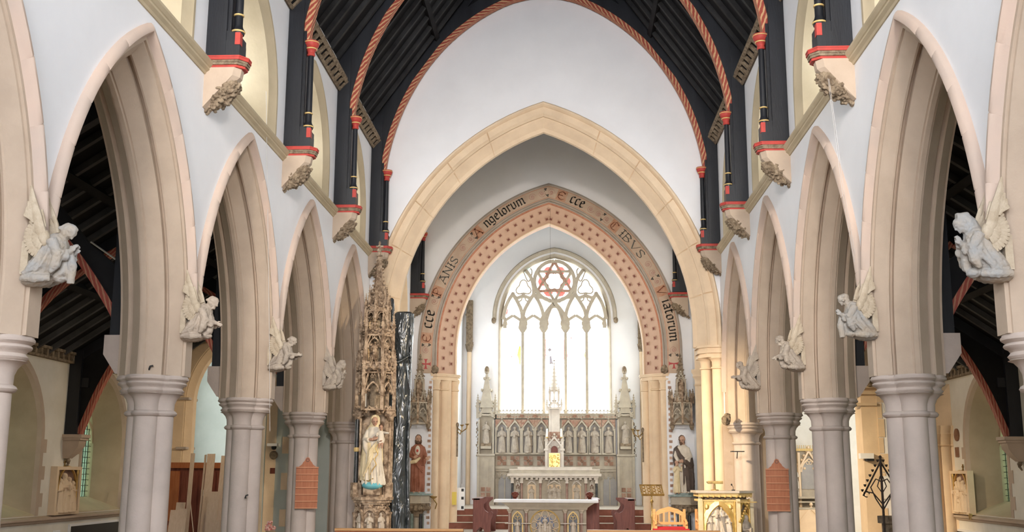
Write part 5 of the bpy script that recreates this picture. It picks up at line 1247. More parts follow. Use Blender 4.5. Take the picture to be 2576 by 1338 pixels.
# free-standing altar
fa_ = thing('altar_table', 'free-standing marble altar with roundel and white top slab at the chancel step', 'altar', (0, 30, 0))
MB().box(-1.43, 1.43, -.05, .85, 1.555, 1.625).build('mensa', M['white'], fa_)
mb = MB(); mb.loft([[(-x, -y_, z), (x+.12, -y_, z), (x+.12, .75, z), (-x, .75, z)] for z, x, y_ in ((1.36, 1.0, -.08), (1.42, 1.02, -.06), (1.48, 1.1, -.02), (1.55, 1.22, .02))]); mb.build('cornice', M['reredos'], fa_)
MB().box(-.98, 1.1, .15, .7, .6, 1.37).build('body', M['reredos'], fa_)
for c in (-.99, -.54, .52, .96):
    MB().lathe([(.6, .06), (.7, .055), (.71, .045), (1.28, .042)], 12, (c, .05)).build('column', M['marble_brown'], fa_, 60)
    mb = MB(); mb.lathe([(1.27, .045), (1.3, .05), (1.34, .08), (1.37, .09)], 8, (c, .05)); mb.box(c-.13, c+.13, -.02, .12, .985, 1.01); mb.build('column_cap', M['marble'], fa_)
for c in (-.78, .735):
    mb = MB(); P = arch_pts(.135, .12, 1.08, .6, 0, 8); P = [(c+u, z) for u, z in P]+[(c-u, z) for u, z in P[::-1][1:]]; mb.prism(P, .13, .15); mb.build('niche_ground', M['marble_black'], fa_)
    mb = MB(); arch_sweep(mb, [(-.02, .1), (-.02, .06), (.015, .06), (.015, .1)], .135, .12, 1.08, .6, 8, u0=c); mb.build('niche_frame', M['goldpaint'], fa_)
    mb = MB()
    for q in range(3): mb.tube([(c+.045*(cos(a)+.9*cos(q*2.09+PI/2)), .1, 1.17+.045*(sin(a)+.9*sin(q*2.09+PI/2))) for a in [i*PI/5 for i in range(11)]], .008, 4)
    mb.build('trefoil', M['goldpaint'], fa_)
    put_saint(fa_, (c, .07, .64), .48, 0 if c < 0 else 2, M['marble'], 0, 'niche_figure')
c = -.03; mb = MB(); mb.tube([(c+.40*cos(a), .11, .95+.40*sin(a)) for a in [i*PI/20 for i in range(41)]], .022, 6); mb.build('roundel_rim', M['goldpaint'], fa_, 60)
mb = MB()
for q in range(8): mb.tube([(c+.29*cos(q*PI/4)+.095*cos(a), .11, .95+.29*sin(q*PI/4)+.095*sin(a)) for a in [i*PI/6 for i in range(13)]], .012, 5)
mb.build('roundel_foils', M['stone_gold'], fa_, 60)
mb = MB(); mb.prism([(c+.25*cos(a), .95+.25*sin(a)) for a in [i*PI/14 for i in range(28)]], .12, .14); mb.build('roundel_ground', mat('slate_blue_enamel', (.10, .13, .22), (.18, .2, .28), 12, .4, 0), fa_)
for i, (dx, dz, h, v) in enumerate(((-.14, -.2, .34, 0), (0, -.16, .40, 1), (.13, -.2, .34, 2), (-.06, -.26, .3, 3), (.07, -.27, .3, 0))): put_saint(fa_, (c+dx, .08-.01*i, .95+dz), h, v, M['marble'], 0, 'relief_figure')
# choir stall ends
def stall(lab, x, y, flip, poly, L, seats=True):
    t = thing('choir_stall', lab, 'choir stall', (x, y, .6), 0, 'choir stalls'); f = -1 if flip else 1
    mb = MB(); mb.prism([(f*a, b) for a, b in poly], 0, .09); mb.build('bench_end', M['mahogany'], t)
    mb = MB(); mb.box(*sorted((f*.0, f*.34)), .09, L, .40, .45); mb.build('seat', M['mahogany'], t)
    mb = MB(); mb.box(*sorted((f*-.02, f*.05)), .09, L, .05, .98); mb.box(*sorted((f*-.04, f*.18)), .0, L, .98, 1.02); mb.build('backrest', M['mahogany'], t)
    mb = MB(); mb.prism([(f*a, b) for a, b in poly], L, L+.09); mb.build('bench_end', M['mahogany'], t)
PL = [(0, 0), (.08, 0), (.1, .12), (.2, .22), (.3, .16), (.34, 0), (.5, 0), (.5, .40), (.56, .52), (.57, .60), (.52, .66), (.42, .63), (.34, .68), (.29, .78), (.30, .86), (.42, .96), (.42, 1.02), (0, 1.02)]
stall('dark red choir stall end with scrolled arm, left of the marble altar', -2.12, 31.6, False, PL, 2.2)
stall('dark red choir stall end with carved top, right of the marble altar', 2.5, 31.6, True, PL, 2.2)
stall('dark red stall front directly behind the right end of the altar', 1.47, 31.2, True, [(0, 0), (.5, 0), (.5, .3), (.42, .5), (.36, .9), (0, .9)], 2.6)
for i, (px_, hh) in enumerate(((-.86, .62), (1.27, .72))):
    o = thing('altar_urn', 'dark wooden carved knob standing behind the %s end of the altar' % ('left', 'right')[i], 'finial', (px_-.05, 31.4, .6), 0, 'carved knobs behind the altar')
    MB().lathe([(0, .1), (.8, .06), (.95, .05), (1.0, .12), (1.04, .05)], 12).build('post', M['mahogany'], o, 60); mb = MB(); mb.ell((0, 0, 1.13), (.09, .09, .10), 10, 7)
    for q in range(8): mb.ell((.08*cos(q*.785), .08*sin(q*.785), 1.15+.03*(q % 2)), .035, 6, 4)
    mb.build('knob', M['mahogany'], o, 60)
# ================================================ MADONNA SHRINE
sh = thing('statue_shrine', 'towering gothic carved stone shrine with spire, left of the chancel arch', 'shrine', (-4.02, 25.75, 0))
def poly(R, n, rot=PI/8): return [(R*cos(rot+2*PI*i/n), R*sin(rot+2*PI*i/n)) for i in range(n)]
mb = MB(); mb.prism(poly(.44, 8), .6, .75, 'z'); mb.prism(poly(.36, 8), .75, 1.62, 'z'); mb.build('pedestal', M['stone_worn'], sh)
mb = MB(); mb.prism(poly(.42, 8), 1.60, 1.64, 'z'); mb.prism(poly(.50, 8), 1.70, 1.77, 'z'); mb.prism(poly(.46, 8), 1.64, 1.70, 'z'); mb.build('pedestal_cornice', M['stone_worn'], sh)
mb = MB()
for i in range(8):
    m = Matrix.Rotation(i*PI/4, 4, 'Z'); mb.lathe([(.75, .04), (1.35, .04), (1.38, .06), (1.42, .06)], 8, (0, -.42), m @ Matrix.Rotation(PI/8, 4, 'Z'))
    arch_sweep(mb, [(-.03, 0), (-.03, -.06), (.02, -.06), (.02, 0)], .14, .02, 1.33, 1.32, 6, mtx=m @ Matrix.Translation((0, -.35, 0)))
    for q in range(5): mb.ell((rnd.uniform(-.13, .13), -.37, rnd.uniform(1.5, 1.6)), .03, 5, 4, m)
mb.build('pedestal_arcade', M['stone_worn'], sh)
for i in (-1, 0, 1): 
    a = i*PI/4+.0; put_saint(sh, (.36*sin(a), -.38*cos(a), .86), .55, i+1, M['marble'], a, 'pedestal_figure')
mb = MB(); mb.prism(poly(.30, 8), 1.77, 1.82, 'z'); mb.box(-.18, .22, -.30, .2, 1.82, 2.02); mb.prism(poly(.14, 8), 1.77, 2.1, 'z', Matrix.Translation((-.38, -.1, 0))); mb.prism(poly(.12, 8), 1.77, 2.1, 'z', Matrix.Translation((.36, -.02, 0))); mb.build('plinth', M['stone_worn'], sh)
MB().lathe([(2.1, .055), (3.6, .05)], 14, (-.40, -.1)).build('black_shaft', M['marble_black'], sh, 60)
mb = MB(); mb.box(-.33, -.29, -.16, -.1, 2.1, 3.6); mb.lathe([(2.1, .035), (3.6, .03)], 8, (.36, .05)); mb.build('shaft', M['stone_worn'], sh)
MB().lathe([(2.82, .06), (2.84, .068), (2.9, .068), (2.92, .06)], 14, (-.40, -.1)).build('shaft_ring', M['goldpaint'], sh, 60)
MB().box(-.46, .40, .22, .36, 1.77, 3.8).build('back_slab', M['stone_worn'], sh)
mb = MB()
for x in (-.40, .38):
    mb.lathe([(3.55, .06), (3.6, .08), (3.66, .11), (3.74, .13), (3.8, .14)], 8, (x, -.08))
    for q in range(10): mb.ell((x+.11*cos(q*.63), -.08+.11*sin(q*.63), 3.68+.05*(q % 2)), .04, 6, 4)
mb.build('leaf_capital', M['stone_worn'], sh)
bk = lambda x, y: False
for (R, z0, z1, gh, ph, w_, n, rot, nm) in ((.45, 3.78, 4.72, .78, .55, .075, 6, PI/6, 'lower'), (.40, 4.9, 5.62, .5, .6, .065, 6, PI/6, 'middle'), (.31, 5.7, 6.22, .36, .42, .05, 6, 0, 'upper')):
    A_, G_ = tier(R, z0, z1, gh, ph, w_, n, rot); A_.build('buttress_pinnacles', M['stone_worn'], sh); G_.build('canopy_gables', M['stone_worn'], sh)
    mb = MB()
    for i in range(int(40*R)+14):
        a = 2*PI*i/(int(40*R)+14); mb.ell((R*1.02*cos(a), R*1.02*sin(a), z1+.05+.03*(i % 2)), .032, 5, 4)
    mb.lathe([(z1, R*.95), (z1+.03, R*1.02), (z1+.06, R*.95)], 6, (0, 0), Matrix.Rotation(rot, 4, 'Z')); mb.build('crocketed_band', M['stone_worn'], sh)
mb = MB(); mb.lathe([(3.8, .16), (4.7, .16)], 8); mb.lathe([(4.9, .10), (6.3, .08)], 8); mb.build('core', M['stone_brown'], sh)  # core coloured dark so the canopy gaps look shaded
mb = MB(); mb.lathe([(4.72, .40), (4.78, .43), (4.9, .36), (4.92, .3)], 6); mb.lathe([(5.6, .36), (5.66, .38), (5.72, .3)], 6); mb.lathe([(6.2, .27), (6.26, .3), (6.3, .2)], 6); mb.build('gallery_floor', M['stone_worn'], sh)
mb = MB()
for i in range(6):
    a = i*PI/3; m = Matrix.Rotation(a, 4, 'Z'); mb.ell((0, -.32, 3.82), (.07, .07, .05), 8, 5, m)
    mb.tube([(-.16, -.36, 3.72), (-.08, -.38, 3.88), (0, -.36, 3.8), (.08, -.38, 3.88), (.16, -.36, 3.72)], .03, 6, m)
mb.build('cusped_fringe', M['stone_worn'], sh)
put_saint(sh, (0, -.30, 5.0), .42, 1, M['stone_worn'], 0, 'canopy_figure'); put_saint(sh, (-.26, -.16, 5.0), .42, 2, M['stone_worn'], -.8, 'canopy_figure'); put_saint(sh, (.26, -.16, 5.0), .42, 3, M['stone_worn'], .8, 'canopy_figure')
mb = MB(); mb.lathe([(6.2, .20), (6.3, .17), (7.72, .03)], 6)
for i in range(13):
    r = .17*(1-i/14)+.03
    for a in range(6): mb.ell((r*cos(a*PI/3), r*sin(a*PI/3), 6.32+i*.105), .028, 5, 4)
mb.ell((0, 0, 7.72), .06, 8, 5); mb.ell((0, 0, 7.82), .045, 8, 5); mb.box(-.09, .09, -.02, .02, 7.80, 7.84); mb.box(-.02, .02, -.09, .09, 7.8, 7.84); mb.ell((0, 0, 7.9), (.03, .03, .06), 6, 5)
mb.build('spire', M['stone_worn'], sh)
mb = MB()
for a in range(6): pinnacle(mb, .22*cos(a*PI/3+PI/6), .22*sin(a*PI/3+PI/6), 6.1, .75, .06, .4)
mb.build('spire_pinnacles', M['stone_worn'], sh)
# --- Madonna and child
md = thing('madonna_statue', 'cream and gold robed statue of a veiled mother holding a child, in the tall shrine', 'statue', (-4.0, 25.55, 2.04))
B = MB(); hh = 1.62
robe(B, [(.05, .0, 0, .13, .11, 0, 5, 0), (.6, 0, 0, .14, .11, 0, 5, 0), (1.1, 0, 0, .13, .09, 0, 5, 0), (1.28, 0, .0, .11, .07, 0, 5, 0), (1.36, 0, .01, .08, .06, 0, 4, 0)])
head(B, (.02, -.02, 1.49), .21, .22, .35)
limb(B, [(-.11, 0, 1.24), (-.18, -.08, 1.05), (.02, -.20, 1.06)], [.04, .045, .035]); limb(B, [(.11, 0, 1.24), (.2, -.07, 1.03), (.18, -.2, 1.0)], [.04, .045, .035]); hand(B, (.02, -.20, 1.06), (.8, -.3, .3), (0, -1, .2), .15); hand(B, (.16, -.2, 1.0), (.5, -.6, .1), (0, 0, -1), .15)
sculpt(B, 'body', M['skin'], md, .011, 1); face_paint(md, (.02, -.02, 1.49), .21, .22, .35)
G = MB(); robe(G, [(0, .02, 0, .24, .18, .12, 11, 0), (.04, .02, 0, .25, .19, .18, 11, 0), (.3, .0, 0, .22, .17, .2, 11, .2), (.6, -.01, 0, .20, .16, .16, 11, .4), (.85, -.01, 0, .19, .15, .12, 11, .6), (1.0, 0, 0, .19, .14, .04, 7, 1), (1.2, 0, 0, .175, .12, .03, 6, 1), (1.29, 0, .0, .15, .10, .02, 6, 0), (1.36, 0, .01, .11, .08, 0, 4, 0)], 60)
limb(G, [(-.13, 0, 1.27), (-.19, -.08, 1.05), (-.08, -.17, 1.05)], [.06, .075, .06]); limb(G, [(.13, 0, 1.27), (.21, -.06, 1.04), (.2, -.14, 1.0)], [.06, .075, .06]); G.tube([(-.19, -.1, 1.02), (-.17, -.14, .88), (-.14, -.12, .74)], [.06, .06, .03], 8)
folds(G, .01, 0, .235, .18, .0, 1.0, 18, .020, .3, .8); sculpt(G, 'robe', M['whitecloth'], md, .011, 1)
G = MB(); robe(G, [(.12, -.06, .04, .22, .17, .13, 8, 1), (.3, -.05, .03, .235, .18, .16, 8, 1.4), (.6, -.03, .02, .235, .19, .14, 8, 2.0), (.9, -.03, .03, .23, .17, .11, 8, 2.8), (1.15, -.02, .04, .225, .14, .05, 5, 2), (1.3, 0, .05, .2, .11, .02, 5, 2), (1.42, .01, .06, .12, .09, .02, 5, 0), (1.56, .02, .04, .115, .11, .0, 5, 0), (1.63, .02, .02, .08, .08, 0, 5, 0), (1.65, .02, .02, .02, .02, 0, 5, 0)], 60)
for i in range(4): G.tube([(-.2+.03*i, -.17, .2+.1*i), (-.05, -.22, .5+.1*i), (.14, -.17, .9+.05*i)], [.02, .03, .02], 6)
folds(G, -.04, .03, .235, .185, .1, 1.2, 16, .022, .5, .9, seed=4); o = sculpt(G, 'mantle', M['cream'], md, .011, 1); 
# mantle opens at the front: carve by pushing faces behind the robe
for v in o.data.vertices:
    if v.co.z > 1.36 and v.co.y < -.045: v.co.y = -.03
    if v.co.z < .75 and v.co.x > .03 and v.co.y < -.08: v.co.y = -.06
mb = MB(); 
mb.tube([(.16, -.19, .98), (.09, -.21, .85), (.15, -.215, .72), (.06, -.21, .6), (.12, -.215, .48), (.03, -.20, .36), (-.02, -.2, .25)], .012, 5); mb.tube([(-.17, -.14, .12), (-.06, -.2, .1), (.05, -.2, .16)], .012, 5); mb.build('gold_border', M['gold'], md, 60)
mb = MB(); mb.ell((.0, -.02, 0), (.25, .2, .11), 20, 10); mb.build('blue_globe', M['blue'], md, 180)
ch_ = MB(); robe(ch_, [(.95, .20, -.2, .06, .06, .06, 6, 0), (1.0, .2, -.2, .085, .07, .08, 6, 0), (1.12, .2, -.18, .075, .065, .05, 6, 0), (1.24, .19, -.17, .075, .05, .02, 5, 0), (1.27, .19, -.17, .03, .03, 0, 5, 0)])
limb(ch_, [(.25, -.17, 1.22), (.33, -.22, 1.21), (.41, -.25, 1.20)], [.032, .028, .02]); limb(ch_, [(.13, -.17, 1.22), (.1, -.24, 1.16), (.13, -.28, 1.13)], [.03, .028, .02])
c = sculpt(ch_, 'child_robe', M['whitecloth'], md, .010, 1)
ch_ = MB(); head(ch_, (.2, -.19, 1.335), .125, .05, .3); hand(ch_, (.40, -.25, 1.2), (1, -.2, .1), (0, 0, 1), .07); limb(ch_, [(.19, -.2, 1.0), (.18, -.26, .94), (.17, -.24, .86)], [.035, .03, .022]); limb(ch_, [(.23, -.2, 1.0), (.25, -.27, .93), (.24, -.25, .85)], [.035, .03, .022])
sculpt(ch_, 'child_body', M['skin'], md, .008, 1); face_paint(md, (.2, -.19, 1.335), .125, .05, .3)
mb = MB(); mb.ell((.2, -.165, 1.37), (.058, .055, .055), 12, 8); sculpt(mb, 'child_hair', M['hair'], md, .01, 1, .006, 50)
# ------------------------------------------------ wall canopies + the two coloured statues
def wall_canopy(x, lab, s):
    t = thing('statue_canopy', lab, 'canopy', (x, 34.0, 0), 0, 'statue canopies beside the painted arch')
    A_, G_ = tier(.34, 3.85, 4.55, .6, .35, .06, 6, 0); A_.build('buttress_pinnacles', M['stone_worn'], t); G_.build('canopy_gables', M['reredos'], t)
    mb = MB(); mb.lathe([(4.5, .3), (4.56, .36), (4.6, .3), (4.75, .17)], 6); mb.lathe([(4.75, .16), (5.25, .15)], 6)
    mb.build('core', M['stone_worn'], t)
    mb = MB(); gable(mb, .3, .26, 5.2, -.18, 0, .03, .06); mb.box(-.15, -.11, -.18, -.1, 4.75, 5.2); mb.box(.11, .15, -.18, -.1, 4.75, 5.2); mb.build('lantern', M['reredos'], t)
    mb = MB(); pinnacle(mb, 0, 0, 5.2, .85, .16, .1)
    for q in (-1, 1): pinnacle(mb, q*.36, -.1, 4.5, .45, .07, .4)
    mb.build('spire', M['stone_brown'], t)
    mb = MB()
    for q in (-1, 1): mb.ell((q*.3, -.1, 3.82), (.08, .08, .12), 8, 6); mb.ell((q*.3, -.12, 3.72), .05, 6, 4)
    mb.tube([(-.26, -.2, 3.85), (-.15, -.24, 4.0), (0, -.26, 4.1), (.15, -.24, 4.0), (.26, -.2, 3.85)], .03, 6); mb.build('carved_pendants', M['stone_brown'], t)
    MB().box(-.3, .3, .2, .5, 3.9, 4.7).build('back_block', M['reredos'], t)
def wall_pedestal(x, lab):
    t = thing('statue_pedestal', lab, 'pedestal', (x, 33.95, 0), 0, 'statue pedestals beside the painted arch')
    mb = MB(); mb.prism(poly(.50, 8), 1.66, 1.71, 'z'); mb.build('top', M['marble_green'], t)
    mb = MB(); mb.prism(poly(.42, 8), 1.45, 1.66, 'z'); mb.prism(poly(.46, 8), 1.42, 1.46, 'z'); mb.build('drum', M['reredos'], t)
    mb = MB(); mb.prism(poly(.4, 8), 1.36, 1.42, 'z')
    for q in range(16): mb.ell((.34*cos(q*PI/8), .34*sin(q*PI/8), 1.28), (.09, .09, .09), 6, 5)
    mb.lathe([(1.0, .15), (1.15, .2), (1.36, .36)], 12); mb.build('leaf_corbel', M['stone_brown'], t)
    for q in range(4):
        a = q*PI/2+PI/4; MB().lathe([(.6, .06), (1.1, .055)], 10, (.2*cos(a), .2*sin(a))).build('shaft', M['marble_black' if q % 2 else 'marble_green'], t, 60)
    MB().lathe([(.6, .12), (1.1, .11)], 10).build('core', M['reredos'], t)
XL, XR = -4.07, 4.16
wall_canopy(XL, 'carved stone canopy over the red-robed statue', -1); wall_canopy(XR, 'carved stone canopy over the statue of a man and child', 1)
wall_pedestal(XL, 'leafy stone pedestal under the red-robed statue'); wall_pedestal(XR, 'leafy stone pedestal under the statue of a man and child')
def bearded(par, h, yaw, tilt, mats, arms, z=1):
    B = MB(); robe(B, [(.06, 0, 0, .13, .1, 0, 5, 0), (1.35, 0, 0, .14, .09, 0, 5, 0), (1.43, 0, .0, .12, .07, 0, 5, 0), (1.5, 0, .01, .08, .06, 0, 4, 0)])
    head(B, (0, -.01, 1.68), .235, tilt, yaw)
    for (p, d, m_) in arms['hands']: hand(B, p, d, (0, -1, .2), .17, mirror=m_)
    for s in (-1, 1): B.ell((s*.08, -.14, .04), (.05, .12, .04), 10, 6)
    face_paint(par, (0, -.01, 1.68), .235, tilt, yaw)
    return sculpt(B, 'body', M['skin'], par, .011, 1)
t = thing('red_robed_statue', 'painted statue of a bearded man in a rust red robe on the left pedestal', 'statue', (XL, 33.9, 1.71))
bearded(t, 1.8, .3, .1, None, {'hands': [((.27, -.24, 1.1), (.7, -.5, -.5), 1), ((-.1, -.22, 1.08), (.6, -.3, .4), -1)]})
G = MB(); robe(G, [(.04, 0, 0, .2, .15, .13, 10, 0), (.3, 0, 0, .2, .155, .18, 10, .4), (.8, 0, 0, .2, .155, .14, 10, .9), (1.1, 0, 0, .2, .15, .05, 7, 1), (1.35, 0, 0, .2, .13, .03, 6, 1), (1.45, 0, .0, .17, .11, .02, 6, 0), (1.52, 0, .01, .09, .075, 0, 4, 0)], 60)
limb(G, [(.15, 0, 1.42), (.23, -.06, 1.18), (.27, -.22, 1.1)], [.065, .075, .05]); limb(G, [(-.15, 0, 1.42), (-.22, -.06, 1.14), (-.08, -.2, 1.08)], [.065, .075, .05]); G.tube([(.22, -.1, 1.14), (.23, -.12, .98), (.2, -.1, .85)], [.06, .055, .025], 8)
folds(G, 0, 0, .205, .155, .03, 1.1, 20, .021, .45, .95, seed=5); [G.tube([(-.17+.03*k, -.16, 1.3-.02*k), (0, -.19, 1.0-.05*k), (.17, -.13, .85-.07*k)], [.015, .02, .012], 6) for k in range(4)]; sculpt(G, 'robe', M['redrobe'], t, .011, 1)
mb = MB(); mb.ell((0, -.10, 1.3), (.085, .065, .17), 14, 10); mb.build('white_front', M['whitecloth'], t, 180)
mb = MB(); mb.ell((.0, -.165, 1.31), (.036, .02, .045)); mb.build('heart_emblem', M['red'], t, 180)
mb = MB(); mb.tube([(-.2, -.14, .95), (-.05, -.2, .98), (.1, -.17, 1.1)], [.06, .07, .03], 8); sculpt(mb, 'mantle_fold', M['cream'], t, .015, 1)
mb = MB(); mb.ell((0, .03, 1.70), (.105, .115, .12)); mb.tube([(0, .09, 1.68), (-.02, .1, 1.5)], [.1, .07], 8); mb.ell((0, -.09, 1.57), (.06, .05, .06)); mb.ell((.07,.03,1.6),(.04,.06,.09)); mb.ell((-.07,.03,1.6),(.04,.06,.09)); sculpt(mb, 'hair_and_beard', M['hair'], t, .013, 1, .01, 30)
mb = MB(); mb.prism(poly(.26, 8), 0, .05, 'z'); mb.build('green_base', M['marble_green'], t)
t = thing('man_and_child_statue', 'painted statue of a brown-cloaked bearded man with a small child on the right pedestal', 'statue', (XR, 33.9, 1.71))
bearded(t, 1.8, -.45, .35, None, {'hands': [((-.02, -.26, 1.05), (-.7, -.3, -.3), 1), ((-.18, -.22, .98), (-.2, -.5, -.4), -1)]})
G = MB(); robe(G, [(.04, .06, 0, .19, .15, .09, 10, 0), (.4, .05, 0, .19, .15, .10, 9, .3), (.9, .03, 0, .19, .14, .07, 8, .7), (1.35, 0, 0, .2, .13, .03, 6, 1), (1.45, 0, .0, .17, .11, .02, 6, 0), (1.52, 0, .01, .09, .075, 0, 4, 0)], 60)
limb(G, [(.15, 0, 1.42), (.22, -.08, 1.16), (.02, -.22, 1.05)], [.065, .075, .05]); limb(G, [(-.15, 0, 1.42), (-.22, -.08, 1.18), (-.17, -.2, 1.0)], [.065, .07, .045]); G.tube([(.18, -.12, 1.12), (.16, -.16, 1.0), (.12, -.14, .9)], [.06, .05, .02], 8)
folds(G, .05, 0, .195, .15, .03, 1.0, 16, .02, .3, .9, seed=6); sculpt(G, 'robe', M['whitecloth'], t, .011, 1)
G = MB(); robe(G, [(.1, .12, .02, .2, .17, .14, 8, 0), (.4, .12, .0, .2, .17, .18, 8, .5), (.9, .12, -.01, .19, .155, .14, 8, 1.3), (1.1, .14, .0, .16, .14, .06, 6, 1), (1.25, .18, .03, .08, .1, .04, 5, 1)], 50)
G.tube([(.24, -.1, .85), (.05, -.2, 1.0), (-.12, -.15, 1.2), (-.2, -.02, 1.42)], [.09, .08, .07, .06], 10); G.tube([(-.2, .08, 1.45), (0, .13, 1.2), (.12, .1, .9)], [.09, .1, .1], 10); G.tube([(-.22,.0,1.4),(-.25,.03,1.1),(-.2,.06,.8)],[.06,.07,.05],8)
folds(G, .12, .01, .205, .17, .1, 1.05, 14, .024, .5, .9, seed=7); sculpt(G, 'cloak', M['brownrobe'], t, .011, 1)
mb = MB(); mb.ell((-.01, .03, 1.70), (.105, .115, .12)); mb.ell((-.055, -.12, 1.55), (.045, .04, .055)); mb.ell((0, .08, 1.58), (.09, .06, .1)); sculpt(mb, 'hair_and_beard', M['hair'], t, .013, 1, .01, 30)
c = MB(); robe(c, [(.06, -.22, -.16, .11, .09, .08, 8, 0), (.3, -.22, -.16, .10, .085, .1, 8, .4), (.6, -.21, -.16, .085, .07, .05, 7, .8), (.82, -.21, -.15, .095, .065, .02, 5, 0), (.88, -.21, -.15, .04, .04, 0, 5, 0)]); limb(c, [(-.14, -.15, .8), (-.08, -.2, .72), (-.06, -.24, .85)], [.04, .035, .025]); limb(c, [(-.29, -.15, .8), (-.3, -.22, .7), (-.22, -.27, .8)], [.04, .035, .025])
sculpt(c, 'child_robe', M['cream'], t, .011, 1)
c = MB(); head(c, (-.21, -.17, .97), .155, .25, .4); hand(c, (-.06, -.25, .86), (0, 0, 1), (0, -1, 0), .08); c.ell((-.27, -.22, .05), (.03, .06, .025)); c.ell((-.17, -.22, .05), (.03, .06, .025)); sculpt(c, 'child_body', M['skin'], t, .01, 1)
mb = MB(); mb.ell((-.2, -.14, 1.0), (.075, .075, .075)); sculpt(mb, 'child_hair', M['hair'], t, .012, 1, .008, 40)
mb = MB(); mb.prism(poly(.30, 8), 0, .06, 'z'); mb.build('green_base', M['marble_green'], t)
# ================================================ FURNITURE AND SMALL THINGS
# polythene-wrapped column
rings = []; prof = [(.6, .0, .34, .30), (1.2, .0, .33, .28), (2.0, .0, .30, .26), (3.0, -.0, .28, .24), (3.9, -.01, .28, .24), (4.6, -.02, .29, .24), (4.95, -.03, .25, .22), (5.1, .0, .27, .23), (5.6, .04, .27, .21), (6.1, .08, .25, .2), (6.28, .09, .24, .18), (6.33, .09, .18, .12)]
N_ = 72; Z = []
for i in range(len(prof)-1):
    for j in range(7): 
        f = j/7; Z.append([a+(b-a)*f for a, b in zip(prof[i], prof[i+1])])
Z.append(list(prof[-1]))
for z, ox, ax_, ay_ in Z:
    r = []
    for i in range(N_):
        t = 2*PI*i/N_
        f = 1+.10*noise.noise((cos(t)*2.2, sin(t)*2.2, z*.45))+.07*abs(noise.noise((cos(t)*5, sin(t)*5, z*.8+7)))+.03*noise.noise((cos(t)*11, sin(t)*11, z*3))
        if abs(z-5.02) < .2: f *= 1-.10*(1-abs(z-5.02)/.2)
        r.append((ox+ax_*f*cos(t), ay_*f*sin(t), z))
    rings.append(r)
mb = MB(); mb.loft(rings)
wr = thing('wrapped_column', 'tall thing wrapped in shiny black plastic sheet behind the spired shrine', 'plastic wrap', (-3.62, 26.75, 0))
mb.build('plastic_sheet', M['plastic'], wr, 40)
mb = MB(); mb.loft([[(-.23+.085*f*cos(t), .02+.085*f*sin(t)*(1+.2*sin(5*t+z)), z) for t in [2*PI*i/20 for i in range(20)]] for z, f in ((5.0, 1.3), (5.6, 1.25), (6.2, 1.0), (6.5, .8), (6.66, .6), (6.70, .2))]); mb.build('wrapped_knob', M['plastic'], wr, 180)
mb = MB(); mb.tube([(-.3, -.22, 4.85), (-.1, -.29, 4.98), (.1, -.27, 5.08), (.26, -.16, 5.2)], [.03, .045, .045, .03], 8); mb.tube([(.28, -.1, 6.2), (.30, -.12, 5.5), (.29, -.1, 4.2), (.28, -.12, 2.5), (.33, -.1, .9)], [.03, .04, .03, .045, .06], 7); mb.tube([(-.05, -.25, 4.7), (.05, -.3, 3.5), (-.05, -.29, 2.2), (0, -.33, .7)], [.03, .04, .05, .06], 7); mb.build('plastic_fold', M['plastic'], wr, 60)
# ambo
am = thing('gilded_pulpit', 'white and gold carved pulpit with marble relief panels, right of the altar steps', 'pulpit', (3.9, 24.6, .6))
AP = [(-.42, -.36), (.40, -.36), (.74, -.02), (.74, .5), (-.42, .5)]
def infl(P, e): 
    c = (sum(p[0] for p in P)/len(P), sum(p[1] for p in P)/len(P)); return [(p[0]+(p[0]-c[0])*e, p[1]+(p[1]-c[1])*e) for p in P]
MB().prism(infl(AP, .16), 1.32, 1.37, 'z').build('top_slab', M['marble'], am)
mb = MB(); mb.prism(infl(AP, .06), 1.24, 1.32, 'z'); mb.prism(infl(AP, .04), 1.14, 1.18, 'z')
for i in range(7): mb.ell((-.38+.125*i, -.42, 1.25), .03, 6, 4)
for i in range(4): mb.ell((.46+.09*i, -.36+.09*i, 1.25), .03, 6, 4)
mb.build('cornice', M['goldpaint'], am)
MB().prism(infl(AP, -.18), 0, 1.24, 'z').build('core', M['stone_brown'], am)
mb = MB()
for x, y in ((-.42, -.36), (.40, -.36), (.74, -.02)): mb.box(x-.045, x+.045, y-.045, y+.045, 0, 1.2); 
mb.build('white_pillar', M['cream'], am)
mb = MB()
for x, y in ((-.36, -.36), (.33, -.36), (.46, -.30), (.69, -.07)): mb.lathe([(0, .022), (1.14, .02)], 8, (x, y))
mb.build('gold_colonnette', M['gold'], am, 60)
def panel(mtx, w_, nm):
    mb = MB(); P = [(-w_, 0), (-w_, 1.14), (w_, 1.14), (w_, 0)]
    arch_sweep(mb, [(-.10, 0), (0, -.02), (.03, .02), (.03, .06), (-.1, .06)], w_-.04, (w_)*.9, .55, .0, 8, mtx=mtx)
    for s in (-1, 1): mb.prism([(s*w_, 1.14), (s*w_, .72), (s*(w_*.55), .98), (0, 1.12), (0, 1.14)], .02, .05, mtx=mtx); mb.ell((s*w_*.75, .0, 1.02), (.05, .02, .06), 8, 5, mtx)
    mb.build('gilt_arch', M['gold'], am)
    MB().prism([(-w_, 0), (w_, 0), (w_, 1.14), (-w_, 1.14)], .09, .11, mtx=mtx).build('panel_ground', M['stone'], am)
panel(Matrix.Translation((-.015, -.36, 0)), .34, 'front'); mD = Matrix.Translation((.57, -.19, 0)) @ Matrix.Rotation(PI/4, 4, 'Z'); panel(mD, .19, 'side')
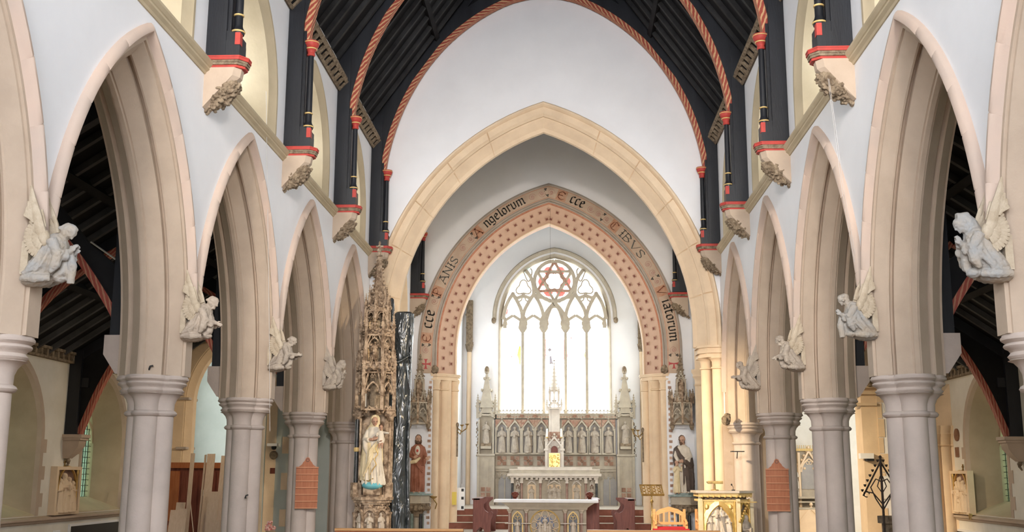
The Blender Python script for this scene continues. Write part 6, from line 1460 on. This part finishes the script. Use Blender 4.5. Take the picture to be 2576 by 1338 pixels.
for (x, z, h, v) in ((-.2, .3, .62, 0), (-.05, .42, .66, 1), (.06, .36, .7, 3), (.2, .30, .6, 2), (-.26, .05, .5, 1), (-.1, .08, .5, 2), (.02, .0, .42, 0), (.16, .0, .5, 3), (.27, .08, .5, 0), (.1, .12, .55, 1)):
    put_saint(am, (x-.015, -.31-.02*(z < .2), z), h, v, M['marble'], 0, 'relief_figure')
put_saint(am, (.59, -.19, .0), .85, 1, M['statue'], PI/4, 'relief_figure'); mb = MB()
for q in range(9): mb.ell((.42+.03*q, -.42+.02*q, .72+.055*q), .032, 6, 4)
mb.build('gilt_scrollwork', M['gold'], am); MB().box(.38, .8, -.47, -.44, 1.12, 1.145).build('brass_rail', M['brass'], am)
bk_ = thing('bookrest', 'small brass bookrest on top of the gilded pulpit', 'bookrest', (3.86, 24.62, 1.97))
MB().box(-.17, .17, -.10, .12, .16, .185, Matrix.Rotation(.12, 4, 'X')).build('rest_plate', M['brass'], bk_); mb = MB(); mb.lathe([(0, .09), (.015, .09), (.03, .02), (.16, .015)], 12); mb.build('stem', M['brass'], bk_, 60)
MB().box(-.17, .17, -.12, -.10, .155, .21).build('lip', M['brass'], bk_)
mc = thing('microphone', 'small black gooseneck microphone on the pulpit top', 'microphone', (4.25, 24.5, 1.97)); mb = MB(); mb.lathe([(0, .04), (.02, .04), (.025, .01)], 10); mb.tube([(0, 0, .02), (0, 0, .08), (-.03, 0, .12)], .006, 6); mb.build('stand', M['dark'], mc, 60); MB().ell((-.035, 0, .13), (.018, .018, .022)).build('head', M['dark'], mc, 180)
# brass lectern
lc = thing('brass_lectern', 'brass openwork lectern on a stand, left of the orange chair', 'lectern', (2.72, 28, .6))
mb = MB(); mt = Matrix.Translation((0, 0, 1.33)) @ Matrix.Rotation(.15, 4, 'Z') @ Matrix.Rotation(-.75, 4, 'X')
for x0, x1, z0_, z1_ in ((-.29, .29, -.18, -.15), (-.29, .29, .15, .18), (-.29, -.26, -.18, .18), (.26, .29, -.18, .18), (-.01, .01, -.16, .16)): mb.box(x0, x1, -.01, .01, z0_, z1_, mt)
for i in range(4):
    for j in range(3):
        mb.tube([(-.2+.13*i+.045*cos(a), 0, -.1+.1*j+.045*sin(a)) for a in [q*PI/4 for q in range(9)]], .012, 5, mtx=mt)
mb.build('openwork_desk', M['brass'], lc); MB().box(-.29, .29, -.06, .0, -.2, -.18, mt).build('book_ledge', M['brass'], lc)
mb = MB(); mb.lathe([(0, .16), (.04, .15), (.1, .05), (.2, .03), (.3, .06), (.36, .03), (.6, .02), (.66, .045), (.72, .02), (1.0, .02), (1.05, .05), (1.1, .02), (1.3, .02)], 14); mb.build('stem', M['brass'], lc, 60)
# chairs
def arm_chair(x, y, lab, rz):
    t = thing('sanctuary_chair', lab, 'chair', (x, y, .6), rz, 'light oak chairs by the pulpit')
    w_ = .36
    for s in (-1, 1):
        MB().box(s*w_-.03, s*w_+.03, .18, .24, 0, .9).build('leg', M['oak_light'], t); MB().box(s*w_-.03, s*w_+.03, -.28, -.22, 0, .62).build('leg', M['oak_light'], t)
        mb = MB(); mb.tube([(s*w_, .2, .63), (s*w_, .0, .66), (s*w_, -.24, .62), (s*w_, -.30, .55)], .03, 6); mb.build('armrest', M['oak_light'], t, 40)
    MB().box(-w_, w_, -.27, .22, .40, .44).build('seat', M['oak_light'], t); mb = MB(); mb.box(-w_+.03, w_-.03, -.26, .17, .44, .50); o = mb.build('seat_cushion', M['redcloth'], t)
    bv = o.modifiers.new('b', 'BEVEL'); bv.width = .02; bv.segments = 2
    mb = MB(); C_ = [(-w_-.02, .80), (-w_*.6, .90), (0, .96), (w_*.6, .90), (w_+.02, .80)]; D_ = [(w_+.02, .70), (w_*.6, .80), (0, .86), (-w_*.6, .80), (-w_-.02, .70)]
    for i in range(4): mb.prism([C_[i], C_[i+1], (C_[i+1][0], C_[i+1][1]-.11), (C_[i][0], C_[i][1]-.11)], .19, .23)
    mb.build('top_rail', M['oak_light'], t); MB().box(-w_, w_, .19, .23, .54, .60).build('lower_rail', M['oak_light'], t)
    for i in range(5): mb = MB(); x0 = -.26+.13*i; mb.box(x0-.02, x0+.02, .195, .225, .58, .80+.04*(1-abs(i-2)/2)); mb.build('back_slat', M['oak_light'], t)
    for s in (-1, 1): MB().box(s*.31-.045, s*.31+.045, .195, .225, .58, .80).build('back_slat', M['oak_light'], t)
arm_chair(3.02, 26.4, 'light oak armchair with arched back and red seat, left of the pulpit', .0)
arm_chair(4.05, 26.6, 'light oak armchair mostly hidden behind the pulpit', .0)
o = tag(MB().box(-.42, .42, -.05, .12, 0, .09).build('red_kneeler', M['redcloth']), 'red cloth kneeler in front of the oak armchair', 'kneeler'); o.location = (2.95, 25.5, 1.0)
o = tag(MB().box(-.45, .45, -.1, .16, 0, .4).build('oak_bench', M['oak_light']), 'low light oak bench under the red kneeler', 'bench'); o.location = (2.95, 25.5, .6)
# altar rails
for i, (x0, x1, lab) in enumerate(((-4.35, -1.62, 'left'), (.98, 3.75, 'right'))):
    t = thing('altar_rail', 'orange oak altar rail across the bottom %s of the picture' % lab, 'rail', ((x0+x1)/2, 23.2, 0), 0, 'altar rails'); L = (x1-x0)/2
    MB().box(-L, L, -.07, .07, 1.12, 1.17).build('top_rail', M['oak_light'], t); MB().box(-L, L, -.03, .03, .2, .28).build('bottom_rail', M['oak'], t); MB().box(-L, L, -.03, .03, 1.04, 1.12).build('under_rail', M['oak'], t)
    n = int(2*L/.3)
    for k in range(n+1): MB().lathe([(0, .03), (.3, .035), (.6, .02), (.9, .035), (1.05, .03)], 8, (-L+.05+k*(2*L-.1)/n, 0)).build('baluster', M['oak'], t, 60)
# hymn boards
def hymn(x, y, lab, rz):
    t = thing('hymn_board', lab, 'hymn board', (x, y, 0), rz, 'hymn boards'); w_ = .225
    MB().box(-w_, w_, -.02, .01, 1.60, 2.44).build('board', M['oak'], t)
    mb = MB(); P = [(-w_*.78, 2.44), (-.11, 2.49), (-.09, 2.53), (-.06, 2.56), (-.035, 2.62), (0, 2.635), (.035, 2.62), (.06, 2.56), (.09, 2.53), (.11, 2.49), (w_*.78, 2.44)]; mb.prism(P, -.02, .01); mb.build('shaped_crest', M['oak'], t)
    mb = MB(); mb.tube([(.03*cos(a), -.022, 2.575+.03*sin(a)) for a in [i*PI/6 for i in range(13)]], .006, 4); mb.build('crest_hole', M['dark'], t)
    for i in range(7): MB().box(-w_-.005, w_+.005, -.045, .0, 1.60+.136*i, 1.622+.136*i).build('slat', M['oak_slat'], t)
hymn(-4.78, 22.28, 'empty orange wooden hymn board on the left arcade pier', .28); hymn(4.80, 22.28, 'empty orange wooden hymn board on the right arcade pier', -.12)
# left aisle: screens and planks
t = thing('wooden_screen', 'dark red panelled wooden screen behind the leaning planks', 'screen', (-8.0, 25.4, 0))
MB().box(-.95, .75, .0, .08, 0, 2.45).build('frame', M['mahogany'], t); MB().box(-1.0, .8, -.06, .1, 2.42, 2.55).build('cornice', M['oak'], t)
for i, x in enumerate((-.92, -.50, -.08, .34)):
    for z0_, z1_ in ((.2, 1.1), (1.2, 2.35)): MB().box(x, x+.36, -.02, .0, z0_, z1_).build('panel', M['oak'] if i == 0 else M['mahogany'], t)
MB().box(-.02, .08, -.035, -.02, 1.78, 1.92).build('paper_notice', M['white'], t)
def plank(x0, x1, zt, y, lean, lab, m='plank', dx=0):
    mb = MB(); mb.loft([[(x0, 0, 0), (x1, 0, 0), (x1, .03, 0), (x0, .03, 0)], [(x0+dx, lean, zt), (x1+dx, lean, zt), (x1+dx, lean+.03, zt), (x0+dx, lean+.03, zt)]])
    o = tag(mb.build('plank', M[m]), lab, 'plank', 'leaning planks'); o.location = (0, y, 0)
for a in ((-7.95, -7.86, 2.75, 24.1, .5, 'narrow tall plank, leftmost of the leaning planks', -.1), (-7.70, -7.66, 2.72, 24.2, .5, 'thin strip leaning left beside the widest tall plank', -.06), (-7.62, -7.44, 2.74, 24.1, .55, 'widest of the tall leaning planks', -.06), (-7.30, -7.20, 2.70, 24.1, .55, 'narrow tall plank, rightmost of the leaning planks', -.05),
          (-7.42, -7.17, 1.90, 23.8, .35, 'short wide board leaning in front of the tall planks', -.02), (-7.15, -7.04, 1.94, 23.9, .4, 'short plank leaning at the right of the pile', -.1), (-8.2, -8.0, 1.5, 23.6, .35, 'low pale board at the left of the pile', .0), (-8.0, -7.82, 1.53, 23.6, .35, 'low pale board, second from the left of the pile', .0), (-7.05, -6.95, 1.3, 23.6, .3, 'lowest plank at the right end of the pile', -.12), (-8.15, -7.95, 1.66, 23.8, .35, 'short board behind the low pale boards', .0)):
    plank(*a[:6], 'plank', a[6])
tag(MB().tube([(-7.85, 24.0, 2.05), (-7.45, 23.7, .3)], .012, 5).build('leaning_strip', M['plank']), 'thin wooden strip slanting across the leaning planks', 'plank')
# Stations of the cross (gilt reliefs)
def station(s, y, lab, rev):
    t = thing('relief_panel', lab, 'relief', (s*AX[s], y, 1.44), -s*PI/2, 'gilt framed wall reliefs')
    for a in ((-.58, .58, -.14, 0, 0, .07), (-.58, .58, -.14, 0, .92, .99), (-.58, -.49, -.14, 0, .07, .92), (.49, .58, -.14, 0, .07, .92)): MB().box(*a).build('frame', M['stone_gold'], t)
    MB().box(-.5, .5, -.03, 0, .05, .95).build('ground', M['marble_brown'], t)
    mb = MB()
    for u in (-.46, .46): mb.lathe([(.07, .03), (.12, .02), (.8, .02), (.84, .035), (.92, .03)], 8, (u, -.10))
    arch_sweep(mb, [(0, -.12), (.03, -.12), (.03, -.08), (0, -.08)], .44, .05, .52, .5, 8); mb.build('gilt_arch', M['gold'], t, 60)
    for i, (u, h, v) in enumerate(((-.3, .68, 0), (-.1, .78, 1), (.12, .70, 2), (.3, .62, 3), (0, .5, 0))): put_saint(t, (u, -.09-.02*(i == 4), .07), h, v+rev, M['stone_gold'], 0, 'relief_figure')
    mb = MB(); mb.tube([(-.3, -.08, .7), (.3, -.12, .45)], .03, 4); mb.tube([(-.05, -.1, .78), (-.25, -.12, .4)], .025, 4); mb.build('carved_cross', M['stone_gold'], t)
    mb = MB(); mb.box(-.012, .012, -.03, -.01, .99, 1.14); mb.box(-.05, .05, -.03, -.01, 1.07, 1.095); mb.lathe([(.98, .03), (1.0, .035), (1.02, .015)], 8, (0, -.02)); mb.build('top_cross', M['brass'], t)
    mb = MB(); mb.lathe([(-.1, .04), (0, .05), (.04, .03)], 8, (.55, -.12)) if s > 0 else None
    if s > 0: mb.build('corner_boss', M['brass'], t)
station(-1, 22.68, 'gilt framed carved relief of figures on the left aisle wall between two windows', 0); station(1, 26.05, 'gilt framed carved relief on the right aisle wall beyond the window', 1)
for s, y, z0_, z1_ in ((-1, 24.4, .75, 1.22), (1, 25.6, .7, 1.08)):
    t = thing('notice_board', 'black notice board below the %s aisle ledge' % SIDE[s], 'notice board', (s*AX[s], y, 0), -s*PI/2)
    MB().box(-1.3, 1.3, -.04, -.0, z0_, z1_).build('frame', M['white'], t); MB().box(-1.24, 1.24, -.05, -.03, z0_+.05, z1_-.05).build('black_panel', M['dark'], t)
o = thing('wall_socket', 'small white switch box below the left aisle ledge', 'switch', (-10.1, 22.55, .98), PI/2); MB().box(-.12, .12, -.04, 0, 0, .14).build('box', M['white'], o); MB().box(-.03, .03, -.05, -.04, .04, .1).build('switch_plate', M['dark'], o)
# wall things on the cross wall, left
t = thing('security_camera', 'white dome security camera on the green wall left of the hymn board', 'camera', (-6.85, 27.3, 2.98)); MB().box(-.13, .13, -.22, 0, .0, .07).build('housing', M['white'], t); MB().ell((.02, -.1, -.03), (.07, .07, .06)).build('lens_dome', M['dark'], t, 180)
mb = MB(); mb.lathe([(0, .10), (.02, .11), (.04, .09), (.045, .07)], 20, mtx=Matrix.Translation((-6.85, 27.3, 2.76)) @ Matrix.Rotation(PI/2, 4, 'X')); tag(mb.build('round_plaque', M['stone_brown'], None, 50), 'round grey-brown plaque under the security camera', 'plaque')
mb = MB(); mb.box(-6.92, -6.80, 27.27, 27.3, 2.30, 2.44); mb.box(-6.9, -6.82, 27.26, 27.27, 2.33, 2.41); tag(mb.build('square_plaque', M['mahogany']), 'small square brown plaque below the round one', 'plaque')
t = thing('wall_speaker', 'white boxed loudspeaker on the honey stone pier, right transept', 'loudspeaker', (7.95, 27.3, 2.72)); MB().box(-.18, .14, -.2, 0, .0, .13).build('casing', M['white'], t); MB().box(-.03, .14, -.21, -.02, -.06, .0).build('dark_grille', M['dark'], t)
t = thing('flower_display', 'small pink and white flower display at the foot of the green wall', 'flowers', (-6.55, 26.2, 0)); mb = MB(); mb.lathe([(0, .12), (.9, .1), (.95, .13)], 10); mb.build('stand', M['stone'], t, 60)
mb = MB()
for q in range(26): mb.ell((rnd.uniform(-.1, .1), rnd.uniform(-.1, .1), 1.0+rnd.uniform(-.03, .16)), .035, 6, 4)
mb.build('blooms', mat('pink_flowers', (.6, .08, .08), (.8, .7, .68), 30, .8, 0), t)
# iron candle tree
t = thing('candle_stand', 'black wrought iron triangular candle stand in the right aisle', 'candle stand', (6.22, 20, 0))
mb = MB(); mb.tube([(0, 0, 0), (0, 0, 2.62)], .022, 6); mb.lathe([(0, .3), (.03, .3), (.05, .03)], 12); mb.build('post', M['iron'], t)
mb = MB(); mb.tube([(0, 0, 2.55), (-.34, 0, 1.95)], .016, 5); mb.tube([(0, 0, 2.55), (.34, 0, 1.95)], .016, 5); mb.build('slanting_arm', M['iron'], t)
mb = MB()
for s in (-1, 1):
    mb.tube([(0, 0, 1.7), (s*.12, 0, 1.9), (s*.2, 0, 2.1), (s*.1, 0, 2.25), (0, 0, 2.2)], .012, 5); mb.tube([(0, 0, 1.8), (s*.16, 0, 2.0), (s*.28, 0, 2.02)], .012, 5)
    mb.tube([(0, 0, 2.0), (s*.08, 0, 2.12), (s*.02, 0, 2.3)], .01, 5); mb.tube([(s*.28+.05*cos(a), 0, 1.98+.05*sin(a)) for a in [i*PI/5 for i in range(9)]], .01, 5)
mb.build('scrollwork', M['iron'], t)
mb = MB()
for s in (-1, 1):
    for q in range(7): x = s*(.03+.05*q); z = 2.55-.088*q; mb.lathe([(z, .012), (z+.03, .026), (z+.045, .026)], 8, (x+s*.02, 0))
mb.ell((0, 0, 2.64), .03, 6, 4); mb.build('candle_cups', M['iron'], t)
t = thing('stone_font', 'small dark stone pedestal below the iron candle stand', 'pedestal', (6.5, 20.6, 0)); mb = MB(); mb.prism(poly(.22, 8), 1.45, 1.58, 'z'); mb.build('top', M['stone_brown'], t); MB().prism(poly(.15, 8), 0, 1.45, 'z').build('shaft', M['stone_brown'], t)
tag(MB().box(8.28, 8.6, 27.26, 27.278, 1.75, 2.3).build('paper_notice', M['white']), 'white paper notice on the honey stone pier behind the candle stand', 'notice')
# side altar in the right transept
t = thing('side_altarpiece', 'carved stone side altarpiece with gilt cresting seen between right piers', 'altarpiece', (7.9, 33.9, 0))
MB().box(-.7, .7, 0, .25, .6, 3.05).build('back_slab', M['reredos'], t)
mb = MB(); mb.box(-.72, .72, -.08, .2, 3.05, 3.12)
for q in range(22): mb.box(-.7+.066*q-.008, -.7+.066*q+.008, -.06, -.04, 3.12, 3.2); mb.ell((-.7+.066*q, -.05, 3.21), .016, 5, 4)
mb.build('gilt_cresting', M['goldpaint'], t)
mb = MB(); gable(mb, .62, .55, 2.55, -.06, .1, .05, .08); gable(mb, .62, .55, 2.55, -.06, -.55, .05, .08); mb.box(-.25, -.18, -.1, 0, 1.3, 3.0); mb.box(.42, .49, -.1, 0, 1.3, 3.0); mb.build('canopy_gable', M['stone_gold'], t)
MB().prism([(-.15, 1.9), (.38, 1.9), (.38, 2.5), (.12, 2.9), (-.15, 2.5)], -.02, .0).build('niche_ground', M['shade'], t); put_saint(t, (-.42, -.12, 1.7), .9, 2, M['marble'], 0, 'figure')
mb = MB(); mb.box(-.75, .75, -.3, .1, 1.3, 1.36); mb.box(-.7, .7, -.25, .1, 1.62, 1.68); mb.box(-.72, .72, -.28, .1, 1.5, 1.54); mb.build('shelf', M['reredos'], t)
mb = MB(); gable(mb, .7, .4, 1.0, -.3, .05, .05, .08, crockets=False); mb.box(-.7, .7, -.28, 0, .6, 1.3); mb.build('altar_front', M['stone_gold'], t)
# sconces
def sconce(x, y, z, lab, s):
    t = thing('wall_sconce', lab, 'sconce', (x, y, z)); mb = MB(); mb.tube([(0, 0, 0), (s*.15, -.05, -.12), (s*.3, -.1, -.02), (s*.32, -.1, .08)], .018, 6); mb.tube([(0, 0, -.1), (s*.1, -.1, -.2), (s*.16, -.14, -.05), (s*.16, -.14, .05)], .018, 6); mb.build('arm', M['brass'], t, 60)
    mb = MB()
    for dx, dy, dz in ((.32, -.1, .08), (.16, -.14, .05)): mb.lathe([(dz, .02), (dz+.03, .06), (dz+.05, .065)], 10, (s*dx, dy))
    mb.build('drip_pan', M['brass'], t, 60); mb = MB(); mb.tube([(0, .03, -.9), (0, .03, .1)], .03, 8); mb.ell((0, 0, .1), (.05, .05, .08)); mb.build('bracket_rod', M['stone_brown'], t, 60)
sconce(-2.9, 34.45, 3.75, 'brass candle sconce on the left jamb of the painted arch', 1); sconce(2.98, 34.45, 3.6, 'brass candle sconce on the right jamb of the painted arch', -1)
t = thing('brass_bracket', 'brass bracket lamp beside the red-robed statue pedestal', 'bracket', (-3.56, 34.0, 1.55)); mb = MB(); mb.lathe([(0, .03), (.04, .1), (.08, .12)], 12, (0, -.1)); mb.tube([(.05, .0, -.3), (.1, -.05, -.15), (0, -.1, 0)], .02, 6); mb.build('bowl', M['brass'], t, 60)
t = thing('heater', 'white wall heater with dark vents left of the choir stall', 'heater', (-3.0, 35.9, 1.15)); MB().box(-.05, .22, -.05, .1, 0, .72).build('casing', M['white'], t)
for z in (.04, .34, .6): MB().box(.12, .2, -.06, -.05, z, z+.09).build('vent', M['dark'], t)
tag(MB().box(-3.07, -2.93, 34.72, 34.74, 1.35, 1.75).build('yellow_notice', M['yellow']), 'yellow card on the left jamb of the painted arch', 'notice')
# thin shafts on the east wall corners
for s, x in ((-1, -3.12), (1, 3.45)):
    t = thing('wall_shaft', 'thin honey stone shaft with dark carved timber capital, %s of the east window' % SIDE[s], 'shaft', (x, 40.86, 0))
    MB().lathe([(1.2, .09), (6.9, .085)], 12).build('shaft', M['stone_gold'], t, 60)
    mb = MB(); mb.lathe([(6.9, .09), (7.0, .12), (7.1, .14), (7.2, .16)], 10); mb.box(-.12, .12, -.12, .12, 7.2, 8.9)
    for q in range(14): mb.ell((rnd.uniform(-.12, .12), -.1, 7.0+rnd.random()*1.6), .05, 6, 4)
    mb.build('carved_timber_post', M['stone_brown'], t)
# carved heads and brackets by the right arcade
def headstop(x, y, z, r, lab):
    mb = MB(); mb.ell((0, 0, 0), (r, r, r*1.3)); mb.ell((-.3*r, -.6*r, -.1*r), (r*.6, r*.6, r*.8)); mb.ell((0, -.9*r, .2*r), (r*.3, r*.3, r*.3)); mb.ell((.3*r, 0, .7*r), (r*.7, r*.8, r*.7))
    t = thing('carved_head', lab, 'carving', (x, y, z)); sculpt(mb, 'head', M['stone_brown'], t, r*.16, 1, r*.2, 9/r*.2)
headstop(4.66, 26.98, 5.62, .12, 'small carved head above the chancel arch capital, right side'); headstop(4.42, 26.3, 3.62, .11, 'dark carved head on the shaft below the right chancel arch capital')
headstop(8.1, 27.15, 4.65, .14, 'dark carved head on the honey stone pier in the right transept')
t = thing('iron_bracket', 'small dark shelf bracket on the pier behind the pulpit', 'bracket', (4.62, 26.1, 2.85)); mb = MB(); mb.box(-.15, .15, -.12, .12, 0, .02); mb.tube([(0, .1, -.15), (0, .0, 0)], .012, 5); mb.build('shelf', M['dark'], t)
# ropes, hooks, rods
def rope(pts, r, lab, nm='rope', m='rope'): tag(MB().tube(pts, r, 5).build(nm, M[m]), lab, 'rope' if nm == 'rope' else 'rod', None)
rope([(4.06, 13.75, 7.5), (4.2, 13.9, 6.0), (4.55, 14.5, 4.47), (4.77, 15.0, 3.66), (5.1, 15.2, 2.66), (5.3, 15.3, .0)], .0021, 'thin white rope hanging from the nearest right corbel')
rope([(4.08, 13.77, 7.5), (4.24, 13.95, 6.0), (4.59, 14.55, 4.47), (4.82, 15.05, 3.66), (5.17, 15.25, 2.66), (5.4, 15.35, .0)], .0021, 'second thin white rope hanging beside the first one on the right')
rope([(-4.45, 16.9, 8.6), (-4.42, 17.6, 5.0), (-4.42, 18.0, 3.0)], .004, 'thin white cord hanging down the left nave wall')
rope([(.08, 34.3, 10.9), (.08, 34.6, 8), (.08, 35.0, 3)], .003, 'thin dark cord hanging at the apex of the painted arch', m='dark')
rope([(-2.93, 35.6, 9), (-2.86, 35.8, 2)], .005, 'thin cord hanging inside the left jamb of the painted arch', m='dark')
rope([(-6.97, 16.3, 5.9), (-5.6, 16.3, 4.98)], .014, 'thin bright steel rod crossing the left aisle roof', 'steel_rod', 'plate'); rope([(6.9, 16.3, 5.55), (5.6, 16.3, 4.7)], .014, 'thin bright steel rod crossing the right aisle roof', 'steel_rod', 'plate')
for (x, y, z, lab) in ((-4.86, 13.74, 3.62, 'black hook above the capital of the last whole left pier'), (-4.80, 18.1, 1.9, 'small hook on the shaft of the pier left of the hymn board')):
    mb = MB(); mb.tube([(0, 0, 0), (.0, -.05, .0), (.02, -.07, .04), (.05, -.05, .05)], .012, 6); o = tag(mb.build('wall_hook', M['dark'], None, 60), lab, 'hook'); o.location = (x, y, z)

fine_parts = {'canopy_gables', 'leaf_capital', 'painted_scroll', 'painted_leaf', 'lettering', 'buttress_pinnacles', 'crocketed_band', 'pedestal_arcade', 'door_relief', 'carved_leaf_border', 'candle_cups', 'gold_ring', 'capital_gilding', 'quoin_paint', 'tile_boss', 'trefoil', 'roundel_foils', 'dark_grille', 'lantern_pinnacles', 'pinnacles', 'pilaster_block', 'spire_pinnacles', 'tower_buttress', 'blooms', 'gilt_scrollwork', 'cusped_fringe', 'carved_pendants', 'leading', 'gilt_cresting', 'drip_pan', 'column_cap', 'painted_cross', 'initial', 'cornice_brackets'}
for o in bpy.data.objects:
    if o.parent and o.type == 'MESH' and o.name.split('.')[0] in fine_parts: o['kind'] = 'stuff'
